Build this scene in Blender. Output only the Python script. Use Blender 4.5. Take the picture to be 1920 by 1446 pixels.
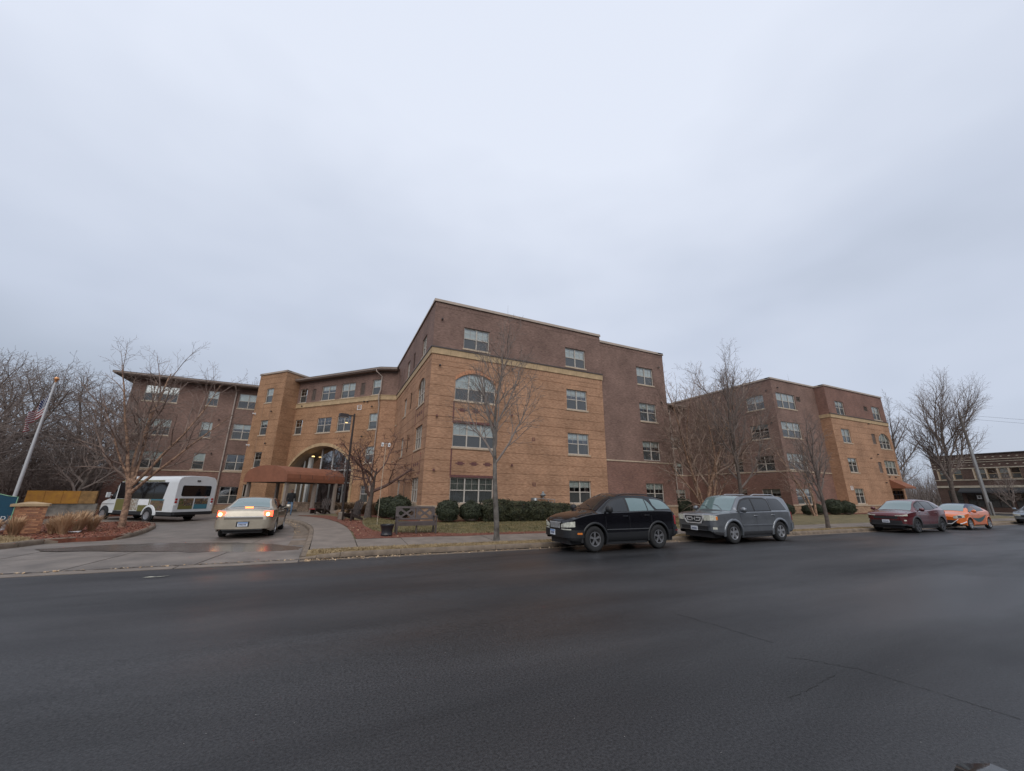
import bpy, bmesh, math, random
import numpy as np
from mathutils import Vector, Matrix
from mathutils.geometry import delaunay_2d_cdt

for _o in list(bpy.data.objects): bpy.data.objects.remove(_o)
S = bpy.context.scene
COL = S.collection
R = math.radians

# ------------------------------------------------------------------ camera
cam_d = bpy.data.cameras.new('camera'); cam = bpy.data.objects.new('camera', cam_d); COL.objects.link(cam)
cam_d.sensor_fit = 'HORIZONTAL'; cam_d.sensor_width = 36; cam_d.lens = 13.35
cam_d.clip_start = 0.05; cam_d.clip_end = 3000
_cx = Vector((0.9053507, -0.4245488, 0.0099195)); _cy = Vector((0.1264075, 0.2471173, -0.9607051)); _cz = Vector((0.4054149, 0.8710289, 0.2773940))
_m = Matrix.Identity(4)
for _i in range(3):
    _m[_i][0] = _cx[_i]; _m[_i][1] = -_cy[_i]; _m[_i][2] = -_cz[_i]
_m[2][3] = 1.6
cam.matrix_world = _m
S.camera = cam

# ------------------------------------------------------------------ world, sun, exposure
SUN_EL, SUN_AZ = R(40), R(205)      # azimuth of the sun measured from +Y, clockwise
W = bpy.data.worlds.new('World'); S.world = W; W.use_nodes = True
wn = W.node_tree.nodes; wl = W.node_tree.links; wn.clear()
def N(t, **k):
    n = wn.new(t)
    for a, b in k.items(): setattr(n, a, b)
    return n
out = N('ShaderNodeOutputWorld'); bg = N('ShaderNodeBackground')
sky = N('ShaderNodeTexSky'); sky.sky_type = 'NISHITA'; sky.sun_disc = False
sky.sun_elevation = SUN_EL; sky.sun_rotation = SUN_AZ; sky.air_density = 1.0; sky.dust_density = 2.0
tc = N('ShaderNodeTexCoord')
mp = N('ShaderNodeMapping'); mp.inputs['Scale'].default_value = (1.0, 1.0, 2.2); mp.inputs['Rotation'].default_value = (0.35, 0.25, 0.6)
nz = N('ShaderNodeTexNoise'); nz.inputs['Scale'].default_value = 1.15; nz.inputs['Detail'].default_value = 4; nz.inputs['Roughness'].default_value = 0.5
wl.new(tc.outputs['Generated'], mp.inputs['Vector']); wl.new(mp.outputs['Vector'], nz.inputs['Vector'])
sep = N('ShaderNodeSeparateXYZ'); wl.new(tc.outputs['Generated'], sep.inputs[0])
elev = N('ShaderNodeMapRange'); elev.inputs['From Min'].default_value = 0.0; elev.inputs['From Max'].default_value = 0.85
elev.inputs['To Min'].default_value = 0.0; elev.inputs['To Max'].default_value = 1.0
wl.new(sep.outputs['Z'], elev.inputs['Value'])
add = N('ShaderNodeMath', operation='MULTIPLY_ADD'); add.inputs[1].default_value = 0.7
wl.new(nz.outputs['Fac'], add.inputs[0]); 
half = N('ShaderNodeMath', operation='MULTIPLY'); half.inputs[1].default_value = 0.55; wl.new(elev.outputs[0], half.inputs[0]); wl.new(half.outputs[0], add.inputs[2])
ramp = N('ShaderNodeValToRGB'); cr = ramp.color_ramp
cr.elements[0].position = 0.26; cr.elements[0].color = (3.3, 3.8, 4.6, 1)
cr.elements[1].position = 0.80; cr.elements[1].color = (7.35, 7.85, 8.95, 1)
e_ = cr.elements.new(0.52); e_.color = (5.4, 5.95, 7.1, 1)
wl.new(add.outputs[0], ramp.inputs['Fac'])
mixc = N('ShaderNodeMixRGB'); mixc.inputs['Fac'].default_value = 0.94
wl.new(sky.outputs['Color'], mixc.inputs['Color1']); wl.new(ramp.outputs['Color'], mixc.inputs['Color2'])
bg.inputs['Strength'].default_value = 0.1
wl.new(mixc.outputs['Color'], bg.inputs['Color']); wl.new(bg.outputs[0], out.inputs['Surface'])

sun_d = bpy.data.lights.new('sun', 'SUN'); sun_d.energy = 1.5; sun_d.angle = R(60); sun_d.color = (1.0, 0.96, 0.9)
sun = bpy.data.objects.new('sun', sun_d); COL.objects.link(sun)
_sd = Vector((math.sin(SUN_AZ)*math.cos(SUN_EL), math.cos(SUN_AZ)*math.cos(SUN_EL), math.sin(SUN_EL)))
sun.rotation_euler = _sd.to_track_quat('Z', 'Y').to_euler(); sun.location = (0, 0, 60)
S.view_settings.view_transform = 'Standard'; S.view_settings.look = 'None'; S.view_settings.gamma = 1.0
S.view_settings.exposure = 0.15; S.view_settings.use_curve_mapping = False
S.render.engine = 'CYCLES'

# ------------------------------------------------------------------ materials
MATS = {}
def principled(name):
    m = bpy.data.materials.new(name); m.use_nodes = True
    return m, m.node_tree.nodes, m.node_tree.links, m.node_tree.nodes['Principled BSDF']
def mat(name, col, rough=0.7, metal=0.0, var=0.0, scale=4.0, bump=0.0, bscale=30.0, emit=0.0, coat=0.0, col2=None, detail=4.0, spec=0.5, coord='Object'):
    """plain procedural material: base colour with noise variation, optional second colour and bump"""
    if name in MATS: return MATS[name]
    m, n, l, b = principled(name)
    b.inputs['Roughness'].default_value = rough; b.inputs['Metallic'].default_value = metal
    b.inputs['Specular IOR Level'].default_value = spec
    if coat: b.inputs['Coat Weight'].default_value = coat; b.inputs['Coat Roughness'].default_value = 0.06
    tcn = n.new('ShaderNodeTexCoord')
    if var > 0 or col2 is not None:
        nt = n.new('ShaderNodeTexNoise'); nt.inputs['Scale'].default_value = scale; nt.inputs['Detail'].default_value = detail; nt.inputs['Roughness'].default_value = 0.6
        l.new(tcn.outputs[coord], nt.inputs['Vector'])
        r_ = n.new('ShaderNodeValToRGB')
        c2 = col2 if col2 is not None else tuple(min(1, c*(1+var)) for c in col)
        c1 = col if col2 is not None else tuple(c*(1-var) for c in col)
        r_.color_ramp.elements[0].position = 0.33; r_.color_ramp.elements[0].color = (*c1, 1)
        r_.color_ramp.elements[1].position = 0.67; r_.color_ramp.elements[1].color = (*c2, 1)
        l.new(nt.outputs['Fac'], r_.inputs['Fac']); l.new(r_.outputs['Color'], b.inputs['Base Color'])
    else:
        b.inputs['Base Color'].default_value = (*col, 1)
    if bump > 0:
        nb = n.new('ShaderNodeTexNoise'); nb.inputs['Scale'].default_value = bscale; nb.inputs['Detail'].default_value = 3
        l.new(tcn.outputs[coord], nb.inputs['Vector'])
        bn = n.new('ShaderNodeBump'); bn.inputs['Strength'].default_value = bump; bn.inputs['Distance'].default_value = 0.02
        l.new(nb.outputs['Fac'], bn.inputs['Height']); l.new(bn.outputs[0], b.inputs['Normal'])
    if emit > 0:
        b.inputs['Emission Color'].default_value = (*col, 1); b.inputs['Emission Strength'].default_value = emit
    MATS[name] = m
    return m

def brick_mat(name, c1, c2, mortar, bw=0.203, rh=0.0677, ms=0.005, stain=0.25, c3=None):
    m, n, l, b = principled(name)
    uv = n.new('ShaderNodeUVMap')
    bt = n.new('ShaderNodeTexBrick'); bt.inputs['Scale'].default_value = 1.0
    bt.inputs['Brick Width'].default_value = bw; bt.inputs['Row Height'].default_value = rh
    bt.inputs['Mortar Size'].default_value = ms; bt.inputs['Mortar Smooth'].default_value = 0.2; bt.inputs['Bias'].default_value = 0.0
    bt.inputs['Color1'].default_value = (*c1, 1); bt.inputs['Color2'].default_value = (*c2, 1); bt.inputs['Mortar'].default_value = (*mortar, 1)
    l.new(uv.outputs[0], bt.inputs['Vector'])
    # clusters of odd-coloured bricks
    mpv = n.new('ShaderNodeMapping'); mpv.inputs['Scale'].default_value = (1/bw*0.6, 1/rh*0.9, 1); l.new(uv.outputs[0], mpv.inputs['Vector'])
    n1 = n.new('ShaderNodeTexNoise'); n1.inputs['Scale'].default_value = 1.6; n1.inputs['Detail'].default_value = 0; l.new(mpv.outputs[0], n1.inputs['Vector'])
    mr = n.new('ShaderNodeMapRange'); mr.inputs['From Min'].default_value = 0.35; mr.inputs['From Max'].default_value = 0.65
    mr.inputs['To Min'].default_value = 0.87; mr.inputs['To Max'].default_value = 1.13; l.new(n1.outputs['Fac'], mr.inputs['Value'])
    mul = n.new('ShaderNodeMixRGB'); mul.blend_type = 'MULTIPLY'; mul.inputs['Fac'].default_value = 1
    l.new(bt.outputs['Color'], mul.inputs['Color1']); l.new(mr.outputs[0], mul.inputs['Color2'])
    n2 = n.new('ShaderNodeTexNoise'); n2.inputs['Scale'].default_value = 0.55; n2.inputs['Detail'].default_value = 5; l.new(uv.outputs[0], n2.inputs['Vector'])
    mr2 = n.new('ShaderNodeMapRange'); mr2.inputs['From Min'].default_value = 0.3; mr2.inputs['From Max'].default_value = 0.7
    mr2.inputs['To Min'].default_value = 1-stain; mr2.inputs['To Max'].default_value = 1+stain*0.5; l.new(n2.outputs['Fac'], mr2.inputs['Value'])
    mul2 = n.new('ShaderNodeMixRGB'); mul2.blend_type = 'MULTIPLY'; mul2.inputs['Fac'].default_value = 1
    l.new(mul.outputs[0], mul2.inputs['Color1']); l.new(mr2.outputs[0], mul2.inputs['Color2'])
    l.new(mul2.outputs[0], b.inputs['Base Color'])
    bn = n.new('ShaderNodeBump'); bn.inputs['Strength'].default_value = 0.6; bn.inputs['Distance'].default_value = 0.008; bn.invert = True
    l.new(bt.outputs['Fac'], bn.inputs['Height']); l.new(bn.outputs[0], b.inputs['Normal'])
    b.inputs['Roughness'].default_value = 0.85; b.inputs['Specular IOR Level'].default_value = 0.25
    MATS[name] = m
    return m

def glass_mat(name, tint, refl=0.18, rough=0.02, base=None, base_mix=0.0):
    m = bpy.data.materials.new(name); m.use_nodes = True; n = m.node_tree.nodes; l = m.node_tree.links; n.clear()
    o = n.new('ShaderNodeOutputMaterial'); tr = n.new('ShaderNodeBsdfTransparent'); tr.inputs['Color'].default_value = (*tint, 1)
    gl = n.new('ShaderNodeBsdfGlossy'); gl.inputs['Roughness'].default_value = rough; gl.inputs['Color'].default_value = (0.95, 0.97, 1, 1)
    fr = n.new('ShaderNodeFresnel'); fr.inputs['IOR'].default_value = 1.5
    ad = n.new('ShaderNodeMath'); ad.operation = 'ADD'; ad.inputs[1].default_value = refl; ad.use_clamp = True; l.new(fr.outputs[0], ad.inputs[0])
    mx = n.new('ShaderNodeMixShader'); l.new(ad.outputs[0], mx.inputs[0])
    if base is not None:
        df = n.new('ShaderNodeBsdfDiffuse'); df.inputs['Color'].default_value = (*base, 1)
        m0 = n.new('ShaderNodeMixShader'); m0.inputs[0].default_value = base_mix
        l.new(tr.outputs[0], m0.inputs[1]); l.new(df.outputs[0], m0.inputs[2]); l.new(m0.outputs[0], mx.inputs[1])
    else:
        l.new(tr.outputs[0], mx.inputs[1])
    l.new(gl.outputs[0], mx.inputs[2]); l.new(mx.outputs[0], o.inputs['Surface'])
    MATS[name] = m
    return m

def asphalt_mat():
    m, n, l, b = principled('asphalt')
    t = n.new('ShaderNodeTexCoord')
    big = n.new('ShaderNodeTexNoise'); big.inputs['Scale'].default_value = 0.5; big.inputs['Detail'].default_value = 7; big.inputs['Distortion'].default_value = 0.4
    mpp = n.new('ShaderNodeMapping'); mpp.inputs['Scale'].default_value = (0.35, 1.4, 1); l.new(t.outputs['Object'], mpp.inputs['Vector']); l.new(mpp.outputs[0], big.inputs['Vector'])
    r1 = n.new('ShaderNodeValToRGB'); r1.color_ramp.elements[0].position = 0.3; r1.color_ramp.elements[0].color = (0.014, 0.0138, 0.0148, 1)
    r1.color_ramp.elements[1].position = 0.75; r1.color_ramp.elements[1].color = (0.045, 0.0445, 0.0465, 1); l.new(big.outputs['Fac'], r1.inputs['Fac'])
    fine = n.new('ShaderNodeTexNoise'); fine.inputs['Scale'].default_value = 48; fine.inputs['Detail'].default_value = 3; fine.inputs['Roughness'].default_value = 0.7; l.new(t.outputs['Object'], fine.inputs['Vector'])
    r2 = n.new('ShaderNodeMapRange'); r2.inputs['From Min'].default_value = 0.3; r2.inputs['From Max'].default_value = 0.7; r2.inputs['To Min'].default_value = 0.3; r2.inputs['To Max'].default_value = 1.75; l.new(fine.outputs['Fac'], r2.inputs['Value'])
    mu = n.new('ShaderNodeMixRGB'); mu.blend_type = 'MULTIPLY'; mu.inputs['Fac'].default_value = 1; l.new(r1.outputs[0], mu.inputs['Color1']); l.new(r2.outputs[0], mu.inputs['Color2'])
    # pale stone chips
    vo = n.new('ShaderNodeTexVoronoi'); vo.inputs['Scale'].default_value = 11; l.new(t.outputs['Object'], vo.inputs['Vector'])
    lt = n.new('ShaderNodeMath'); lt.operation = 'LESS_THAN'; lt.inputs[1].default_value = 0.035; l.new(vo.outputs['Distance'], lt.inputs[0])
    sx = n.new('ShaderNodeSeparateColor'); l.new(vo.outputs['Color'], sx.inputs[0])
    gt = n.new('ShaderNodeMath'); gt.operation = 'GREATER_THAN'; gt.inputs[1].default_value = 0.72; l.new(sx.outputs[0], gt.inputs[0])
    an = n.new('ShaderNodeMath'); an.operation = 'MULTIPLY'; l.new(lt.outputs[0], an.inputs[0]); l.new(gt.outputs[0], an.inputs[1])
    mx = n.new('ShaderNodeMixRGB'); mx.inputs['Color2'].default_value = (0.35, 0.33, 0.3, 1); l.new(an.outputs[0], mx.inputs['Fac']); l.new(mu.outputs[0], mx.inputs['Color1'])
    l.new(mx.outputs[0], b.inputs['Base Color'])
    # damp patches: smoother
    w2 = n.new('ShaderNodeTexNoise'); w2.inputs['Scale'].default_value = 0.3; w2.inputs['Detail'].default_value = 4; l.new(mpp.outputs[0], w2.inputs['Vector'])
    mr = n.new('ShaderNodeMapRange'); mr.inputs['From Min'].default_value = 0.42; mr.inputs['From Max'].default_value = 0.62; mr.inputs['To Min'].default_value = 0.38; mr.inputs['To Max'].default_value = 0.62; l.new(w2.outputs['Fac'], mr.inputs['Value'])
    l.new(mr.outputs[0], b.inputs['Roughness']); b.inputs['Specular IOR Level'].default_value = 0.3
    bn = n.new('ShaderNodeBump'); bn.inputs['Strength'].default_value = 0.4; bn.inputs['Distance'].default_value = 0.008; l.new(fine.outputs['Fac'], bn.inputs['Height']); l.new(bn.outputs[0], b.inputs['Normal'])
    MATS['asphalt'] = m
    return m

M_ASPH = asphalt_mat()
M_CONC = mat('concrete', (0.148, 0.124, 0.105), 0.55, var=0.3, scale=1.3, bump=0.25, bscale=60, detail=7)
M_CONC2 = mat('concrete_walk', (0.175, 0.143, 0.118), 0.75, var=0.22, scale=1.7, bump=0.25, bscale=60, detail=7)
M_KERB = mat('kerb_concrete', (0.155, 0.118, 0.086), 0.85, var=0.35, scale=3, bump=0.5, bscale=40, detail=7)
M_TAN = brick_mat('tan_brick', (0.425, 0.242, 0.147), (0.34, 0.184, 0.108), (0.37, 0.252, 0.177))
M_DARK = brick_mat('brown_brick', (0.228, 0.143, 0.115), (0.172, 0.108, 0.088), (0.24, 0.168, 0.14))
M_RED = brick_mat('red_brown_brick', (0.24, 0.128, 0.098), (0.18, 0.10, 0.08), (0.225, 0.152, 0.126))
M_TAN2 = brick_mat('ochre_brick', (0.375, 0.213, 0.122), (0.32, 0.178, 0.098), (0.31, 0.19, 0.12))
M_FBR = brick_mat('shop_brick', (0.115, 0.07, 0.055), (0.08, 0.052, 0.042), (0.09, 0.07, 0.06))
M_BASE = brick_mat('split_face_block', (0.36, 0.24, 0.155), (0.29, 0.185, 0.12), (0.22, 0.16, 0.11), bw=0.4, rh=0.2, ms=0.008)
M_STONE = mat('limestone', (0.38, 0.27, 0.155), 0.8, var=0.22, scale=2.5, bump=0.2, bscale=25, detail=6)
M_SILL = mat('stone_sill', (0.42, 0.33, 0.24), 0.8, var=0.15, scale=6)
M_DKRED = mat('dark_red_brick_trim', (0.13, 0.055, 0.05), 0.85, var=0.3, scale=14, bump=0.3)
M_FRAME = mat('window_frame', (0.43, 0.39, 0.34), 0.5, var=0.06)
M_FRAMEW = mat('window_frame_white', (0.5, 0.5, 0.48), 0.5, var=0.05)
M_GLASS = glass_mat('window_glass', (0.86, 0.9, 0.88), refl=0.10)
M_SCREEN = glass_mat('screened_glass', (0.42, 0.46, 0.47), refl=0.03, base=(0.11, 0.115, 0.112), base_mix=0.5)
M_CURTG = glass_mat('curtain_wall_glass', (0.35, 0.37, 0.4), refl=0.42)
M_BLIND = mat('window_blind', (0.70, 0.72, 0.69), 0.8, var=0.08, scale=3)
M_BLINDG = mat('window_curtain', (0.24, 0.25, 0.23), 0.9, var=0.3, scale=6)
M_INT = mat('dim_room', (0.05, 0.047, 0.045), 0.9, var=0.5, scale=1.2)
M_METAL = mat('grey_metal', (0.32, 0.31, 0.3), 0.45, metal=0.6, var=0.1)
M_COPE = mat('coping_metal', (0.36, 0.29, 0.235), 0.5, metal=0.1, var=0.12, scale=1.2)
M_FLASH = mat('dark_flashing', (0.06, 0.045, 0.04), 0.5)
M_EAVE = mat('eave_fascia', (0.20, 0.155, 0.13), 0.6, var=0.1)
M_SOFFIT = mat('soffit', (0.13, 0.10, 0.085), 0.7, var=0.1)
M_ROOF = mat('roof_shingle', (0.07, 0.058, 0.053), 0.9, var=0.3, scale=5, bump=0.5)
M_DOWN = mat('downspout_paint', (0.33, 0.27, 0.235), 0.5, var=0.06)
M_CANV = mat('awning_canvas', (0.22, 0.085, 0.047), 0.8, var=0.12, scale=2, bump=0.15, bscale=20)
M_BLACK = mat('black_metal', (0.012, 0.012, 0.013), 0.45)
M_DKMET = mat('dark_bronze_metal', (0.035, 0.026, 0.024), 0.45, metal=0.3)
M_WHITE = mat('white_paint', (0.72, 0.73, 0.74), 0.4, var=0.03)
M_MULCH = mat('red_mulch', (0.105, 0.034, 0.020), 0.95, col2=(0.19, 0.066, 0.038), scale=9, bump=1.0, bscale=50, detail=8)
M_GRASS = mat('winter_lawn', (0.085, 0.075, 0.035), 0.95, col2=(0.19, 0.145, 0.07), scale=1.6, bump=0.8, bscale=70, detail=8)
M_STRAW = mat('dormant_grass', (0.16, 0.115, 0.058), 0.95, col2=(0.30, 0.22, 0.12), scale=2.2, bump=0.9, bscale=70, detail=8)
M_BLADE1 = mat('grass_blade_green', (0.08, 0.078, 0.03), 0.9, col2=(0.22, 0.165, 0.075), scale=1.4)
M_BLADE2 = mat('grass_blade_straw', (0.19, 0.135, 0.065), 0.9, col2=(0.38, 0.285, 0.165), scale=2.0)
M_DRYTALL = mat('dry_ornamental_grass', (0.36, 0.21, 0.115), 0.9, col2=(0.52, 0.36, 0.22), scale=5)
M_LITTER = mat('dead_leaf', (0.30, 0.17, 0.08), 0.9, col2=(0.55, 0.42, 0.27), scale=9)
M_BARK = mat('grey_bark', (0.085, 0.073, 0.064), 0.95, col2=(0.17, 0.155, 0.14), scale=6, bump=0.8, bscale=30)
M_BARKD = mat('dark_bark', (0.06, 0.047, 0.041), 0.95, col2=(0.13, 0.105, 0.09), scale=6, bump=0.8, bscale=30)
M_TWIG = mat('grey_twig', (0.17, 0.14, 0.122), 0.9, var=0.2)
M_TWIGD = mat('brown_twig', (0.165, 0.132, 0.116), 0.9, var=0.2)
M_TWIGR = mat('red_brown_twig', (0.115, 0.067, 0.055), 0.9, var=0.25)
M_BIRCH = mat('peeling_birch_bark', (0.075, 0.042, 0.03), 0.9, col2=(0.40, 0.25, 0.165), scale=7, bump=1.0, bscale=16, detail=8)
M_BIRCHT = mat('birch_limb', (0.11, 0.075, 0.06), 0.9, col2=(0.36, 0.26, 0.2), scale=3)
M_LEAF = mat('evergreen_leaf', (0.012, 0.019, 0.009), 0.75, col2=(0.045, 0.052, 0.024), scale=7)
M_LEAF2 = mat('hedge_leaf', (0.013, 0.019, 0.008), 0.75, col2=(0.06, 0.06, 0.025), scale=4)
M_BROWNLEAF = mat('brown_perennial', (0.12, 0.075, 0.045), 0.9, col2=(0.22, 0.15, 0.09), scale=6)
M_TYRE = mat('tyre_rubber', (0.014, 0.014, 0.015), 0.85, bump=0.2, bscale=40)
M_ALLOY = mat('alloy', (0.55, 0.55, 0.56), 0.3, metal=0.85, var=0.06)
M_DKALLOY = mat('dark_alloy', (0.12, 0.12, 0.13), 0.35, metal=0.7)
M_CHROME = mat('chrome', (0.78, 0.79, 0.81), 0.22, metal=0.55)
M_PLAST = mat('black_plastic', (0.016, 0.016, 0.018), 0.6)
M_CLAD = mat('charcoal_cladding', (0.03, 0.03, 0.033), 0.55)
M_CARGL = mat('car_glass', (0.012, 0.014, 0.016), 0.03, spec=0.6, coat=0.2)
M_CARGLT = mat('sky_painted_glass', (0.09, 0.15, 0.152), 0.04, spec=0.9, coat=1.0)  # teal of the reflected sky is put into the base colour
M_LAMP = mat('headlamp_lens', (0.50, 0.50, 0.43), 0.18, var=0.3, scale=16, coat=0.8)
M_AMBER = mat('amber_lens', (0.6, 0.18, 0.03), 0.25, coat=0.6)
M_REDL = mat('red_lens', (0.32, 0.012, 0.012), 0.2, coat=0.8)
M_REDON = mat('lit_brake_lamp', (1.0, 0.07, 0.03), 0.3, emit=4.5)
M_REDHOT = mat('lit_brake_bulb', (1.0, 0.62, 0.18), 0.3, emit=10.0)
M_WARM = mat('warm_room_lamp', (1.0, 0.66, 0.25), 0.4, emit=2.0)
M_PLATE = mat('licence_plate', (0.55, 0.58, 0.63), 0.5)
M_PLATEB = mat('licence_plate_blue', (0.12, 0.22, 0.42), 0.5)
M_INK = mat('plate_ink', (0.05, 0.06, 0.12), 0.6)

# ------------------------------------------------------------------ mesh helpers
class MB:
    def __init__(s): s.v = []; s.f = []; s.m = []; s.uv = []
    def add(s, vs, fs, mi=0, uvs=None):
        o = len(s.v); s.v.extend(vs)
        for f in fs: s.f.append(tuple(i+o for i in f)); s.m.append(mi)
        s.uv.extend(uvs if uvs is not None else [(0, 0)]*len(vs))
    def quad(s, a, b, c, d, mi=0, uvs=None): s.add([a, b, c, d], [(0, 1, 2, 3)], mi, uvs)
    def box(s, x0, x1, y0, y1, z0, z1, mi=0):
        v = [(x0,y0,z0),(x1,y0,z0),(x1,y1,z0),(x0,y1,z0),(x0,y0,z1),(x1,y0,z1),(x1,y1,z1),(x0,y1,z1)]
        s.add(v, [(0,3,2,1),(4,5,6,7),(0,1,5,4),(1,2,6,5),(2,3,7,6),(3,0,4,7)], mi)
    def hexa(s, v, mi=0):
        s.add(v, [(0,3,2,1),(4,5,6,7),(0,1,5,4),(1,2,6,5),(2,3,7,6),(3,0,4,7)], mi)
    def bar(s, a, b, w, h, mi=0, up=(0, 0, 1)):
        a = Vector(a); b = Vector(b); d = (b-a).normalized(); u = Vector(up)
        if abs(d.dot(u)) > 0.95: u = Vector((1, 0, 0))
        x = d.cross(u).normalized(); z = x.cross(d)
        v = []
        for p in (a, b):
            for sx, sz in ((-1,-1),(1,-1),(1,1),(-1,1)): v.append(tuple(p + x*sx*w/2 + z*sz*h/2))
        s.add(v, [(0,1,2,3),(7,6,5,4),(0,4,5,1),(1,5,6,2),(2,6,7,3),(3,7,4,0)], mi)
    def tube(s, pts, rad, n=6, mi=0, cap=True):
        o = len(s.v); P = [Vector(p) for p in pts]; k = len(P)
        ref = Vector((0.3, 0.8, 0.5)).normalized()
        for i, p in enumerate(P):
            d = (P[min(i+1, k-1)] - P[max(i-1, 0)])
            d = d.normalized() if d.length > 1e-9 else Vector((0, 0, 1))
            if abs(d.dot(ref)) > 0.9: ref = Vector((0.9, -0.2, 0.3)).normalized()
            x = d.cross(ref).normalized(); y = d.cross(x)
            r = rad[i] if hasattr(rad, '__len__') else rad
            for j in range(n):
                a = 2*math.pi*j/n; q = p + (x*math.cos(a) + y*math.sin(a))*r
                s.v.append((q.x, q.y, q.z)); s.uv.append((0, 0))
        for i in range(k-1):
            for j in range(n):
                s.f.append((o+i*n+j, o+i*n+(j+1) % n, o+(i+1)*n+(j+1) % n, o+(i+1)*n+j)); s.m.append(mi)
        if cap and n > 2:
            s.f.append(tuple(o+j for j in range(n))[::-1]); s.m.append(mi)
            s.f.append(tuple(o+(k-1)*n+j for j in range(n))); s.m.append(mi)
    def lathe(s, prof, n=24, axis='z', c=(0, 0, 0), mi=0):
        o = len(s.v); k = len(prof)
        for (r, h) in prof:
            for j in range(n):
                a = 2*math.pi*j/n; x, y = r*math.cos(a), r*math.sin(a)
                p = (x, y, h) if axis == 'z' else ((x, h, y) if axis == 'y' else (h, x, y))
                s.v.append((p[0]+c[0], p[1]+c[1], p[2]+c[2])); s.uv.append((0, 0))
        for i in range(k-1):
            for j in range(n):
                s.f.append((o+i*n+j, o+i*n+(j+1) % n, o+(i+1)*n+(j+1) % n, o+(i+1)*n+j)); s.m.append(mi)
    def prism(s, poly, y0, y1, mi=0, axis='y'):
        """extrude a 2D polygon (a,b) between y0 and y1; axis y: (a, y, b); axis x: (y, a, b); axis z: (a, b, y)"""
        n = len(poly)
        mk = {'y': lambda a, b, t: (a, t, b), 'x': lambda a, b, t: (t, a, b), 'z': lambda a, b, t: (a, b, t)}[axis]
        v = [mk(a, b, y0) for a, b in poly] + [mk(a, b, y1) for a, b in poly]
        f = [tuple(range(n)), tuple(range(2*n-1, n-1, -1))] + [(i, i+n, (i+1) % n+n, (i+1) % n) for i in range(n)]
        s.add(v, f, mi)
    def mesh(s, name, mats, smooth=False, ang=35, fix=True):
        me = bpy.data.meshes.new(name)
        me.from_pydata([tuple(v) for v in s.v], [], s.f)
        for m_ in (mats if isinstance(mats, (list, tuple)) else [mats]): me.materials.append(m_)
        if len(me.polygons) == len(s.m): me.polygons.foreach_set('material_index', s.m)
        if any(u != (0, 0) for u in s.uv[:400]) or any(u != (0, 0) for u in s.uv[-40:]):
            ul = me.uv_layers.new(name='UVMap'); li = np.empty(len(me.loops), dtype=np.int32); me.loops.foreach_get('vertex_index', li)
            ul.data.foreach_set('uv', np.array(s.uv, dtype=np.float32)[li].ravel())
        if fix:
            bm = bmesh.new(); bm.from_mesh(me); bmesh.ops.recalc_face_normals(bm, faces=bm.faces[:]); bm.to_mesh(me); bm.free()
        if smooth:
            me.polygons.foreach_set('use_smooth', [True]*len(me.polygons)); me.set_sharp_from_angle(angle=R(ang))
        me.update()
        return me
    def build(s, name, mats, parent=None, smooth=False, ang=35, fix=True, loc=None, rz=0):
        return link(name, s.mesh(name, mats, smooth, ang, fix), parent, loc, rz)

def link(name, me, parent=None, loc=None, rz=0):
    o = bpy.data.objects.new(name, me); COL.objects.link(o)
    if parent is not None: o.parent = parent
    if loc is not None: o.location = loc
    if rz: o.rotation_euler = (0, 0, rz)
    return o
def thing(name, label, cat, loc=(0, 0, 0), rz=0, group=None):
    o = bpy.data.objects.new(name, None); COL.objects.link(o); o.empty_display_size = 0.2
    o.location = loc; o.rotation_euler = (0, 0, rz)
    return tag(o, label, cat, group)
def tag(o, label=None, cat=None, group=None, kind=None):
    if label: o['label'] = label
    if cat: o['category'] = cat
    if group: o['group'] = group
    if kind: o['kind'] = kind
    return o
def dup(o, parent=None):
    c = o.copy(); COL.objects.link(c); c.parent = parent
    for ch in o.children: dup(ch, c)
    return c
def rough_mesh_fast(name, V, F, mats, uv=None):
    me = bpy.data.meshes.new(name)
    V = np.asarray(V, dtype=np.float32); F = np.asarray(F, dtype=np.int32); k = F.shape[1]
    me.vertices.add(len(V)); me.vertices.foreach_set('co', V.ravel())
    me.loops.add(F.size); me.loops.foreach_set('vertex_index', F.ravel())
    me.polygons.add(len(F)); me.polygons.foreach_set('loop_start', np.arange(0, F.size, k, dtype=np.int32))
    me.polygons.foreach_set('loop_total', np.full(len(F), k, dtype=np.int32))
    for m_ in (mats if isinstance(mats, (list, tuple)) else [mats]): me.materials.append(m_)
    me.update(calc_edges=True); me.validate()
    return me

# ------------------------------------------------------------------ terrain heights
KS = -0.02
def yk(x): return 12.42 + KS*x                      # face of the kerb on the far side of the street
def ss(t): t = max(0.0, min(1.0, t)); return t*t*(3-2*t)
def road_z(x, y):
    t = max(0.0, (y-3.5)/8.9); return -0.13*min(1.0, t)**1.6
def low(x, y):                                      # level of the drive
    if y < yk(x): return road_z(x, y)
    u = ss((-x-3)/6)
    return -0.13 + 0.15*ss((y-12.4)/4.2) - 0.22*u*ss((y-13)/12)
def high(x, y): return low(x, y) + 0.13 + 0.05*ss((y-15)/6)*ss((x+2)/3)
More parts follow.
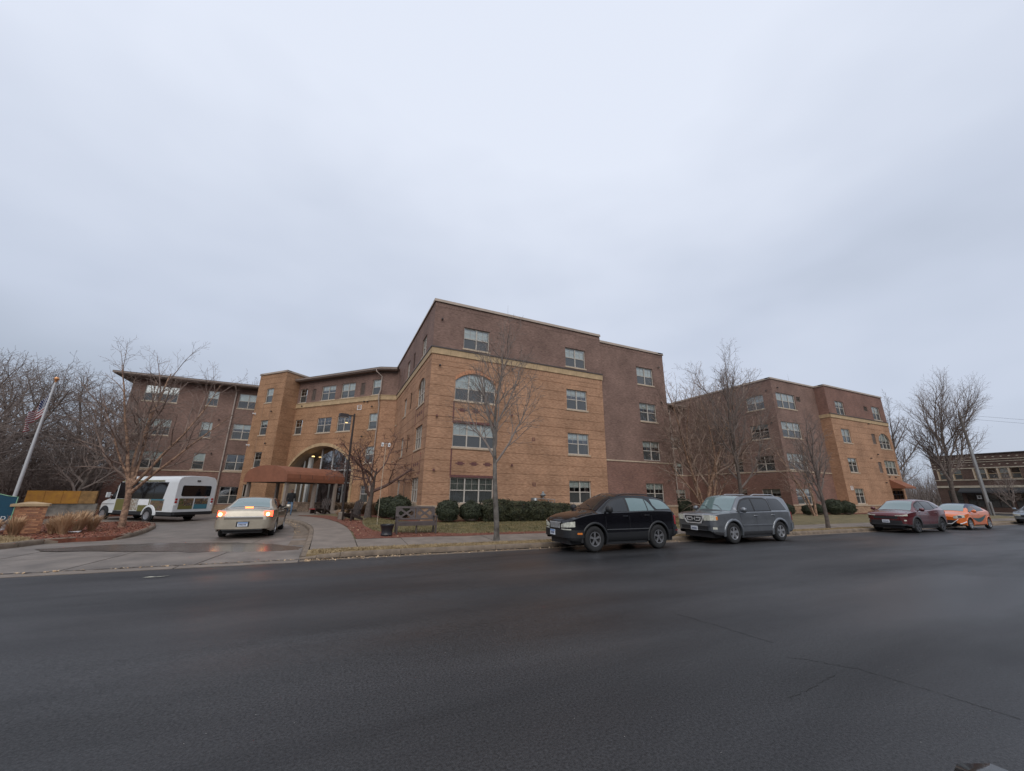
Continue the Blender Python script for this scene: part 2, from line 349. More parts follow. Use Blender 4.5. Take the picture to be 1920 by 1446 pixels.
# ------------------------------------------------------------------ ground sheets
def inside(poly, x, y):
    c = False; n = len(poly)
    for i in range(n):
        x1, y1 = poly[i]; x2, y2 = poly[i-1]
        if (y1 > y) != (y2 > y) and x < (x2-x1)*(y-y1)/(y2-y1)+x1: c = not c
    return c
def patch(name, poly, zf, m, step=1.0, dz=0.0, skirt=0.0, parent=None):
    """polygon sheet following the terrain function, optionally with a skirt to the ground"""
    b = []
    n = len(poly)
    for i in range(n):
        p, q = poly[i], poly[(i+1) % n]; L = math.hypot(q[0]-p[0], q[1]-p[1]); k = max(1, int(L/step))
        for j in range(k): t = j/k; b.append((p[0]+(q[0]-p[0])*t, p[1]+(q[1]-p[1])*t))
    nb = len(b); pts = list(b)
    xs = [p[0] for p in poly]; ys = [p[1] for p in poly]
    gx = np.arange(min(xs)+step/2, max(xs), step); gy = np.arange(min(ys)+step/2, max(ys), step)
    for x in gx:
        for y in gy:
            if inside(poly, x, y) and min((x-q[0])**2+(y-q[1])**2 for q in b) > (0.4*step)**2: pts.append((float(x), float(y)))
    v2, _, f2, *_r = delaunay_2d_cdt([Vector(p) for p in pts], [(i, (i+1) % nb) for i in range(nb)], [], 1, 1e-5)
    mb = MB(); V = [(v.x, v.y, zf(v.x, v.y)+dz) for v in v2]
    mb.add(V, [tuple(f) for f in f2], 0, [(v[0], v[1]) for v in V])
    if skirt > 0:
        for i in range(nb):
            p, q = b[i], b[(i+1) % nb]
            mb.quad((p[0], p[1], zf(*p)+dz), (q[0], q[1], zf(*q)+dz), (q[0], q[1], zf(*q)+dz-skirt), (p[0], p[1], zf(*p)+dz-skirt))
    return mb.build(name, m, parent, fix=True)
def struct(o): o['kind'] = 'structure'; return o

mb = MB(); mb.quad((-900, -900, -0.62), (900, -900, -0.62), (900, 900, -0.62), (-900, 900, -0.62))
struct(mb.build('ground', mat('far_ground', (0.13, 0.11, 0.07), 0.95, var=0.3, scale=0.05)))
# the street
mb = MB(); xs = list(np.arange(-70, 150.1, 4.0)); ys = [-40, -25, -12, -6, 0, 2, 3.5, 4.5, 5.5, 6.5, 7.5, 8.5, 9.5, 10.5, 11.3, 12.0, 12.42]
for i, x in enumerate(xs):
    for y in ys:
        yy = y + KS*x*(max(0, y)/12.42); mb.v.append((x, yy, -0.13*min(1, max(0, (y-3.5)/8.92))**1.6)); mb.uv.append((0, 0))
k = len(ys)
for i in range(len(xs)-1):
    for j in range(k-1): mb.f.append((i*k+j, (i+1)*k+j, (i+1)*k+j+1, i*k+j+1)); mb.m.append(0)
struct(mb.build('street', M_ASPH, fix=True))
# tar-dark cracks in the near asphalt
rc = random.Random(4)
def crack(pts, w):
    m_ = MB(); P = []
    for i in range(len(pts)-1):
        for t in np.linspace(0, 1, 9)[:-1]:
            a, b_ = pts[i], pts[i+1]; P.append((a[0]+(b_[0]-a[0])*t+rc.gauss(0, .012), a[1]+(b_[1]-a[1])*t+rc.gauss(0, .012)))
    P.append(pts[-1])
    for i in range(len(P)-1):
        a, c = Vector(P[i]), Vector(P[i+1]); d = (c-a).normalized(); nn = Vector((-d.y, d.x))
        w1 = w*(0.4+0.8*rc.random()); w2 = w*(0.4+0.8*rc.random())
        pts4 = [a+nn*w1, a-nn*w2, c-nn*w1, c+nn*w2]
        m_.quad(*[(p.x, p.y, road_z(p.x, p.y)+0.003) for p in pts4])
    o = m_.build('road_crack', mat('crack_dark', (0.022, 0.022, 0.022), 0.9), fix=True); struct(o)
crack([(4.72, 4.5), (4.80, 3.9), (4.86, 3.25)], 0.006)
crack([(4.55, 2.95), (4.75, 2.75), (4.92, 2.48), (4.97, 1.95), (4.99, 1.5)], 0.004)
crack([(3.7, 2.42), (4.1, 2.45), (4.55, 2.5)], 0.003)
# drive forecourt (concrete) and lane
DRIVE = [(-40, 12.30), (-0.2, 12.42), (-0.45, 12.8), (-0.45, 15), (-0.5, 19.4), (-0.95, 23), (-1.5, 25.4), (-2.3, 27.3), (-3.6, 29.2), (-6, 32), (-6.5, 40), (-11, 46), (-13, 40), (-17, 36.4), (-40, 33)]
def drive_z(x, y): return low(x, max(y, yk(x)+0.001))
struct(patch('driveway', DRIVE, drive_z, M_CONC, 1.6, dz=0.0))
# gutter pan between asphalt and apron, laid as long pieces
def strip_piece(name, parent, pts_a, pts_b, zf, dz, h, m):
    mb = MB(); v = []
    top = [(*p, zf(*p)+dz) for p in (pts_a[0], pts_a[1], pts_b[1], pts_b[0])]
    bot = [(p[0], p[1], p[2]-h) for p in top]
    mb.hexa(bot+top); return mb.build(name, m, parent)
gut = struct(bpy.data.objects.new('gutter', None)); COL.objects.link(gut)
x = -24.0
while x < -0.6:
    x2 = min(x+3.0, -0.45)
    strip_piece('gutter_slab', gut, [(x+.012, yk(x)-0.46), (x2-.012, yk(x2)-0.46)], [(x2*0+x+.012, yk(x)-0.02), (x2-.012, yk(x2)-0.02)], lambda a, b: -0.112, 0.004, 0.12, M_CONC2); x = x2
x = -0.45
while x < 60:
    x2 = x+3.0
    strip_piece('gutter_slab', gut, [(x+.012, yk(x)-0.30), (x2-.012, yk(x2)-0.30)], [(x+.012, yk(x)-0.0), (x2-.012, yk(x2)-0.0)], lambda a, b: -0.125, 0.004, 0.1, M_KERB); x = x2
# apron slabs with open joints
apr = struct(bpy.data.objects.new('apron', None)); COL.objects.link(apr)
cuts = [-13.0, -10.2, -7.6, -5.2, -2.75, -0.5]
for i in range(len(cuts)-1):
    a, b = cuts[i]+.018, cuts[i+1]-.018
    for (y0, y1) in ((12.46, 14.35), (14.37, 16.4)):
        sk = 0.22
        q = [(a+sk*(y0-12.4), y0), (b+sk*(y0-12.4), y0), (b+sk*(y1-12.4), y1), (a+sk*(y1-12.4), y1)]
        if i == len(cuts)-2: q[1] = (-0.47, y0); q[2] = (-0.47, y1)
        top = [(*p, drive_z(*p)+0.012) for p in q]; bt = [(p[0], p[1], p[2]-0.1) for p in top]
        mb = MB(); mb.hexa(bt+top); mb.build('slab', M_CONC, apr)
# wet sheet of rain water lying across the apron
wat = mat('rain_film', (0.075, 0.062, 0.053), 0.24, spec=0.8, bump=0.03, bscale=3, var=0.15, scale=1.5)
pud0 = [(-6.9, 14.75), (-5.3, 14.3), (-3.6, 13.75), (-2.2, 13.3), (-1.1, 12.95), (-0.62, 13.2), (-0.55, 14.4), (-1.4, 14.7), (-2.7, 15.1), (-3.4, 15.35), (-4.6, 15.6), (-6.0, 15.7), (-7.2, 15.3)]
pud = [(x, y+.85*min(1, max(0, (-x-.3)/1.5))) for x, y in pud0]
def jag(poly, amp, step, seed):
    r_ = random.Random(seed); o = []
    for i in range(len(poly)):
        p, q = poly[i], poly[(i+1) % len(poly)]; k = max(1, int(math.hypot(q[0]-p[0], q[1]-p[1])/step))
        for j in range(k): t = j/k; o.append((p[0]+(q[0]-p[0])*t+r_.gauss(0, amp), p[1]+(q[1]-p[1])*t+r_.gauss(0, amp)))
    return o
struct(patch('puddle', jag(pud, .05, .25, 3), drive_z, wat, 0.6, dz=0.017))

# line of wet dirt in the gutter joint
rd = random.Random(5); mb = MB(); xx = -24.0
while xx < 9:
    w1 = .015+.05*rd.random(); x2 = xx+.14; y0_, y1_ = yk(xx)-.01, yk(x2)-.01
    mb.quad((xx, y0_-w1, -.100), (x2, y1_-w1-.01*rd.random(), -.100), (x2, y1_+.012, -.100), (xx, y0_+.012, -.100)); xx = x2
struct(mb.build('gutter_dirt', mat('wet_dirt', (.028, .021, .018), .7, var=.4, scale=20)))
# kerb along the street: separate stones, sinking at the drive
kerb = struct(bpy.data.objects.new('kerb', None)); COL.objects.link(kerb)
def kerb_piece(parent, A, B, h0, h1, w=0.16, base=None, drop=0.25):
    """kerb stone from A to B, A/B=(x,y), left side is the high side"""
    a, b = Vector(A), Vector(B); d = (b-a).normalized(); nn = Vector((-d.y, d.x))
    a = a+d*0.008; b = b-d*0.008; mb = MB(); secs = []
    for p, h in ((a, h0), (b, h1)):
        z0 = base(p.x, p.y); q = []
        for off, hh in ((0.0, -drop), (0.0, h*0.45), (0.025, h*0.86), (0.055, h), (w, h), (w, -drop)):
            pp = p+nn*off; q.append((pp.x, pp.y, z0+hh))
        secs.append(q)
    n = 6
    mb.add(secs[0]+secs[1], [(i, (i+1) % n, (i+1) % n+n, i+n) for i in range(n)]+[tuple(range(n)), tuple(range(2*n-1, n-1, -1))])
    return mb.build('kerb_stone', M_KERB, parent, smooth=True, ang=40)
rk = random.Random(8)
kz = lambda x, y: -0.125
kp = [(-0.55, 12.85, 0.0), (-0.42, 12.52, 0.03), (-0.05, 12.44, 0.08), (0.55, yk(.55), 0.13), (2.2, yk(2.2), 0.155)]
for i in range(len(kp)-1): kerb_piece(kerb, kp[i][:2], kp[i+1][:2], kp[i][2]+.01, kp[i+1][2], base=kz)
x = 2.2
while x < 62:
    L = 2.9+0.5*rk.random(); kerb_piece(kerb, (x, yk(x)+rk.gauss(0, .006)), (x+L, yk(x+L)+rk.gauss(0, .006)), 0.155+rk.gauss(0, .004), 0.155+rk.gauss(0, .004), base=kz); x += L
# kerb round the drive (right side, along the entry walk)
KR = [(-0.47, 12.95), (-0.43, 14.2), (-0.42, 15.8), (-0.45, 17.6), (-0.5, 19.4), (-0.68, 21.2), (-0.95, 23), (-1.2, 24.3), (-1.55, 25.5), (-2.0, 26.6), (-2.7, 28.0), (-3.5, 29.3)]
for i in range(len(KR)-1):
    kerb_piece(kerb, KR[i+1], KR[i], 0.13, 0.13 if i else 0.02, base=drive_z, w=0.16)
# pale gutter pan beside that kerb
for i in range(1, len(KR)-1):
    a, b = KR[i], KR[i+1]; d = Vector((b[0]-a[0], b[1]-a[1])).normalized(); nn = Vector((-d.y, d.x))
    strip_piece('gutter_slab', gut, [(a[0], a[1]+.01), (b[0], b[1]-.01)], [(a[0]+nn.x*.5, a[1]+nn.y*.5+.01), (b[0]+nn.x*.5, b[1]+nn.y*.5-.01)], drive_z, 0.008, .08, M_KERB)
# entry walk slabs between drive kerb and lawn
WR = [(1.05, 13.4), (1.05, 15.0), (1.03, 16.6), (1.0, 18.4), (0.85, 20.3), (0.62, 22.4), (0.3, 24.5), (-0.05, 26.2), (-0.8, 28.4), (-1.9, 30.2)]
walk = struct(bpy.data.objects.new('entry_walk', None)); COL.objects.link(walk)
WL = [(-0.25, 13.4), (-0.25, 15.0), (-0.26, 16.6), (-0.3, 18.4), (-0.42, 20.3), (-0.7, 22.4), (-1.05, 24.5), (-1.55, 26.2), (-2.6, 28.4), (-4.4, 30.9)]
def slab4(parent, q, zf, dz, m, h=0.12, name='slab'):
    top = [(*p, zf(*p)+dz) for p in q]; bt = [(p[0], p[1], p[2]-h) for p in top]; mb = MB(); mb.hexa(bt+top); return mb.build(name, m, parent)
for i in range(len(WR)-1):
    g_ = 0.008
    slab4(walk, [(WL[i][0], WL[i][1]+g_), (WR[i][0], WR[i][1]+g_), (WR[i+1][0], WR[i+1][1]-g_), (WL[i+1][0], WL[i+1][1]-g_)], high, 0.0, M_CONC2)
# plaza under the canopy
struct(patch('plaza', [(-1.9, 30.2), (-4.4, 30.9), (-3.7, 29.4), (-6.0, 32), (-6.5, 41), (-3.5, 44.5), (3.4, 36.6), (2.0, 33)], high, M_CONC2, 2.0, dz=-0.02))
# public sidewalk slabs
sw = struct(bpy.data.objects.new('sidewalk', None)); COL.objects.link(sw)
x = 1.07; i = 0
while x < 62:
    L = 1.52; a, b = x+.008, x+L-.008; o = 0.006*math.sin(i*2.3)
    slab4(sw, [(a, yk(a)+1.0), (b, yk(b)+1.0), (b, yk(b)+2.52), (a, yk(a)+2.52)], high, o, M_CONC2); x += L; i += 1
# parkway strip of dormant grass, lawn, mulch
struct(patch('parkway', [(-0.30, 12.62)]+[(a, yk(a)+0.15) for a in np.arange(0.3, 62, 2.0)]+[(a, yk(a)+1.0) for a in np.arange(62, 0.5, -2.0)]+[(-0.28, 13.38)], lambda x, y: high(x, y)-0.0, M_STRAW, 0.8, dz=-0.012, skirt=.1))
lawn_poly = [(1.07, yk(1)+2.53)]+[(a, yk(a)+2.53) for a in np.arange(4, 62, 3.0)]+[(62, 14.0), (62, 21.9), (47.9, 21.9), (40.2, 22.9), (39, 33), (24.4, 34), (24.3, 22.0), (4.8, 22.0), (4.8, 35.5), (3.4, 36), (2, 33), (-1.9, 30.2), (-0.8, 28.4), (-0.05, 26.2), (0.3, 24.5), (0.62, 22.4), (0.85, 20.3), (1.0, 18.4), (1.03, 16.6)]
struct(patch('lawn', lawn_poly, high, M_GRASS, 1.5, dz=-0.02))
m1 = [(1.06, 15.0), (2.9, 14.95), (5, yk(5)+2.54), (9.5, yk(9.5)+2.54), (14, yk(14)+2.54), (14, yk(14)+2.9), (9.5, 15.25), (5, 15.45), (3.7, 16.0), (2.3, 16.4), (1.9, 17.4), (1.7, 19.0), (1.75, 21.0), (1.9, 23.0), (1.3, 25.0), (0.9, 27.0), (0.2, 29.4), (-1.6, 30.6), (-0.75, 28.4), (0.0, 26.2), (0.35, 24.5), (0.67, 22.4), (0.9, 20.3), (1.04, 18.4), (1.07, 16.6)]
struct(patch('mulch_bed', jag(m1, .03, .5, 2), high, M_MULCH, 0.8, dz=0.0))
m2 = [(2.6, 27), (3.4, 24.0), (4.4, 21.2), (8, 20.5), (14, 20.4), (20, 20.6), (24.3, 20.8), (24.3, 22.2), (4.9, 22.2), (4.9, 35.6), (3.4, 36), (1.6, 32.5), (1.9, 29)]
struct(patch('mulch_bed', jag(m2, .04, .6, 5), high, M_MULCH, 1.0, dz=0.002))
m3 = [(40.3, 22.9), (40.5, 21.3), (47.5, 20.6), (60, 20.4), (60, 22), (48, 22), (47.8, 22.9)]
struct(patch('mulch_bed', m3, high, M_MULCH, 1.5, dz=0.002))
# planted island left of the drive
ISL = [(-22, 13.6), (-9.0, 15.2), (-8.4, 16.2), (-8.15, 17.3), (-8.1, 18.3), (-7.5, 18.75), (-6.95, 18.65), (-6.55, 18.9), (-6.45, 19.6), (-6.7, 21.5), (-7.1, 23.6), (-7.6, 25.9), (-8.3, 28.2), (-9.2, 29.8), (-10.2, 30.2), (-13, 29.0), (-16.5, 27.4), (-24, 25)]
struct(patch('planting_island', ISL, high, M_MULCH, 1.0, dz=0.0, skirt=.2))
struct(patch('dry_verge', jag([(-21.9, 13.7), (-9.15, 15.35), (-8.6, 16.3), (-8.35, 17.4), (-8.3, 18.3), (-8.9, 19.6), (-10, 20.6), (-14, 21.5), (-21.9, 21)], .05, .4, 9), high, M_STRAW, 1.0, dz=0.012))
ik = struct(bpy.data.objects.new('island_kerb', None)); COL.objects.link(ik)
IK = [(-9.05, 15.15), (-8.4, 16.15), (-8.12, 17.25), (-8.05, 18.3), (-7.5, 18.8), (-7.0, 18.72)]
for i in range(len(IK)-1): kerb_piece(ik, IK[i], IK[i+1], (0.05, .12, .15, .15, .15, .04)[i], (0.05, .12, .15, .15, .15, .04)[i+1], base=drive_z, w=0.22)
IK = [(-6.5, 18.85), (-6.4, 19.6), (-6.65, 21.5), (-7.05, 23.6), (-7.55, 25.9), (-8.25, 28.2), (-9.15, 29.85), (-10.2, 30.3), (-13, 29.1), (-16.5, 27.5)]
for i in range(len(IK)-1): kerb_piece(ik, IK[i], IK[i+1], .04 if i == 0 else .15, .15, base=drive_z, w=0.2)
# ground beyond the lane on the left and behind the far wings
struct(patch('far_verge', [(-60, 32), (-17.2, 36.3), (-13.1, 40), (-11, 46.1), (-11, 62), (-60, 62)], lambda x, y: -0.08, M_MULCH, 6.0, dz=0.0, skirt=.2))
# cross street and its far pavement on the right
struct(patch('cross_street', [(63, 11.6), (80, 11.4), (80, 80), (63, 80)], lambda x, y: -0.10, M_ASPH, 8.0))
struct(patch('far_pavement', [(79.5, 10), (86, 10), (86, 60), (79.5, 60)], lambda x, y: -0.02, M_CONC2, 6.0, skirt=.15))
struct(patch('corner_pavement', [(59.8, 12.3), (63, 12.1), (63.2, 80), (60.3, 80), (60.2, 21.9)], lambda x, y: 0.07, M_CONC2, 4.0, skirt=.2))

# distant brush and trees closing the view (reads as one mass)
rgx = np.random.RandomState(31)
def far_wood(name, x0, x1, y0, y1, n, h, label, tw=.03):
    P = np.stack([x0+rgx.rand(n)*(x1-x0), y0+rgx.rand(n)*(y1-y0), np.zeros(n)-.3], 1); H_ = h*(.35+.65*rgx.rand(n))*(.8+.2*np.sin(P[:, 0]*.8)); ln = np.stack([rgx.normal(size=n)*h*.22, rgx.normal(size=n)*h*.22, H_], 1)
    st = P+ln*(rgx.rand(n)*.6)[:, None]; a = rgx.rand(n)*6.28; t = np.stack([np.cos(a), np.sin(a), 0*a], 1)*tw
    V = np.stack([st-t, st+t, P+ln+t*.2, P+ln-t*.2], 1).reshape(-1, 3); o = link(name, rough_mesh_fast(name, V, np.arange(4*n).reshape(-1, 4), [M_TWIGD])); tag(o, label, 'trees', kind='stuff')
far_wood('far_brush', 63, 84, 38, 60, 16000, 6.0, 'mass of bare brush beyond the end of the far wing')
far_wood('far_brush', -60, -20.5, 46, 62, 22000, 6.5, 'mass of bare brush closing the view on the left')
far_wood('far_brush', 95, 150, 20, 60, 9000, 9.0, 'bare trees beyond the shop building')
far_wood('sky_block_trees', -90, 120, -46, -26, 26000, 11.0, 'unseen dark tree mass added behind the camera to block low sky', .22)  # unseen mass, added to keep low sky out of the reflections
# ------------------------------------------------------------------ the big brick building
class Fr:
    """a wall line: origin, direction u (the outside lies to the right of u)"""
    def __init__(s, o, u):
        L = math.hypot(*u); s.o = o; s.u = (u[0]/L, u[1]/L); s.n = (s.u[1], -s.u[0]); s.a = math.atan2(s.u[1], s.u[0])
    def P(s, a, d, z): return (s.o[0]+s.u[0]*a+s.n[0]*d, s.o[1]+s.u[1]*a+s.n[1]*d, z)
def arch_z(x, w, zs, zt):
    """segmental arch: height at x across width w, spring zs, crown zt"""
    sag = zt-zs; r = ((w/2)**2+sag**2)/(2*sag); return zt-r+math.sqrt(max(0, r*r-(x-w/2)**2))
def wall(b, fr, s0, s1, z0, z1, m, holes=(), groove=0.0, depth=0.16, name='wall', off=0.0, phase=0.0, core=0.55, ends=False):
    """skin of wall with real openings, reveals and recessed joint lines. holes: (a,b,c,d[,spring])"""
    xs = {s0, s1}; zs = {z0, z1}
    hl = []
    for h in holes:
        a, b_, c, d = h[:4]
        if b_ <= s0 or a >= s1 or d <= z0 or c >= z1: continue
        hl.append(h); xs |= {max(a, s0), min(b_, s1)}; zs |= {max(c, z0), min(d, z1)}
    gr = []
    if groove:
        z = z0+phase+groove
        while z < z1-0.1: gr.append((z, z+0.024)); zs |= {z, z+0.024}; z += groove
    xs = sorted(xs); zs = sorted(zs); mb = MB()
    hole = lambda x, z: any(h[0] < x < h[1] and h[2] < z < h[3] for h in hl)
    isg = lambda z: any(a < z < b_ for a, b_ in gr)
    nx, nz_ = len(xs)-1, len(zs)-1
    sol = [[not hole((xs[i]+xs[i+1])/2, (zs[j]+zs[j+1])/2) for j in range(nz_)] for i in range(nx)]
    dj = [0.022 if isg((zs[j]+zs[j+1])/2) else 0.0 for j in range(nz_)]
    def q(a, b2, c, d): mb.quad(a, b2, c, d, 0, [(p[0]+p[1]*0.6, p[2]) for p in (a, b2, c, d)])
    for i in range(nx):
        x0, x1 = xs[i], xs[i+1]
        for j in range(nz_):
            if not sol[i][j]: continue
            a, c, y = zs[j], zs[j+1], dj[j]
            q((x0, y, a), (x1, y, a), (x1, y, c), (x0, y, c))
            for (ii, xx) in ((i-1, x0), (i+1, x1)):
                if 0 <= ii < nx and not sol[ii][j]: q((xx, y, a), (xx, depth, a), (xx, depth, c), (xx, y, c))
                elif ends and (ii < 0 or ii >= nx): q((xx, y, a), (xx, core, a), (xx, core, c), (xx, y, c))
            if j+1 < nz_:
                if not sol[i][j+1]: mb.quad((x0, y, c), (x1, y, c), (x1, depth, c), (x0, depth, c), 0, [(x0, 0), (x1, 0), (x1, .1), (x0, .1)])
                elif dj[j+1] != y: mb.quad((x0, y, c), (x1, y, c), (x1, dj[j+1], c), (x0, dj[j+1], c), 0, [(x0, .01), (x1, .01), (x1, .03), (x0, .03)])
            if j > 0 and not sol[i][j-1]: mb.quad((x0, y, a), (x1, y, a), (x1, depth, a), (x0, depth, a), 0, [(x0, 0), (x1, 0), (x1, .1), (x0, .1)])
    for h in hl:
        if len(h) > 4:                                  # arched head: fill the spandrels
            a, b_, c, d, sp = h; n = 20; w = b_-a
            pr = [(a+w*i/n, min(d, arch_z(w*i/n, w, sp, d))) for i in range(n+1)]
            for i in range(n):
                (xa, za), (xb, zb) = pr[i], pr[i+1]
                q((xa, 0, za), (xb, 0, zb), (xb, 0, d), (xa, 0, d))
                mb.quad((xa, 0, za), (xb, 0, zb), (xb, depth, zb), (xa, depth, za), 0, [(xa, 0), (xb, 0), (xb, .1), (xa, .1)])
    o = mb.build(name, m, b, fix=False, loc=fr.P(0, off, 0), rz=fr.a)
    return o
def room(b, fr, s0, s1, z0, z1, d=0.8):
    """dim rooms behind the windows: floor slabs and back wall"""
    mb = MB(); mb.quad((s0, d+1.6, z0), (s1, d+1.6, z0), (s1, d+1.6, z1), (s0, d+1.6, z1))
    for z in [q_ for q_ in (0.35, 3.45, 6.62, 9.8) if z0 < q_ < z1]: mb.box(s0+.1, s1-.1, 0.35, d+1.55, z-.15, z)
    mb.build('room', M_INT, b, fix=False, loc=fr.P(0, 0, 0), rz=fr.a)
WCACHE = {}
def wmeshes(w, h, n, arch, fm, screen, muntin):
    key = (round(w, 2), round(h, 2), n, arch, fm, screen, muntin)
    if key in WCACHE: return WCACHE[key]
    fw = 0.055; mu = 0.075
    top = (lambda x: arch_z(x, w, arch, h)) if arch else (lambda x: h)
    mb = MB()
    def post(x0, x1, y0=.075, y1=.135, z0=0): mb.hexa([(x0, y0, z0), (x1, y0, z0), (x1, y1, z0), (x0, y1, z0), (x0, y0, top(x0)), (x1, y0, top(x1)), (x1, y1, top(x1)), (x0, y1, top(x0))])
    mb.box(fw, w-fw, .075, .135, 0, fw)
    post(0, fw); post(w-fw, w)
    k = 12 if arch else 1
    for i in range(k):
        xa, xb = fw+(w-2*fw)*i/k, fw+(w-2*fw)*(i+1)/k; za, zb = top(xa), top(xb)
        mb.hexa([(xa, .075, za-fw), (xb, .075, zb-fw), (xb, .135, zb-fw), (xa, .135, za-fw), (xa, .075, za), (xb, .075, zb), (xb, .135, zb), (xa, .135, za)])
    mid = (arch if arch else h)*0.5 if not arch else arch*0.62
    cw = (w-2*fw-(n-1)*mu)/n; lights = []
    for i in range(n):
        x0 = fw+i*(cw+mu); x1 = x0+cw; lights.append((x0, x1))
        if i: post(x0-mu, x0, .07, .14, fw)
        mb.box(x0, x1, .085, .13, mid-.028, mid+.028)
        if muntin:
            xm = (x0+x1)/2; mb.box(xm-.008, xm+.008, .094, .112, mid+.028, min(top(x0), top(x1), h)-fw); zm = (mid+h)/2 if not arch else mid+.45; mb.box(x0, x1, .096, .110, zm-.008, zm+.008)
    frame = mb.mesh('window', [fm])
    panes = []
    for (x0, x1) in lights:
        for low_ in (True, False):
            p = MB(); y = .118 if low_ else .102
            if low_: p.quad((x0, y, fw), (x1, y, fw), (x1, y, mid-.028), (x0, y, mid-.028))
            else:
                t = [(x1+(x0-x1)*j/6, y, top(x1+(x0-x1)*j/6)-fw) for j in range(7)] if arch else [(x1, y, h-fw), (x0, y, h-fw)]
                vs = [(x0, y, mid+.028), (x1, y, mid+.028)]+t; p.add(vs, [tuple(range(len(vs)))])
            panes.append(p.mesh('pane', [M_SCREEN if (low_ and screen) else M_GLASS], fix=False))
    WCACHE[key] = (frame, panes, lights, mid, top, fw)
    return WCACHE[key]
BC = {}
rw = random.Random(21)
def window(b, fr, s0, s1, z0, z1, n=2, arch=None, blind='half', sill=True, fm=None, screen=True, muntin=True, off=0.0, light=None):
    w, h = s1-s0, z1-z0
    frame, panes, lights, mid, top, fw = wmeshes(w, h, n, None if arch is None else arch-z0, fm or M_FRAME, screen, muntin)
    W_ = link('window', frame, b, fr.P(s0, off, z0), fr.a)
    for p in panes: link('pane', p, W_)
    if blind == 'half': blind = rw.choice(['half', 'half', 'half', 'third', 'low', 'half'])
    if blind:
        drop = {'half': mid, 'full': 0.05, 'third': mid+.28, 'low': mid*.45, 'curtain': 0.05}[blind]; key = (round(w, 2), round(h, 2), arch is not None, blind)
        if key not in BC:
            mb = MB(); k = 10
            if blind == 'curtain':
                k = 46
                for i in range(k):
                    xa, xb = fw+(w-2*fw)*i/k, fw+(w-2*fw)*(i+1)/k; ya, yb = .2+.018*math.sin(i*1.9), .2+.018*math.sin((i+1)*1.9)
                    mb.quad((xa, ya, drop), (xb, yb, drop), (xb, yb, h-.02), (xa, ya, h-.02))
            else:
                for i in range(k):
                    xa, xb = fw+(w-2*fw)*i/k, fw+(w-2*fw)*(i+1)/k
                    mb.quad((xa, .19, drop), (xb, .19, drop), (xb, .19, top(xb)-.03), (xa, .19, top(xa)-.03))
            BC[key] = mb.mesh('blind', [M_BLINDG if blind == 'curtain' else M_BLIND], fix=False)
        link('blind' if blind != 'curtain' else 'curtain', BC[key], W_)
    if sill:
        mb = MB(); mb.box(-.06, w+.06, -.045, .08, -.11, -.004); mb.build('sill', M_SILL, W_)
    if light:
        mb = MB(); mb.lathe([(0.0, .0), (.13, .0), (.16, .05), (0.0, .07)], 10, c=(light[0], .75, light[1])); mb.build('room_lamp', M_WARM, W_)
    return W_
def ushift(me): return me
def strip(b, fr, s0, s1, z0, z1, m, d=0.02, name='band', t=.06, soldier=False):
    mb = MB(); mb.box(s0, s1, -d, t, z0, z1)
    if soldier:
        mb.uv = [(v[2], v[0]) for v in mb.v]
    elif m in (M_TAN, M_DARK, M_RED): mb.uv = [(v[0], v[2]) for v in mb.v]
    return mb.build(name, m, b, loc=fr.P(0, 0, 0), rz=fr.a)
SB = {}
def stones(b, fr, s0, s1, z0, z1, L=1.22, d=0.07, m=None, name='stone_block'):
    n = max(1, round((s1-s0)/L)); l = (s1-s0)/n; key = (round(l, 3), round(z1-z0, 3), d, m)
    if key not in SB:
        mb = MB(); mb.box(.005, l-.005, -d, .05, 0, z1-z0); SB[key] = mb.mesh(name, [m or M_STONE])
    for i in range(n): link(name, SB[key], b, fr.P(s0+i*l, 0, z0), fr.a)
def louver(b, fr, s0, s1, z0, z1, m, nslat=9, off=0.0, fcol=None):
    mb = MB(); w, h = s1-s0, z1-z0
    mb.box(0, w, .05, .07, 0, h); mb.box(0, .03, -.012, .06, 0, h); mb.box(w-.03, w, -.012, .06, 0, h); mb.box(.03, w-.03, -.012, .06, 0, .03); mb.box(.03, w-.03, -.012, .06, h-.03, h)
    for i in range(nslat):
        z = .04+(h-.08)*i/nslat; mb.hexa([(.03, -.005, z), (w-.03, -.005, z), (w-.03, .05, z+.03), (.03, .05, z+.03), (.03, -.005, z+.012), (w-.03, -.005, z+.012), (w-.03, .05, z+.042), (.03, .05, z+.042)])
    return mb.build('louver', m, b, loc=fr.P(s0, off, z0), rz=fr.a)
def wlight(b, fr, s, z, m=None, off=0.0):
    mb = MB(); mb.lathe([(0.0, -.02), (.055, -.02), (.07, 0), (.05, .10), (0.0, .11)], 10); mb.box(-.035, .035, .0, .14, .02, .09)
    return mb.build('wall_light', m or M_DKMET, b, loc=fr.P(s, .12+off, z), rz=fr.a)
def downspout(b, pts, r=0.055):
    mb = MB(); mb.tube(pts, r, 8); return mb.build('downspout', M_DOWN, b, smooth=True)
def coping(b, fr, s0, s1, z, d=0.06, w=0.5, h=0.16, m=None):
    mb = MB(); mb.box(s0, s1, -d, w, z-.06, z-.06+h); mb.box(s0, s1, -d-.03, -d+.02, z-.09, z-.02)
    return mb.build('coping', m or M_COPE, b, loc=fr.P(0, 0, 0), rz=fr.a)
def polybox(b, name, poly, z0, z1, m):
    mb = MB(); mb.prism(poly, z0, z1, axis='z'); return mb.build(name, m, b)

BLD = thing('apartment_building', 'four storey brick apartment building in tan, ochre and brown with arched entrance', 'building', (0, 0, -0.3))
BLD.location = (0, 0, 0)
B = BLD
FL = [1.12, 4.33, 7.48, 10.66]; WH = 1.45

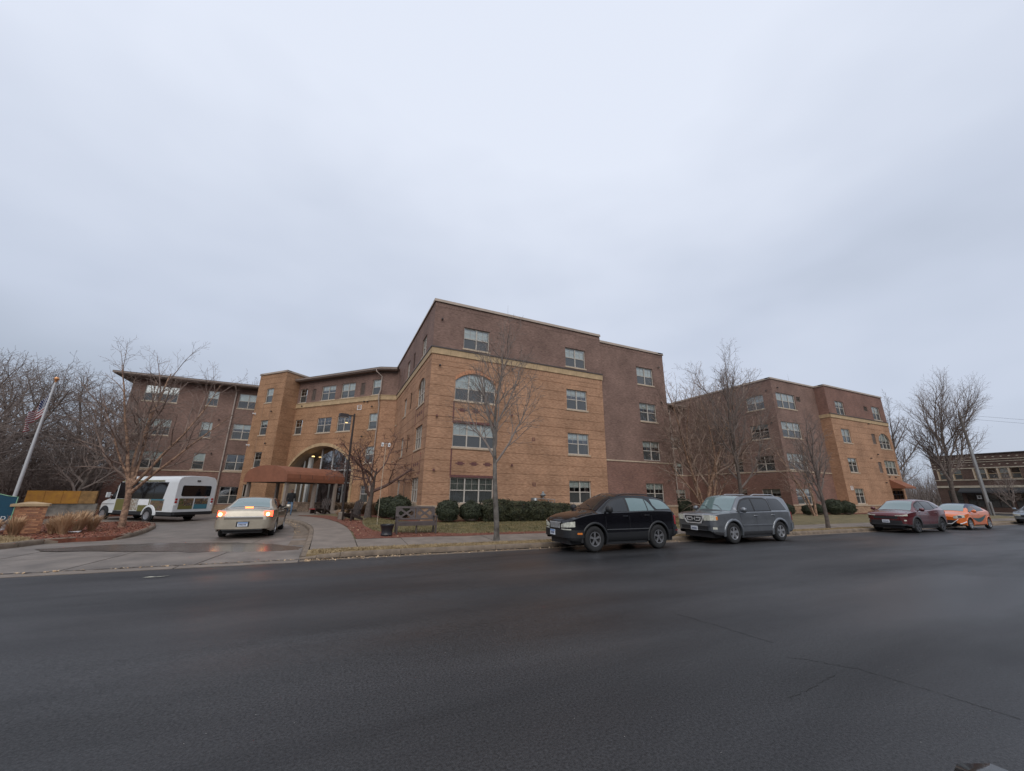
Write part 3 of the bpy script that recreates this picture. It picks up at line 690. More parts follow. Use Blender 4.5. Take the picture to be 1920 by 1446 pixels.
# ---- main wing, street front
fA = Fr((4.79, 22.0), (1, 0)); X = lambda x: x-4.79
hA = []
tri = (X(6.36), X(9.06)); dbl = (X(14.52), X(16.27)); f4 = (X(6.77), X(8.54))
for i in range(3):
    if i == 2: hA.append((tri[0], tri[1], 7.2, 9.02, 8.45))
    else: hA.append((tri[0], tri[1], FL[i], FL[i]+WH))
    hA.append((dbl[0], dbl[1], FL[i], FL[i]+WH))
hA += [(f4[0], f4[1], FL[3], 12.11), (dbl[0], dbl[1], FL[3], 12.11)]
LA = X(17.72)
wall(B, fA, 0, LA, -0.5, 0.88, M_BASE, name='foundation')
stones(B, fA, 0, LA, 0.88, 1.0, 1.6, 0.05, M_SILL, 'water_table')
wall(B, fA, 0, LA, 1.0, 9.62, M_TAN, hA, groove=0.64, phase=-.05)
strip(B, fA, 0, LA, 9.62, 9.98, M_TAN, .012, 'soldier_course', soldier=True)
stones(B, fA, -.05, LA+.03, 9.98, 10.38)
strip(B, fA, -.09, LA+.05, 10.38, 10.46, M_FLASH, .11, 'flashing')
wall(B, fA, 0, LA, 10.46, 13.22, M_DARK, hA)
strip(B, fA, 0, LA, 13.22, 13.42, M_DARK, .012, 'soldier_course', soldier=True)
wall(B, fA, 0, LA, 13.42, 13.6, M_DARK)
coping(B, fA, -.08, LA+.04, 13.62)
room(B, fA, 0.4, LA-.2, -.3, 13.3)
for i in range(3):
    if i < 2: window(B, fA, tri[0], tri[1], FL[i], FL[i]+WH, 3, blind='curtain' if i == 0 else 'half', screen=True)
    else: window(B, fA, tri[0], tri[1], 7.2, 9.02, 3, arch=8.45, blind='half')
    window(B, fA, dbl[0], dbl[1], FL[i], FL[i]+WH, 2, blind='half' if i else 'third')
    if i < 2: strip(B, fA, tri[0]-.05, tri[1]+.05, FL[i]+WH, FL[i]+WH+.14, M_DKRED, .015, 'lintel')
    strip(B, fA, dbl[0]-.05, dbl[1]+.05, FL[i]+WH, FL[i]+WH+.2, M_TAN, .012, 'soldier_course', soldier=True)
window(B, fA, f4[0], f4[1], FL[3], 12.11, 2); window(B, fA, dbl[0], dbl[1], FL[3], 12.11, 2)
for a in (f4, dbl): strip(B, fA, a[0]-.05, a[1]+.05, 12.11, 12.31, M_DARK, .012, 'soldier_course', soldier=True)
mb = MB(); w_ = tri[1]-tri[0]
for i in range(24):                                     # ring of bricks on edge round the arch
    xa, xb = w_*i/24, w_*(i+1)/24; za, zb = arch_z(xa, w_, 8.45, 9.02), arch_z(xb, w_, 8.45, 9.02)
    mb.hexa([(xa+.006, -.015, za), (xb-.006, -.015, zb), (xb-.006, .04, zb), (xa+.006, .04, za), (xa+.006, -.015, za+.24), (xb-.006, -.015, zb+.24), (xb-.006, .04, zb+.24), (xa+.006, .04, za+.24)])
mb.build('brick_arch', mat('arch_brick', (0.44, 0.21, 0.115), 0.85, var=.25, scale=8), B, loc=fA.P(tri[0], 0, 0), rz=fA.a)
for (za, zb) in ((2.72, 4.2), (5.95, 7.08)):            # brown strips framing the panels between floors
    for x_ in (tri[0]-.06, tri[1]-.02): strip(B, fA, x_, x_+.08, za, zb, M_DKRED, .014, 'panel_strip')
for z_ in (3.38, 6.6):
    for x_ in (6.9, 7.77, 8.64):
        mb = MB(); mb.box(-.28, .28, -.012, .03, -.035, .035); mb.box(-.16, .16, -.0125, .03, .037, .105); mb.box(-.16, .16, -.0125, .03, -.105, -.037)
        mb.build('brick_diamond', M_DKRED, B, loc=fA.P(X(x_), 0, z_), rz=fA.a)
for (x_, z_) in ((11.86, 2.27), (11.84, 5.14)):
    louver(B, fA, X(x_)-.11, X(x_)+.11, z_-.11, z_+.11, M_DKRED, 3)
for (x_, z_) in ((5.26, 12.3), (5.3, 9.2), (5.31, 6.04), (5.33, 2.9), (10.21, 9.66), (10.21, 6.53), (10.25, 3.36)): wlight(B, fA, X(x_), z_, M_DKRED if z_ < 8 else M_DKMET)

# ---- main wing, brown section to the right
fA2 = Fr((17.72, 22.12), (1, 0)); L2 = 24.35-17.72; a2 = (21.35-17.72, 23.08-17.72)
h2 = [(a2[0], a2[1], z, z+WH) for z in (1.1, 4.24, 7.26, 10.26)]
wall(B, fA2, 0, L2, -.5, .88, M_BASE, name='foundation'); stones(B, fA2, 0, L2, .88, 1.0, 1.6, .05, M_SILL, 'water_table')
wall(B, fA2, 0, L2, 1.0, 4.05, M_RED, h2); stones(B, fA2, 0.02, L2+.02, 4.05, 4.14, 2.2, .04, M_SILL, 'belt_course')
wall(B, fA2, 0, L2, 4.14, 12.9, M_DARK, h2); strip(B, fA2, 0, L2, 12.9, 13.1, M_DARK, .012, 'soldier_course', soldier=True)
wall(B, fA2, 0, L2, 13.1, 13.2, M_DARK); coping(B, fA2, 0, L2+.06, 13.22); room(B, fA2, .1, L2-.3, -.3, 13)
for i, h in enumerate(h2):
    window(B, fA2, *h, 2, blind='half' if i in (0, 3) else 'third', sill=i != 1); wlight(B, fA2, 23.62-17.72+.03*i, h[3]+.2)
    strip(B, fA2, a2[0]-.05, a2[1]+.05, h[3], h[3]+.2, M_RED if i == 0 else M_DARK, .012, 'soldier_course', soldier=True)
fA2r = Fr((24.35, 22.12), (0, 1)); wall(B, fA2r, 0, 14, -.5, 13.2, M_DARK); coping(B, fA2r, -.06, 14, 13.22)

# ---- main wing, left flank towards the entrance
fAl = Fr((4.79, 36.2), (0, -1)); Y = lambda y: 36.2-y
LL = 14.2; hL = []
for i in range(4):
    if i == 2: hL.append((Y(25.6), Y(23.35), 7.2, 9.02, 8.45))
    elif i == 3: hL.append((Y(25.25), Y(23.95), FL[3], 12.05))
    else: hL.append((Y(25.4), Y(23.3), FL[i], FL[i]+WH))
    hL += [(Y(31.0), Y(29.9), FL[i], FL[i]+WH), (Y(34.9), Y(34.45), FL[i], FL[i]+WH)]
    hL += [(Y(28.4), Y(27.85), FL[i]+.15, FL[i]+WH-.05), (Y(32.75), Y(32.45), FL[i]+.15, FL[i]+WH-.05)]
wall(B, fAl, 0, LL, -.5, .88, M_BASE, name='foundation'); stones(B, fAl, 0, LL+.05, .88, 1.0, 1.6, .05, M_SILL, 'water_table')
wall(B, fAl, 0, LL, 1.0, 9.62, M_TAN, hL, groove=0.64, phase=-.05)
strip(B, fAl, 0, LL-.013, 9.62, 9.98, M_TAN, .012, 'soldier_course', soldier=True)
stones(B, fAl, 0.2, LL-.06, 9.98, 10.38); strip(B, fAl, 0, LL-.001, 10.38, 10.46, M_FLASH, .11, 'flashing')
wall(B, fAl, 0, LL, 10.46, 13.6, M_DARK, hL); coping(B, fAl, -2, LL-.06, 13.62); room(B, fAl, .2, LL-.6, -.3, 13.3, 0.5)
for h in hL:
    if h[1]-h[0] < 0.6 and h[2] not in FL: louver(B, fAl, *h[:4], M_DKMET if h[2] > 3 else M_EAVE, 12, off=-.06)
    elif len(h) > 4: window(B, fAl, *h[:4], 3, arch=8.45, blind=None)
    else: window(B, fAl, *h[:4], 3 if h[1]-h[0] > 1.8 else (2 if h[1]-h[0] > 1 else 1), blind='third' if h[2] > 9 else None)
for z_ in (3.38, 6.6):
    for y_ in (23.8, 24.4, 25.0):
        mb = MB(); mb.box(-.2, .2, -.012, .03, -.035, .035); mb.box(-.1, .1, -.0125, .03, .037, .105); mb.box(-.1, .1, -.0125, .03, -.105, -.037)
        mb.build('brick_diamond', M_DKRED, B, loc=fAl.P(Y(y_), 0, z_), rz=fAl.a)
    for y_ in (25.68, 23.2): strip(B, fAl, Y(y_)-.04, Y(y_)+.04, z_-.65, z_+.7, M_DKRED, .014, 'panel_strip')
polybox(B, 'roof', [(5.3, 22.5), (17.5, 22.5), (17.5, 34.8), (5.3, 34.8)], 13.1, 13.3, M_ROOF)
polybox(B, 'roof', [(17.6, 22.6), (24.0, 22.6), (24.0, 36), (17.6, 36)], 12.7, 12.9, M_ROOF)
mb = MB(); mb.tube([(0, 0, 0), (0, 0, .9)], [.012, .005], 5); mb.build('lightning_rod', M_METAL, B, loc=(10.0, 22.3, 13.7))
mb = MB(); mb.tube([(0, 0, 0), (0, 0, .9)], [.012, .005], 5); mb.build('lightning_rod', M_METAL, B, loc=(44.0, 23.1, 13.7))

# ---- entrance wing, set at an angle, with the great arch
eL = 11.61; fE = Fr((-4.39, 44.72), (0.6727, -0.7399)); E = lambda s: eL-s
fc = Fr(fE.P(eL, 0, 0)[:2], (4.79-3.42, 35.6-36.13)); fl = math.hypot(1.37, .53)
hE = []
def eh(a, b_, c, d, *r_): hE.append((E(b_), E(a), c, d, *r_))
for z, h_ in ((10.53, 1.48), (7.27, 1.48)):
    eh(9.74, 10.74, z, z+h_); eh(5.82, 7.69, z, z+h_); eh(3.3, 5.05, z, z+h_); eh(.2, 1.16, z, z+h_)
eh(.1, 1.16, 4.25, 5.7); eh(.3, 1.24, .85, 2.3)
for a, b_ in ((2.07, 2.6), (8.5, 9.04)): eh(a, b_, 10.62, 11.85)
ARCH = (2.45, 10.65, 0.0, 5.97, 3.9)
eh(*ARCH)
wall(B, fE, 0, eL, 9.98+.46, 12.75, M_DARK, hE); wall(B, fE, 0, eL, .88, 9.98, M_TAN2, hE, groove=.64, depth=.35); wall(B, fE, 0, eL, -.4, .88, M_BASE, [(E(10.65), E(2.45), -1, 2)], name='foundation', depth=.35)
stones(B, fE, 0, eL, 9.98, 10.38); strip(B, fE, 0, eL+.03, 10.38, 10.44, M_STONE, .1, 'flashing')
wall(B, fc, 0, fl, 10.44, 12.75, M_DARK); wall(B, fc, 0, fl, -.4, 9.98, M_TAN, groove=.64); stones(B, fc, 0, fl, 9.98, 10.38); strip(B, fc, 0, fl, 10.38, 10.44, M_STONE, .1, 'flashing')
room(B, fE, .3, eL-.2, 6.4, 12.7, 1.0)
for i, h in enumerate(hE):
    if len(h) > 4: continue
    w_ = h[1]-h[0]
    if w_ < .6: louver(B, fE, *h[:4], M_EAVE, 12, off=-.05)
    else: window(B, fE, *h[:4], 2 if w_ > 1.4 else 1, blind='half' if (h[2] > 9 and i != 0) or i in (7, 8) else None, light={5: (1.35, .35), 6: (.4, .95), 4: (.25, 1.0)}.get(i))
louver(B, fE, E(2.7), E(2.2), 9.2, 9.66, M_WHITE, 3, off=.03)
for (s_, z_) in ((1.9, 9.9), (10.1, 10.1), (.9, 9.35), (1.7, 6.6), (1.5, 9.85)): wlight(B, fE, E(s_), z_)
# limestone band round the arch
aw = ARCH[1]-ARCH[0]; nA = 30; VW = MB()
for i in range(nA):
    xa, xb = aw*i/nA, aw*(i+1)/nA; za, zb = arch_z(xa, aw, 3.9, 5.97), arch_z(xb, aw, 3.9, 5.97); t = .28
    mb = MB(); g_ = .004
    mb.hexa([(xa+g_, -.07, za-.02), (xb-g_, -.07, zb-.02), (xb-g_, .36, zb-.02), (xa+g_, .36, za-.02), (xa+g_, -.07, za+t), (xb-g_, -.07, zb+t), (xb-g_, .30, zb+t), (xa+g_, .30, za+t)])
    mb.build('arch_stone', M_STONE, B, loc=fE.P(E(ARCH[1]), 0, 0), rz=fE.a)
for x_ in (E(2.45)-.02, E(10.65)-.24):
    for k in range(6):
        mb = MB(); mb.box(0, .26, -.065, .36, .01+.65*k, .64+.65*k); mb.build('arch_stone', M_STONE, B, loc=fE.P(x_, 0, 0), rz=fE.a)
# glazed screen inside the arch, with doors below
sc = thing('tmp', 'x', 'x'); bpy.data.objects.remove(sc)
x0 = E(10.65); dpt = 1.15
mb = MB()
mul = [0.02, .75, 1.55, 3.0, 4.5, 6.2, 7.4, aw-.02]
for x_ in mul: mb.box(x_-.05, x_+.05, dpt-.06, dpt+.06, 0, min(5.9, arch_z(min(max(x_, .05), aw-.05), aw, 3.9, 5.97)))
mb.box(1.45, 1.68, dpt-.2, dpt+.2, 0, 5.0)
for z_ in (2.55, 3.75): mb.box(0, aw, dpt-.05, dpt+.05, z_-.04, z_+.04)
mb.build('curtain_wall_frame', M_FRAMEW, B, loc=fE.P(x0, 0, 0), rz=fE.a)
for i in range(len(mul)-1):
    for (za, zb) in ((.75, 2.5), (2.6, 3.7), (3.8, 9)):
        a, c = mul[i]+.05, mul[i+1]-.05; p = MB(); tt = []
        if za > 3:
            ts = [c+(a-c)*j/6 for j in range(7)]; tt = [(x_, dpt, max(za+.02, arch_z(min(max(x_, 0), aw), aw, 3.9, 5.97)-.02)) for x_ in ts]
            vs = [(a, dpt, za), (c, dpt, za)]+tt; p.add(vs, [tuple(range(len(vs)))])
        else: p.quad((a, dpt, za), (c, dpt, za), (c, dpt, zb), (a, dpt, zb))
        p.build('pane', M_CURTG, B, fix=False, loc=fE.P(x0, 0, 0), rz=fE.a)
mb = MB(); mb.quad((0, dpt+1.6, -.2), (aw, dpt+1.6, -.2), (aw, dpt+1.6, 6), (0, dpt+1.6, 6)); mb.box(0, aw, dpt+.1, dpt+1.6, -.1, .05)
mb.quad((0, .3, -.2), (0, dpt+1.6, -.2), (0, dpt+1.6, 4.2), (0, .3, 4.2)); mb.quad((aw, .3, -.2), (aw, dpt+1.6, -.2), (aw, dpt+1.6, 4.2), (aw, .3, 4.2))
for i in range(16):                                     # vaulted soffit behind the arch
    xa, xb = aw*i/16, aw*(i+1)/16; za, zb = arch_z(xa, aw, 3.9, 5.97)+.02, arch_z(xb, aw, 3.9, 5.97)+.02
    mb.quad((xa, .3, za), (xb, .3, zb), (xb, dpt+1.6, zb), (xa, dpt+1.6, za))
mb.build('porch', mat('porch_plaster', (0.30, 0.235, 0.17), .8, var=.1), B, fix=False, loc=fE.P(x0, 0, 0), rz=fE.a)
for i, x_ in enumerate([0.2, 1.5, 3.0, 4.5, 6.2, 7.4]):   # stone plinths of the screen
    mb = MB(); w_ = [1.2, 1.4, 1.4, .0, 1.1, .75][i]
    if w_: mb.box(x_, x_+w_, dpt-.28, dpt-.08, 0, .68); mb.box(x_-.02, x_+w_+.02, dpt-.32, dpt-.06, .68, .76); mb.build('stone_plinth', mat('rubble_stone', (.26, .19, .14), .9, var=.4, scale=6, bump=.8, bscale=12), B, loc=fE.P(x0, 0, 0), rz=fE.a)
for x_ in (2.25,): 
    mb = MB(); mb.lathe([(0, .0), (.14, .0), (.11, .08), (0, .1)], 10, c=(x_, .75, 5.05)); mb.build('soffit_lamp', M_WARM, B, loc=fE.P(x0, 0, 0), rz=fE.a)
# eave, roof and downspouts of the entrance wing
def eave(b, pts, z, ov, rise=0.55, back=5.0):
    """overhanging eave along a polyline (outside to the right), with fascia, soffit and low roof"""
    P = [Vector(p) for p in pts]; n = len(P); offs = []; 
    for i in range(n):
        ds = []
        if i > 0: d = (P[i]-P[i-1]).normalized(); ds.append(Vector((d.y, -d.x)))
        if i < n-1: d = (P[i+1]-P[i]).normalized(); ds.append(Vector((d.y, -d.x)))
        m_ = sum(ds, Vector((0, 0))); m_ = m_/len(ds); m_ = m_/max(.3, m_.length_squared); offs.append(m_)
    f = MB(); s = MB(); r_ = MB()
    for i in range(n-1):
        o1, o2 = P[i]+offs[i]*ov, P[i+1]+offs[i+1]*ov; i1, i2 = P[i]-offs[i]*.05, P[i+1]-offs[i+1]*.05; b1, b2 = P[i]-offs[i]*back, P[i+1]-offs[i+1]*back
        k1, k2 = P[i]+offs[i]*(ov+.1), P[i+1]+offs[i+1]*(ov+.1)
        f.hexa([(*o1, z), (*o2, z), (*i2, z+.02), (*i1, z+.02), (*o1, z+.2), (*o2, z+.2), (*i2, z+.24), (*i1, z+.24)])
        f.hexa([(*k1, z+.08), (*k2, z+.08), (*o2, z+.06), (*o1, z+.06), (*k1, z+.23), (*k2, z+.23), (*o2, z+.23), (*o1, z+.23)])
        r_.hexa([(*k1, z+.232), (*k2, z+.232), (*b2, z+.3), (*b1, z+.3), (*k1, z+.27), (*k2, z+.27), (*b2, z+.27+rise), (*b1, z+.27+rise)])
        s.hexa([(*i1, z-.12), (*i2, z-.12), (*(P[i+1]+offs[i+1]*.1), z-.12), (*(P[i]+offs[i]*.1), z-.12), (*i1, z), (*i2, z), (*(P[i+1]+offs[i+1]*.1), z), (*(P[i]+offs[i]*.1), z)])
    f.build('eave', M_EAVE, b); r_.build('roof', M_ROOF, b); s.build('frieze', M_SOFFIT, b)
eave(B, [fE.P(-.2, 0, 0)[:2], fE.P(eL, 0, 0)[:2], (4.70, 35.62)], 12.72, .55)
dsE = fE.P(E(.12), .5, 0)
downspout(B, [fE.P(E(.35), .62, 12.8), fE.P(E(.3), .6, 12.6), fE.P(E(.02), .12, 12.2), fE.P(E(.02), .12, 10.9), fE.P(E(.05), .25, 10.5), fE.P(E(.05), .2, 9.8), fE.P(E(.04), .1, 9.5), fE.P(E(.04), .1, .2)])

# ---- stair tower
TS = 3.98; o_t = fE.P(E(15.0), 1.65, 0)[:2]; fT = Fr(o_t, fE.u); 
tw = (TS-1.18-1.35+.0, TS-1.18-.35)
T_ = lambda s: 15.0-s
hT = [(T_(13.6), T_(12.55), z, z+1.5) for z in (3.92, 7.1, 10.42)]+[(T_(14.4), T_(13.2), -.0, 2.35)]
wall(B, fT, 0, TS, -.4, 13.55, M_TAN2, hT, groove=.64); coping(B, fT, -.06, TS+.06, 13.58, w=.45); room(B, fT, .2, TS-.2, 0, 13.2, .2)
fTr = Fr(fT.P(TS, 0, 0)[:2], (-fE.n[0], -fE.n[1])); wall(B, fTr, 0, 2.6, -.4, 13.55, M_TAN2, groove=.64); coping(B, fTr, -.06, 4.2, 13.58, w=.45); wall(B, fTr, 2.6, 4.2, 12.2, 13.55, M_TAN2)
fTl = Fr(fT.P(0, -4.2, 0)[:2], fE.n); wall(B, fTl, 0, 4.2, -.4, 13.55, M_TAN2); coping(B, fTl, 0, 4.26, 13.58, w=.45)
polybox(B, 'roof', [fT.P(.2, -.2, 0)[:2], fT.P(TS-.2, -.2, 0)[:2], fT.P(TS-.2, -4, 0)[:2], fT.P(.2, -4, 0)[:2]], 13.2, 13.35, M_ROOF)
for i, h in enumerate(hT[:3]): window(B, fT, *h, 1, blind='half' if i == 2 else ('third' if i == 1 else None))
for h in hT[:3]:
    for x_ in (h[0]-.1, h[1]+.02): strip(B, fT, x_, x_+.08, h[2]-1.6, h[2]-.12, M_TAN2, .02, 'panel_strip')
window(B, fT, *hT[3], 2, blind=None, sill=False, muntin=False, screen=False)
for z_ in (6.15, 9.35):                                 # pale security cameras
    mb = MB(); mb.box(-.05, .05, -.3, -.02, -.04, .06); mb.box(-.03, .03, -.06, .0, -.12, .1); mb.build('security_camera', M_WHITE, B, loc=fT.P(.35, 0, z_), rz=fT.a)
    wlight(B, fT, 2.75, z_+.05)

# ---- left wing
fD = Fr((-18.9, 49.0), (1, 0)); XD = lambda x: x+18.9
zD = [0.45, 3.80, 7.02, 10.36]; hD = []
for i, z in enumerate(zD):
    hh = 1.62 if i else 1.7
    hD += [(XD(-17.85), XD(-15.14), z, z+hh), (XD(-12.72), XD(-11.75), z, z+hh), (XD(-9.96), XD(-8.15), z, z+hh)]
wall(B, fD, 0, 13, -.7, .35, M_BASE, name='foundation'); wall(B, fD, 0, 13, .35, 3.58, M_RED, hD); stones(B, fD, 0, XD(-10.3), 3.58, 3.68, 2.0, .05, M_SILL, 'belt_course'); stones(B, fD, XD(-10.1), 13, 3.58, 3.68, 2.0, .05, M_SILL, 'belt_course')
wall(B, fD, 0, 13, 3.68, 12.6, M_DARK, hD); room(B, fD, .3, 12.8, -.5, 12.4)
strip(B, fD, XD(-10.15), 13, 3.7, 12.5, M_DARK, .0, 'pilaster') if False else None
for i, h in enumerate(hD): window(B, fD, *h, (3, 1, 2)[i % 3], blind='half' if (i > 2 and i != 5) else None, sill=i > 2, muntin=False)
for (x_, z_) in ((-11.3, 8.9), (-11.3, 5.4), (-14.0, 6.1)): wlight(B, fD, XD(x_), z_)
fDl = Fr((-18.9, 62), (0, -1)); wall(B, fDl, 0, 13, -.7, 12.6, M_DARK)
eave(B, [(-18.9, 62), (-18.9, 49.0), (-4.5, 49.0)], 12.55, 1.15, rise=1.3, back=4.5)
downspout(B, [(-10.28, 47.9, 12.6), (-10.28, 48.0, 12.45), (-10.26, 48.88, 12.0), (-10.22, 48.88, 0.0)], .07)

# ---- right-hand wing beyond the court
fB1 = Fr((40.2, 22.85), (1, 0)); h1 = [(.5, 3.75, z, z+1.6) for z in (4.3, 7.5, 10.55)]+[(.9, 3.35, 1.03, 2.5), (4.1, 5.2, 1.3, 2.3), (4.0, 4.75, 11.5, 12.05)]
wall(B, fB1, 0, 7.8, -.5, .9, M_BASE, name='foundation'); stones(B, fB1, 0, 7.7, .9, 1.0, 1.6, .05, M_SILL, 'water_table')
wall(B, fB1, 0, 7.8, 1.0, 4.08, M_RED, h1); stones(B, fB1, 0, 7.7, 4.08, 4.18, 2.2, .05, M_SILL, 'belt_course'); wall(B, fB1, 0, 7.8, 4.18, 13.55, M_DARK, h1); coping(B, fB1, -.06, 7.75, 13.58); room(B, fB1, .3, 7.7, -.3, 13.2, .5)
for i, h in enumerate(h1):
    if i < 4: window(B, fB1, *h, 3 if i < 3 else 2, blind='half')
    else: louver(B, fB1, *h, M_EAVE, 8, off=-.05)
wlight(B, fB1, .9, 12.6)
fBl = Fr((40.2, 37.0), (0, -1)); YB = lambda y: 37.0-y
hb = [(YB(25.75), YB(23.88), z, z+1.5) for z in (4.2, 7.45, 10.55)]+[(YB(25.6), YB(23.8), 1.03, 2.45), (YB(28.2), YB(27.2), 4.2, 5.6), (YB(28.2), YB(27.2), 1.1, 2.5)]
wall(B, fBl, 0, 14.15, -.5, 4.08, M_RED, hb); stones(B, fBl, 0, 14.1, 4.08, 4.18, 2.2, .05, M_SILL, 'belt_course'); wall(B, fBl, 0, 14.15, 4.18, 13.55, M_DARK, hb); coping(B, fBl, 0, 14.09, 13.58); room(B, fBl, .2, 13.6, -.3, 13.2, .5)
for i, h in enumerate(hb): window(B, fBl, *h, 2 if i < 4 else 1, blind=('half' if i == 2 else 'third') if i != 0 else None)
for z_ in (12.3, 8.9): wlight(B, fBl, YB(23.4), z_)
fB2 = Fr((47.95, 21.85), (1, 0)); LB = 12.3; XB = lambda x: x-47.95
hB = [(XB(49.45), XB(51.2), z, z+1.5) for z in (1.12, 4.28, 7.4, 10.5)]+[(XB(57.15), XB(59.7), 7.2, 9.02, 8.2), (XB(57.1), XB(59.75), 4.28, 5.85), (XB(57.3), XB(59.1), 10.6, 12.2), (XB(55.7), XB(56.5), 7.6, 8.8), (XB(55.6), XB(56.4), 4.4, 5.6), (XB(55.5), XB(56.35), 11.45, 12.0), (XB(57.2), XB(59.8), 0, 2.5)]
wall(B, fB2, 0, LB, -.5, .9, M_BASE, [hB[-1]], name='foundation'); stones(B, fB2, 0, XB(57.1), .9, 1.0, 1.6, .05, M_SILL, 'water_table')
wall(B, fB2, 0, LB, 1.0, 10.0, M_TAN, hB, groove=.64); stones(B, fB2, -.05, LB+.05, 10.0, 10.38); strip(B, fB2, -.06, LB+.06, 10.38, 10.46, M_FLASH, .11, 'flashing'); wall(B, fB2, 0, LB, 10.46, 13.55, M_RED, hB); coping(B, fB2, -.06, LB+.06, 13.58); room(B, fB2, .2, LB-.3, -.3, 13.2, .5)
for i, h in enumerate(hB):
    if i < 4: window(B, fB2, *h, 2, blind='half' if i else 'third')
    elif i == 4: window(B, fB2, *h[:4], 3, arch=8.2, blind='third')
    elif i in (5, 6): window(B, fB2, *h, 3 if i == 5 else 2, blind='half')
    elif i < 10: louver(B, fB2, *h, M_EAVE, 8, off=-.05)
louver(B, fB2, XB(48.75), XB(49.15), 2.45, 2.85, M_WHITE, 3, off=.03)
mb = MB()
for x_ in (57.2, 58.05, 58.9, 59.74): mb.box(XB(x_), XB(x_)+.07, .1, .2, 0, 2.5)
mb.box(XB(57.2), XB(59.8), .1, .2, 2.05, 2.13); mb.build('side_door', M_DKMET, B, loc=fB2.P(0, 0, 0), rz=0)
for (x_, z_) in ((55.5, 9.85), (55.9, 6.4), (56.2, 3.3), (57.2, 3.95), (58.6, 3.95), (54.2, 5.9)): wlight(B, fB2, XB(x_), z_)
fB2l = Fr((47.95, 23.2), (0, -1)); wall(B, fB2l, 0, 1.35, -.5, 10.0, M_TAN, groove=.64); stones(B, fB2l, 0, 1.29, 10.0, 10.38); wall(B, fB2l, 0, 1.35, 10.38, 13.55, M_RED); coping(B, fB2l, 0, 1.29, 13.58)
fB2r = Fr((47.95+LB, 21.85), (0, 1)); wall(B, fB2r, 0, 14, -.5, 10.0, M_TAN); wall(B, fB2r, 0, 14, 10.0, 13.55, M_RED); coping(B, fB2r, 0.1, 14, 13.58)
polybox(B, 'roof', [(40.6, 23.3), (60, 23.3), (60, 35), (40.6, 35)], 13.0, 13.2, M_ROOF)
mb = MB(); mb.hexa([(-1.2, -1.25, 2.75), (1.2, -1.25, 2.75), (1.2, -.02, 2.75), (-1.2, -.02, 2.75), (-1.2, -1.25, 2.92), (1.2, -1.25, 2.92), (1.2, -.02, 3.7), (-1.2, -.02, 3.7)]); mb.build('side_door_awning', M_CANV, B, loc=(58.3, 21.85, 0))
# court wall linking the wings
fC = Fr((24.3, 34.5), (1, 0)); hC = [(13.2, 15.2, z, z+1.45) for z in (1.0, 4.2, 7.4)]+[(9.5, 11.3, z, z+1.45) for z in (1.0, 4.2, 7.4, 10.5)]
wall(B, fC, 0, 15.9, -.5, 4.05, M_RED, hC); stones(B, fC, 0, 15.8, 4.05, 4.15, 2.2, .05, M_SILL, 'belt_course'); wall(B, fC, 0, 15.9, 4.15, 12.6, M_DARK, hC); room(B, fC, .1, 15.8, -.3, 12.5)
for h in hC: window(B, fC, *h, 2, blind='third')
eave(B, [(24.4, 34.5), (40.15, 34.5)], 12.55, .9, rise=.4, back=3)
downspout(B, [(38.0, 34.3, 12.5), (38.0, 34.3, 0)], .06)

# ---- barrel awning over the entrance, with posts
cw, cl = 5.0, 5.75; ca = E(8.1)
mb = MB(); nC = 14; prof = [(0, 2.42), (0, 2.72)]+[(cw/2-cw/2*math.cos(math.pi*i/nC), 2.72+1.0*math.sin(math.pi*i/nC)**0.8) for i in range(1, nC)]+[(cw, 2.72), (cw, 2.42)]
for i in range(len(prof)-1):
    (xa, za), (xb, zb) = prof[i], prof[i+1]; mb.quad((xa, -cl, za), (xb, -cl, zb), (xb, -.05, zb), (xa, -.05, za))
mb.add([(x_, -cl, z_) for x_, z_ in prof], [tuple(range(len(prof)))])
mb.add([(cw/2, -cl-.015, 2.42), (0, -cl-.015, 2.42), (0, -cl-.015, 2.48), (cw, -cl-.015, 2.48), (cw, -cl-.015, 2.42)], [(0, 1, 2, 3, 4)])
mb.build('awning', M_CANV, B, smooth=True, ang=30, loc=fE.P(ca, 0, 0), rz=fE.a)
for i in range(1, 5):
    mb = MB(); mb.tube([(x_, -cl+cl*i/5, z_-.03) for x_, z_ in prof[1:-1]], .02, 5); mb.build('awning_rib', M_BLACK, B, loc=fE.P(ca, 0, 0), rz=fE.a)
mb = MB(); mb.box(.02, cw-.02, -cl+.02, -.06, 2.40, 2.44); mb.build('awning_ceiling', mat('awning_painted_shade', (.03, .022, .018), .9), B, loc=fE.P(ca, 0, 0), rz=fE.a)  # dark sheet closing the awning, under-canopy shade put into its colour
for (x_, y_) in ((.25, -cl+.3), (cw-.3, -cl+.3), (.25, -cl/2), (cw-.3, -cl/2), (cw-.1, -.9)):
    mb = MB(); mb.box(x_-.11, x_+.11, y_-.11, y_+.11, 0.0, 2.42); mb.box(x_-.15, x_+.15, y_-.15, y_+.15, 0, .12)
    mb.build('post', mat('post_paint', (.26, .22, .19), .6, var=.08), B, loc=fE.P(ca, 0, 0), rz=fE.a)
for (xa, xb, y_) in ((.45, 1.75, -cl+.3), (cw-1.6, cw-.5, -cl+.3), (cw-1.7, cw-.5, -cl/2)):
    mb = MB(); mb.box(xa, xb, y_-.2, y_+.2, 0, .66); mb.box(xa-.04, xb+.04, y_-.24, y_+.24, .66, .76); mb.build('low_stone_wall', MATS['rubble_stone'], B, loc=fE.P(ca, 0, 0), rz=fE.a)

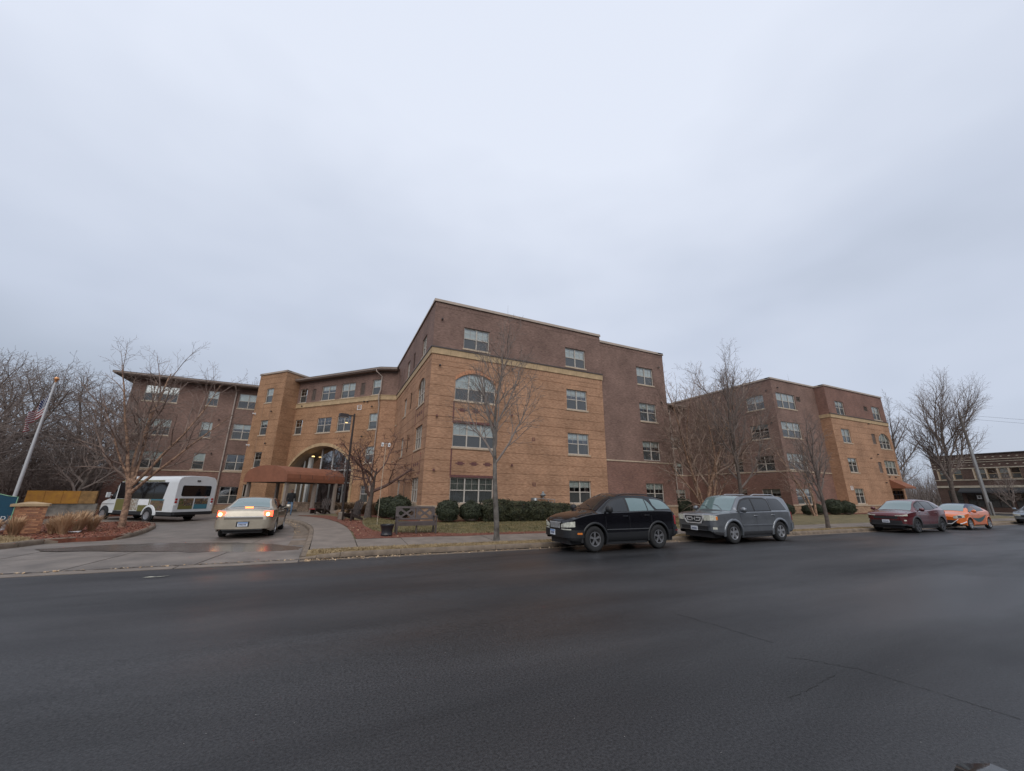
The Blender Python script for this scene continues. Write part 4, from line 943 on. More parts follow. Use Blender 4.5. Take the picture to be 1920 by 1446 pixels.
# ------------------------------------------------------------------ two-storey shop building across the cross street
FB = thing('shop_building', 'two storey dark brown brick shop building across the cross street', 'building')
fF = Fr((85.0, 27.0), (0, -1)); YF = lambda y: 27.0-y
hF = []
for (ya, yb_) in ((26.4, 25.0), (24.85, 24.0), (22.7, 21.6), (21.5, 20.6), (20.4, 19.55), (19.4, 18.5), (17.6, 16.5), (16.3, 15.4), (14.6, 13.6), (13.3, 12.4)): hF.append((YF(ya), YF(yb_), 4.5, 5.95))
sf = [(YF(26), YF(24.6), .1, 2.9), (YF(24.2), YF(22.6), .6, 2.6), (YF(22.2), YF(20.2), .6, 2.6), (YF(19.8), YF(18.4), .1, 2.9), (YF(17.6), YF(14.5), .6, 2.6)]
wall(FB, fF, 0, 22, -.3, 3.35, M_FBR, sf); wall(FB, fF, 0, 22, 3.35, 8.0, M_FBR, hF); room(FB, fF, .1, 21.8, -.2, 7.8)
for i, h in enumerate(hF): window(FB, fF, *h, 1, blind='full' if i in (0, 1, 2, 4, 6) else None, sill=False, muntin=False, fm=M_STONE)
for h in hF: strip(FB, fF, h[0]-.16, h[0]-.0, 4.4, 6.0, M_SILL, .03, 'window_trim')
M_CREAM = mat('cream_trim', (.36, .31, .24), .7, var=.2, scale=3)
strip(FB, fF, 0, 22, 5.98, 6.12, M_CREAM, .06, 'string_course'); strip(FB, fF, 0, 22, 4.34, 4.46, M_CREAM, .06, 'string_course'); strip(FB, fF, 0, 22, 3.3, 3.6, M_CREAM, .1, 'string_course')
strip(FB, fF, 0, 22, 7.15, 7.23, M_CREAM, .08, 'string_course'); strip(FB, fF, 0, 22, 6.85, 6.92, M_CREAM, .06, 'string_course'); strip(FB, fF, -.1, 22, 7.95, 8.08, M_FLASH, .15, 'coping')
mbd = MB(); mbd.add([(-.16, -.03, 0), (0, -.03, -.07), (.16, -.03, 0), (0, -.03, .07), (-.16, .02, 0), (0, .02, -.07), (.16, .02, 0), (0, .02, .07)], [(0, 1, 2, 3), (0, 4, 5, 1), (1, 5, 6, 2), (2, 6, 7, 3), (3, 7, 4, 0)]); dm = mbd.mesh('brick_diamond', [M_CREAM])
for i in range(30):
    for z_ in (6.5, 7.55): link('brick_diamond', dm, FB, fF.P(.4+i*.72+(z_ > 7)*.36, 0, z_), fF.a)
for i, h in enumerate(sf): window(FB, fF, *h, 2, blind=None if i % 2 else 'curtain', sill=False, muntin=False, fm=M_DKMET)
for (a, b_) in ((YF(24.6), YF(19.9)), (YF(19.6), YF(13.0))):
    mb = MB(); mb.hexa([(a, -1.3, 2.55), (b_, -1.3, 2.55), (b_, 0, 2.55), (a, 0, 2.55), (a, -1.3, 2.75), (b_, -1.3, 2.75), (b_, 0, 3.28), (a, 0, 3.28)]); mb.build('shop_awning', mat('black_canvas', (.02, .021, .024), .8), FB, loc=fF.P(0, 0, 0), rz=fF.a)
mb = MB(); mb.prism([(85.4, 26.9), (85.4, 5.2), (104, 5.2), (104, 26.9)], -.3, 7.8, axis='z'); mb.build('rear_block', M_FBR, FB)
mb = MB(); mb.box(YF(23.2), YF(22.75), -.03, .0, 1.75, 2.25); mb.build('shop_sign', M_WHITE, FB, loc=fF.P(0, 0.05, 0), rz=fF.a)
mb = MB(); mb.lathe([(0, -.002), (.12, -.002), (.12, .02), (0, .02)], 12, axis='y', c=(YF(22.97), -.05, 2.0)); mb.build('shop_sign_mark', M_BLACK, FB, loc=fF.P(0, 0.05, 0), rz=fF.a)
mb = MB(); mb.box(YF(17.9), YF(17.2), -.9, -.8, 2.3, 3.1); mb.build('hanging_sign', M_CREAM, FB, loc=fF.P(0, 0.05, 0), rz=fF.a)
# ------------------------------------------------------------------ vehicles
def pchip(pts):
    P = sorted(pts); x = np.array([p[0] for p in P], float); y = np.array([p[1] for p in P], float)
    h = np.diff(x); d = np.diff(y)/h; m = np.zeros(len(x))
    for i in range(1, len(x)-1):
        if d[i-1]*d[i] > 0:
            w1 = 2*h[i]+h[i-1]; w2 = h[i]+2*h[i-1]; m[i] = (w1+w2)/(w1/d[i-1]+w2/d[i])
    m[0] = d[0]; m[-1] = d[-1]
    def f(t):
        t = min(max(t, x[0]), x[-1]); i = min(len(h)-1, max(0, int(np.searchsorted(x, t)-1))); s = (t-x[i])/h[i]
        return float((2*s**3-3*s**2+1)*y[i]+(s**3-2*s**2+s)*h[i]*m[i]+(-2*s**3+3*s**2)*y[i+1]+(s**3-s**2)*h[i]*m[i+1])
    return f
def wheel(parent, x, y, r, w, side, rim_m, rr=0.66, spokes=5, star=True):
    """tyre with a rim, hub and spokes. side=+1 left, -1 right"""
    mb = MB(); h = w/2
    prof = [(rr*r*.96, -h*.8), (rr*r, -h*.9), (r*.86, -h), (r*.96, -h*.86), (r, -h*.55), (r, h*.55), (r*.96, h*.86), (r*.86, h), (rr*r, h*.9), (rr*r*.96, h*.8), (rr*r*.96, -h*.8)]
    mb.lathe(prof, 30, axis='y')
    W_ = mb.build('wheel', M_TYRE, parent, smooth=True, ang=50, loc=(x, y, r))
    rm = MB(); R_ = rr*r; f = side*h
    rm.lathe([(R_*.98, f*.86), (R_*.98, f*.95), (R_*.88, f*.92), (R_*.86, f*.2)], 30, axis='y')
    rm.lathe([(0.0, f*.84), (R_*.20, f*.82), (R_*.24, f*.55)], 16, axis='y')
    for k in range(spokes):
        a = 2*math.pi*k/spokes+math.pi/2
        for da in ((-.12, .12) if star else (0,)):
            c0, s0, c1, s1 = math.cos(a+da*.3), math.sin(a+da*.3), math.cos(a+da), math.sin(a+da)
            wd0, wd1 = (.05, .035) if star else (.085, .12)
            p0 = Vector((c0*R_*.15, f*.8, s0*R_*.15)); p1 = Vector((c1*R_*.93, f*.86, s1*R_*.93)); t = Vector((-s1, 0, c1))
            rm.hexa([tuple(p0-t*wd0*r*1.1-Vector((0, f*.2, 0))), tuple(p0+t*wd0*r*1.1-Vector((0, f*.2, 0))), tuple(p1+t*wd1*r*1.2-Vector((0, f*.2, 0))), tuple(p1-t*wd1*r*1.2-Vector((0, f*.2, 0))),
                     tuple(p0-t*wd0*r*1.1), tuple(p0+t*wd0*r*1.1), tuple(p1+t*wd1*r*1.2), tuple(p1-t*wd1*r*1.2)])
    rm.build('rim', rim_m, W_, smooth=True, ang=30)
    bk = MB(); bk.lathe([(0.0, f*.1), (R_*.9, f*.1)], 20, axis='y'); bk.build('brake_disc', M_PLAST, W_)
    return W_
class Car:
    def __init__(s, name, label, c, loc, rz, group=None):
        s.c = c; s.root = thing(name, label, 'car', loc, rz, group)
        L = c['L']; s.xF, s.xR = L/2, -L/2
        s.top = pchip(c['top']); s.belt = pchip(c['belt']); s.wid = pchip(c['wid']); s.wr = pchip(c['wr']); s.bot = pchip(c['bot'])
        s.crown = c.get('crown', .045); s.zm = c.get('zm', .62)
        s.body()
    def side(s, x, z): 
        w = s.wid(x); k = (z-s.zm)/.55
        return w*(1-(.055*k*k if k < 0 else .03*k*k))
    def botz(s, x):
        b = s.bot(x); ra = s.c['r']+.075
        for xa in s.c['axles']:
            if abs(x-xa) < ra: b = max(b, s.c['r']-.01+math.sqrt(ra*ra-(x-xa)**2))
        return b
    def zr(s, x): return max(s.belt(x)+.015, s.top(x)-s.crown)
    def roofz(s, x, y):
        t, r_ = s.top(x), s.zr(x); k = min(1, abs(y)/max(.05, s.wr(x))); return t-(t-r_)*k**2.4
    def gh(s, x, z):                                   # half width of the greenhouse at height z
        zb, z2 = s.belt(x)+.012, s.zr(x); y0, y1 = s.side(x, s.belt(x))-.03, s.wr(x)
        if z2-zb < .02: return y1
        t = min(1, max(0, (z-zb)/(z2-zb))); return y0+(y1-y0)*t+.03*math.sin(math.pi*t)*(1 if z2-zb > .2 else 0)
    def section(s, x):
        b, zb = s.botz(x), s.belt(x); zb = max(zb, b+.03); P = []
        for t in (0, .06, .15, .3, .48, .65, .8, .92, 1): z = b+t*(zb-b); y = s.side(x, z); P.append((y-(.02 if t == 0 else 0), z))
        P.append((s.side(x, zb)-.012, zb+.008)); z2 = max(s.zr(x), zb+.012)
        for t in (.02, .35, .7, .95): z = zb+.012+t*(z2-zb-.012); P.append((min(s.gh(x, z), P[-1][0]), z))
        w = min(s.wr(x), P[-1][0]-.001)
        for f in (1, .93, .8, .55, .28, 0): P.append((w*f, max(z2, s.top(x))-(max(0, s.top(x)-z2))*f**2.4))
        return P
    def body(s):
        c = s.c; xs = sorted(set([round(v, 4) for v in np.arange(s.xR, s.xF+.001, .045)]+[s.xF, s.xF-.012, s.xR, s.xR+.012]))
        for xa in c['axles']:
            ra = c['r']+.075; xs += [xa-ra*math.cos(R(a)) for a in (1, 6, 14, 24)]+[xa+ra*math.cos(R(a)) for a in (1, 6, 14, 24)]
        xs = sorted(set(xs)); mb = MB(); n = None
        for x in xs:
            P = s.section(x); full = [(y, z) for y, z in P]+[(-y, z) for y, z in P[-2::-1]]; n = len(full)
            for y, z in full: mb.v.append((x, y, z)); mb.uv.append((0, 0))
        zc = c.get('clad', 0)
        for i in range(len(xs)-1):
            for j in range(n-1):
                q = (i*n+j, (i+1)*n+j, (i+1)*n+j+1, i*n+j+1); mb.f.append(q)
                za = sum(mb.v[k][2] for k in q)/4; arch = min(abs((mb.v[q[0]][0]+mb.v[q[1]][0])/2-xa) for xa in c['axles']) < c['r']+.16 and j in (0, 1, n-2, n-3) and c.get('archclad')
                zroof = c.get('roofcol') and j in range(12, n-13) and za > 1.2
                mb.m.append(1 if (za < zc or arch) else (2 if zroof else 0))
        mb.f.append(tuple(range(n))); mb.m.append(0 if not zc else 0); o = (len(xs)-1)*n; mb.f.append(tuple(o+j for j in range(n))); mb.m.append(0)
        ms = [c['paint'], c.get('cladm', M_CLAD)] + ([c['roofcol']] if c.get('roofcol') else [])
        s.obj = mb.build('body', ms, s.root, smooth=True, ang=38)
        u = MB(); W_ = c['W']; r = c['r']; xa, xb = sorted(c['axles'])
        u.box(s.xR+.15, s.xF-.18, -(W_-.32), W_-.32, .2, .72); u.box(xa+r+.1, xb-r-.1, -(W_-.09), W_-.09, .2, .5)
        u.build('underbody', M_PLAST, s.root)
        for xa in c['axles']:
            for sd in (1, -1): wheel(s.root, xa, sd*(W_-.015-c.get('tw', .22)/2), r, c.get('tw', .22), sd, c.get('rim', M_ALLOY), c.get('rr', .66), c.get('spokes', 5), c.get('star', True))
    def sidepane(s, lo, hi, m, name='side_window', off=.007, sides=(1, -1)):
        fl, fh = pchip(lo), pchip(hi); x0, x1 = max(min(p[0] for p in lo), min(p[0] for p in hi)), min(max(p[0] for p in lo), max(p[0] for p in hi)); k = max(4, int((x1-x0)/.06))
        for sd in sides:
            mb = MB()
            for i in range(k+1):
                x = x0+(x1-x0)*i/k; a, b = fl(x), fh(x)
                for j in range(5): z = a+(b-a)*j/4; mb.v.append((x, sd*(s.gh(x, z)+off), z)); mb.uv.append((0, 0))
            for i in range(k):
                for j in range(4): mb.f.append((i*5+j, i*5+5+j, i*5+6+j, i*5+1+j)); mb.m.append(0)
            mb.build(name, m, s.root, smooth=True)
    def toppane(s, x0, x1, m, name, mg=.06, off=.008, mg1=None, fr=None):
        """glass lying on the upper surface between stations x0 and x1"""
        mb = MB(); k = 12; nj = 10; sg = 1 if x0 > x1 else -1
        mg1 = mg if mg1 is None else mg1
        for i in range(k+1):
            x = x0+(x1-x0)*i/k; w = s.wr(x)-(mg+(mg1-mg)*i/k)
            for j in range(nj+1):
                y = w*(2*j/nj-1); dzx = (s.roofz(x+.02, y)-s.roofz(x-.02, y))/.04; nn = Vector((-dzx, 0, 1)).normalized()*off
                mb.v.append((x+nn.x, y, s.roofz(x, y)+nn.z)); mb.uv.append((0, 0))
        for i in range(k):
            for j in range(nj): q = i*(nj+1)+j; mb.f.append((q, q+1, q+nj+2, q+nj+1)); mb.m.append(0)
        return mb.build(name, m, s.root, smooth=True)
    def outline(s, end, z):
        xe = s.xF if end > 0 else s.xR; P = [(xe, 0.0)]; w0 = s.side(xe, z)
        for k in range(1, 9): P.append((xe, w0*k/8))
        for k in range(1, 60): x = xe-end*.02*k; P.append((x, s.side(x, z)))
        return P
    def at(s, end, t, z, off):
        P = s.outline(end, z); d = 0
        for i in range(len(P)-1):
            a, b = P[i], P[i+1]; l = math.hypot(b[0]-a[0], b[1]-a[1])
            if d+l >= t or i == len(P)-2:
                f = (t-d)/max(l, 1e-6); x, y = a[0]+(b[0]-a[0])*f, a[1]+(b[1]-a[1])*f
                nx, ny = (b[1]-a[1])/l, -(b[0]-a[0])/l; 
                if end < 0: nx, ny = -nx, ny*1
                nx = abs(nx)*end; ny = abs(ny)
                return (x+nx*off, y+ny*off, z)
            d += l
    def wrap(s, name, end, t0, t1, zl, zu, m, off=.012, both=True, mats=None, k=10, nz=3, sides=None):
        """piece wrapped on the outline of the front (end=1) or rear (end=-1); zl, zu numbers or (start,end) pairs; t0<0 spans the centre"""
        F_ = lambda v, f: v if not hasattr(v, '__len__') else (v[0]+(v[1]-v[0])*f if len(v) == 2 else float(np.interp(f, np.linspace(0, 1, len(v)), v)))
        out = []
        for sd in (sides or ((1, -1) if (both and t0 >= 0) else (1,))):
            mb = MB()
            for i in range(k+1):
                f = i/k; t = t0+(t1-t0)*f; a, b = F_(zl, f), F_(zu, f); sg = -1 if t < 0 else 1
                for j in range(nz+1):
                    z = a+(b-a)*j/nz; p = s.at(end, abs(t), z, off*(1 if 0 < i < k and True else 1)); mb.v.append((p[0], p[1]*sg*sd, z)); mb.uv.append((0, 0))
            st = nz+1; base = len(mb.v)
            for i in range(k):
                for j in range(nz): mb.f.append((i*st+j, i*st+st+j, i*st+st+1+j, i*st+1+j)); mb.m.append(0)
            # rim back into the body
            for i in range(k+1):
                f = i/k; t = t0+(t1-t0)*f; sg = -1 if t < 0 else 1
                for z in (F_(zl, f), F_(zu, f)):
                    p = s.at(end, abs(t), z, -.02); mb.v.append((p[0], p[1]*sg*sd, z)); mb.uv.append((0, 0))
            for i in range(k):
                mb.f.append((i*st, (i+1)*st, base+2*(i+1), base+2*i)); mb.m.append(0); mb.f.append((i*st+nz, (i+1)*st+nz, base+2*(i+1)+1, base+2*i+1)); mb.m.append(0)
            for i in (0, k):
                for j in range(1): mb.f.append((i*st, i*st+nz, base+2*i+1, base+2*i)); mb.m.append(0)
            out.append(mb.build(name, m, s.root, smooth=True, ang=40))
        return out
    def moulding(s, x0, x1, z0, z1, m, off=.012, name='door_moulding'):
        for sd in (1, -1):
            mb = MB(); k = 12
            for i in range(k+1):
                x = x0+(x1-x0)*i/k
                for z, o in ((z0, -.01), (z0+.01, off), (z1-.01, off), (z1, -.01)): mb.v.append((x, sd*(s.side(x, z)+o), z)); mb.uv.append((0, 0))
            for i in range(k):
                for j in range(3): mb.f.append((i*4+j, i*4+4+j, i*4+5+j, i*4+1+j)); mb.m.append(0)
            mb.f.append((0, 1, 2, 3)); mb.m.append(0); mb.f.append((4*k, 4*k+1, 4*k+2, 4*k+3)); mb.m.append(0)
            mb.build(name, m, s.root, smooth=True, ang=30)
    def handle(s, x, z, m, l=.2):
        for sd in (1, -1):
            y = s.side(x, z); mb = MB(); mb.tube([(x-l/2, sd*(y-.01), z), (x-l/2+.03, sd*(y+.03), z), (x+l/2-.03, sd*(y+.03), z), (x+l/2, sd*(y-.01), z)], .016, 6); mb.build('door_handle', m, s.root, smooth=True)
    def seam(s, x, z0, z1):
        for sd in (1, -1):
            mb = MB(); k = 8
            for i in range(k+1):
                z = z0+(z1-z0)*i/k; mb.v += [(x-.004, sd*(s.side(x, z)+.0025), z), (x+.004, sd*(s.side(x, z)+.0025), z)]; mb.uv += [(0, 0)]*2
            for i in range(k): mb.f.append((2*i, 2*i+1, 2*i+3, 2*i+2)); mb.m.append(0)
            mb.build('door_seam', M_PLAST, s.root, fix=True)
    def mirror(s, x, z, m, sz=1.0):
        for sd in (1, -1):
            y = s.side(x, s.belt(x))-.02; mb = MB()
            pr = [(-.0, 0), (.05, .02), (.09, .07), (.08, .15), (.02, .18), (-.03, .16), (-.05, .08), (-.04, .02)]
            for k_, (yy, sc) in enumerate(((.06, .7), (.10, 1), (.2, 1.0), (.245, .75))):
                for (a, b) in pr: mb.v.append((x+(a-.02)*sc*sz*1.1, sd*(y+yy*sz), z+((b-.09)*sc+.09)*sz)); mb.uv.append((0, 0))
            n = len(pr)
            for k_ in range(3):
                for j in range(n): mb.f.append((k_*n+j, k_*n+(j+1) % n, (k_+1)*n+(j+1) % n, (k_+1)*n+j)); mb.m.append(0)
            mb.f.append(tuple(range(n))); mb.m.append(0); mb.f.append(tuple(3*n+j for j in range(n))); mb.m.append(0)
            mb.bar((x, sd*(y-.03), z+.03), (x, sd*(y+.09), z+.06), .06, .04)
            mb.build('wing_mirror', m, s.root, smooth=True, ang=75)
    def plate(s, end, t, z, m=M_PLATE, band=True, w=.3, h=.15, off=.045):
        p = s.at(end, abs(t), z, off); y = p[1]*(1 if t >= 0 else -1); mb = MB(); a, b = sorted((p[0]-end*.03, p[0]))
        mb.box(a, b, y-w/2, y+w/2, z-h/2, z+h/2); o = mb.build('licence_plate', m, s.root)
        x_ = p[0]+end*.002
        if band: k = MB(); k.box(min(x_, x_-end*.004), max(x_, x_-end*.004), y-w/2+.005, y+w/2-.005, z+h*.2, z+h/2-.005); k.build('plate_band', M_PLATEB, o)
        k = MB()
        for i in range(6): yy = y-w*.36+i*w*.13; k.box(min(x_, x_-end*.004), max(x_, x_-end*.004), yy, yy+w*.085, z-h*.28, z+h*.12)
        k.build('plate_characters', M_INK, o)
    def rails(s, x0, x1, m, inset=.05, hgt=.06):
        for sd in (1, -1):
            xs = np.linspace(x0, x1, 9); P = [(x, sd*(s.wr(x)-inset), s.roofz(x, s.wr(x)-inset)+(hgt if 0 < i < 8 else 0)) for i, x in enumerate(xs)]
            mb = MB(); mb.tube(P, .018, 6); mb.build('roof_rail', m, s.root, smooth=True)
    def wipers(s, x, m=M_PLAST):
        for y in (.35, -.25):
            mb = MB(); P = [(x+.03, y, s.roofz(x+.03, y)+.02), (x-.1, y-.25, s.roofz(x-.1, y-.25)+.025), (x-.16, y-.5, s.roofz(x-.16, y-.5)+.02)]; mb.tube(P, .008, 4); mb.build('wiper', m, s.root)
    def archlip(s, m, w=.05, out=.02):
        ra = s.c['r']+.075
        for xa in s.c['axles']:
            for sd in (1, -1):
                mb = MB(); k = 22
                for i in range(k+1):
                    a = math.pi*(-.06+1.12*i/k)
                    for rr_, o in ((ra-.01, -.06), (ra-.005, out*.8), (ra+w*.4, out), (ra+w, out*.5), (ra+w+.012, -.02)):
                        x, z = xa+rr_*math.cos(a), s.c['r']-.01+rr_*math.sin(a); mb.v.append((x, sd*(s.side(x, max(z, .3))+o), z)); mb.uv.append((0, 0))
                for i in range(k):
                    for j in range(4): mb.f.append((i*5+j, i*5+5+j, i*5+6+j, i*5+1+j)); mb.m.append(0)
                mb.build('wheel_arch', m, s.root, smooth=True, ang=60)
def paint(name, col, rough=.28, metal=.35, coat=.9, dirt=.1):
    return mat(name, col, rough, metal=metal, coat=coat, var=dirt, scale=3)

# --- black sport utility vehicle (nearest)
P_BLK = mat('black_car_paint', (.004, .004, .006), .16, spec=.35, coat=.25, var=.1, scale=3)
c1 = dict(L=4.58, W=.905, r=.365, axles=(1.37, -1.25), tw=.225, paint=P_BLK, cladm=mat('grey_lower_cladding', (.010, .0105, .012), .5), clad=.54, rim=mat('dark_star_rim', (.34, .34, .35), .3, metal=.8), rr=.58,
    top=[(2.29, .84), (2.23, .93), (2.08, 1.0), (1.85, 1.055), (1.5, 1.115), (1.2, 1.165), (.9, 1.33), (.5, 1.55), (.25, 1.635), (-.2, 1.668), (-.9, 1.655), (-1.5, 1.60), (-1.8, 1.53), (-1.95, 1.42), (-2.15, 1.15), (-2.24, 1.03), (-2.29, .85)],
    belt=[(2.29, .79), (2.1, .90), (1.5, 1.045), (.9, 1.09), (0, 1.11), (-1.2, 1.14), (-2.0, 1.12), (-2.29, .82)],
    wid=[(2.29, .54), (2.25, .66), (2.14, .78), (1.9, .86), (1.37, .905), (0, .90), (-1.25, .905), (-1.9, .87), (-2.15, .80), (-2.25, .70), (-2.29, .62)],
    wr=[(2.29, .5), (2.1, .66), (1.2, .72), (.5, .60), (-.5, .585), (-1.6, .56), (-1.9, .60), (-2.15, .68), (-2.29, .5)],
    bot=[(2.29, .42), (2.2, .33), (1.9, .30), (0, .29), (-1.9, .34), (-2.2, .42), (-2.29, .5)])
Z1 = -0.085
k = Car('parked_car', 'black sport utility vehicle with five-spoke star rims, nearest car at the kerb', c1, (9.2, 11.32, Z1), R(180-1.2), 'cars parked along the kerb')
k.sidepane([(1.05, 1.105), (-1.22, 1.135)], [(1.05, 1.115), (.83, 1.27), (.56, 1.45), (.3, 1.53), (.0, 1.565), (-.45, 1.57), (-.86, 1.55), (-1.22, 1.15)], M_PLAST, 'window_surround', .003); k.sidepane([(.98, 1.125), (.0, 1.145)], [(.98, 1.14), (.80, 1.25), (.55, 1.42), (.3, 1.50), (.0, 1.54)], M_CARGL)
k.sidepane([(-.09, 1.145), (-.86, 1.16)], [(-.09, 1.54), (-.4, 1.545), (-.86, 1.52)], M_CARGLT); k.sidepane([(-.90, 1.16), (-1.17, 1.165)], [(-.90, 1.51), (-1.0, 1.43), (-1.17, 1.18)], M_CARGLT)
k.sidepane([(-1.16, 1.34), (-1.3, 1.20), (-1.95, 1.21)], [(-1.0, 1.53), (-1.5, 1.50), (-1.72, 1.45), (-1.95, 1.22)], M_CARGLT)
k.toppane(1.13, .36, M_CARGL, 'windscreen', .07, mg1=.05); k.toppane(-1.74, -2.12, M_CARGL, 'rear_window', .06)
for t in k.wrap('headlight', 1, .38, .92, (.675, .71), (.77, .83, .86), M_LAMP, .014): pass
k.wrap('fog_lamp', 1, .38, .80, .60, .65, M_LAMP, .012); k.wrap('side_marker', 1, .98, 1.14, .50, .55, M_AMBER, .035)
k.wrap('grille', 1, -.30, .30, .65, .81, M_PLAST, .008)
for i in range(8):
    y = -.26+.54*i/7; mb = MB(); x_ = k.xF; mb.hexa([(x_, y-.008, .65), (x_+.022, y-.007, .65), (x_+.022, y+.007, .65), (x_, y+.008, .65), (x_, y-.028, .81), (x_+.022, y-.027, .81), (x_+.022, y-.013, .81), (x_, y-.012, .81)]); mb.build('grille_bar', M_CHROME, k.root)
k.wrap('grille_trim', 1, -.33, .33, .81, .83, M_CHROME, .02)
k.wrap('bumper', 1, -1.2, 1.2, .40, .62, MATS['grey_lower_cladding'], .03, k=24); k.wrap('bumper', -1, -1.1, 1.1, .42, .64, MATS['grey_lower_cladding'], .03, k=24)
k.plate(1, -.12, .52); k.wrap('tail_lamp', -1, .5, .95, .72, (.9, 1.02), M_REDL, .012); k.wrap('reflector', -1, .78, .98, .53, .56, M_REDL, .04)
k.moulding(.92, -.85, .60, .635, mat('moulding_grey', (.06, .062, .066), .4), .018); k.archlip(MATS['grey_lower_cladding'], .05, .018)
k.handle(.12, 1.0, P_BLK); k.handle(-.8, 1.02, P_BLK)
for x in (.93, -.04, -.98): k.seam(x, .36, 1.02)
k.mirror(.90, 1.10, M_PLAST, 1.2); k.wipers(1.1); k.rails(.2, -1.45, M_PLAST, .03, .045)
mb = MB(); mb.hexa([(-1.72, -.5, 1.545), (-1.72, .5, 1.545), (-1.95, .48, 1.50), (-1.95, -.48, 1.50), (-1.72, -.5, 1.575), (-1.72, .5, 1.575), (-1.98, .48, 1.545), (-1.98, -.48, 1.545)]); mb.build('spoiler', P_BLK, k.root)
CAR1 = k; k.root.scale = (1, 1, 1.055)
# --- grey sport utility vehicle
P_GRY = paint('slate_grey_car_paint', (.14, .15, .165), .28, .5)
c2 = dict(L=4.86, W=.975, r=.38, axles=(1.46, -1.32), tw=.24, paint=P_GRY, clad=.42, rim=M_ALLOY, rr=.62, star=False, zm=.7,
    top=[(2.43, 1.0), (2.39, 1.065), (2.2, 1.10), (1.7, 1.145), (1.32, 1.175), (1.0, 1.45), (.72, 1.70), (.5, 1.765), (0, 1.80), (-1.2, 1.80), (-1.95, 1.77), (-2.12, 1.69), (-2.3, 1.28), (-2.38, 1.05), (-2.43, .9)],
    belt=[(2.43, .95), (2.2, 1.045), (1.5, 1.10), (.9, 1.11), (0, 1.12), (-1.5, 1.14), (-2.2, 1.13), (-2.43, .85)],
    wid=[(2.43, .70), (2.38, .80), (2.25, .90), (2.0, .955), (1.46, .975), (0, .955), (-1.3, .975), (-2.0, .95), (-2.3, .87), (-2.4, .78), (-2.43, .72)],
    wr=[(2.43, .6), (2.2, .78), (1.3, .80), (.6, .70), (-1.0, .69), (-1.9, .67), (-2.3, .76), (-2.43, .6)],
    bot=[(2.43, .46), (2.3, .34), (1.95, .30), (0, .30), (-1.95, .34), (-2.3, .42), (-2.43, .5)])
k = Car('parked_car', 'slate grey boxy sport utility vehicle with big chrome-framed grille', c2, (15.72, 11.30, Z1), R(180-1.2), 'cars parked along the kerb')
k.sidepane([(1.12, 1.14), (-.96, 1.155)], [(1.12, 1.19), (.88, 1.42), (.62, 1.61), (.12, 1.69), (-.74, 1.69), (-.96, 1.62)], M_PLAST, 'window_surround', .003); k.sidepane([(1.04, 1.17), (.12, 1.175)], [(1.04, 1.20), (.85, 1.385), (.6, 1.555), (.12, 1.63)], M_CARGL); k.sidepane([(.03, 1.175), (-.88, 1.19)], [(.03, 1.63), (-.70, 1.63), (-.88, 1.57)], M_CARGL)
k.sidepane([(-1.0, 1.20), (-1.95, 1.20)], [(-1.0, 1.66), (-1.6, 1.655), (-1.75, 1.6), (-1.95, 1.22)], M_CARGL)
k.toppane(1.26, .56, M_CARGLT, 'windscreen', .06, mg1=.04); k.toppane(-2.08, -2.29, M_CARGL, 'rear_window', .08)
k.wrap('headlight', 1, .47, .98, (.82, .84), (1.02, 1.03, 1.0), M_LAMP, .014); k.wrap('turn_signal', 1, .93, 1.0, .86, .98, M_AMBER, .018)
k.wrap('grille', 1, -.42, .42, .74, 1.02, M_PLAST, .008)
for (a, b, c_, d) in ((-.45, .45, .985, 1.035), (-.32, .32, .70, .74)): k.wrap('grille_frame', 1, a, b, c_, d, M_CHROME, .03)
for sd in (1, -1):
    mb = MB(); x_ = k.xF; mb.bar((x_+.015, sd*.44, 1.02), (x_+.015, sd*.44, .87), .05, .05); mb.bar((x_+.015, sd*.44, .88), (x_+.015, sd*.32, .72), .05, .05); mb.build('grille_frame', M_CHROME, k.root)
    mb = MB(); mb.bar((x_+.02, sd*.34, .92), (x_+.02, sd*.12, .92), .02, .045); mb.bar((x_+.02, sd*.34, .92), (x_+.02, sd*.28, .82), .02, .04); mb.bar((x_+.02, sd*.29, .81), (x_+.02, sd*.1, .81), .02, .03); mb.build('grille_bar', M_CHROME, k.root)
mb = MB(); x_ = k.xF+.03   # stylised letter emblem
mb.bar((x_, .075, .94), (x_, .05, .81), .018, .022); mb.bar((x_, -.075, .94), (x_, -.05, .81), .018, .022); mb.bar((x_, -.06, .875), (x_, .06, .875), .018, .02); mb.build('emblem', M_CHROME, k.root)
k.wrap('lower_grille', 1, -.62, .62, .49, .62, M_PLAST, .01, k=16); k.wrap('fog_lamp', 1, .80, .95, .52, .60, M_LAMP, .014); k.plate(1, .0, .53, band=False)
k.wrap('bumper', 1, -1.2, 1.2, .62, .675, P_GRY, .022, k=24)
k.wrap('bumper', -1, -1.2, 1.2, .46, .7, P_GRY, .03, k=24); k.wrap('tail_lamp', -1, .62, .98, .80, 1.12, M_REDL, .012)
k.moulding(.95, -.85, .62, .67, P_GRY, .025); k.archlip(P_GRY, .075, .03); k.handle(.1, 1.0, P_GRY); k.handle(-.95, 1.02, P_GRY)
for x in (1.0, .07, -1.0): k.seam(x, .38, 1.09)
k.mirror(1.0, 1.12, P_GRY, 1.15); k.wipers(1.22); k.rails(-.2, -1.75, M_ALLOY, .05, .05)
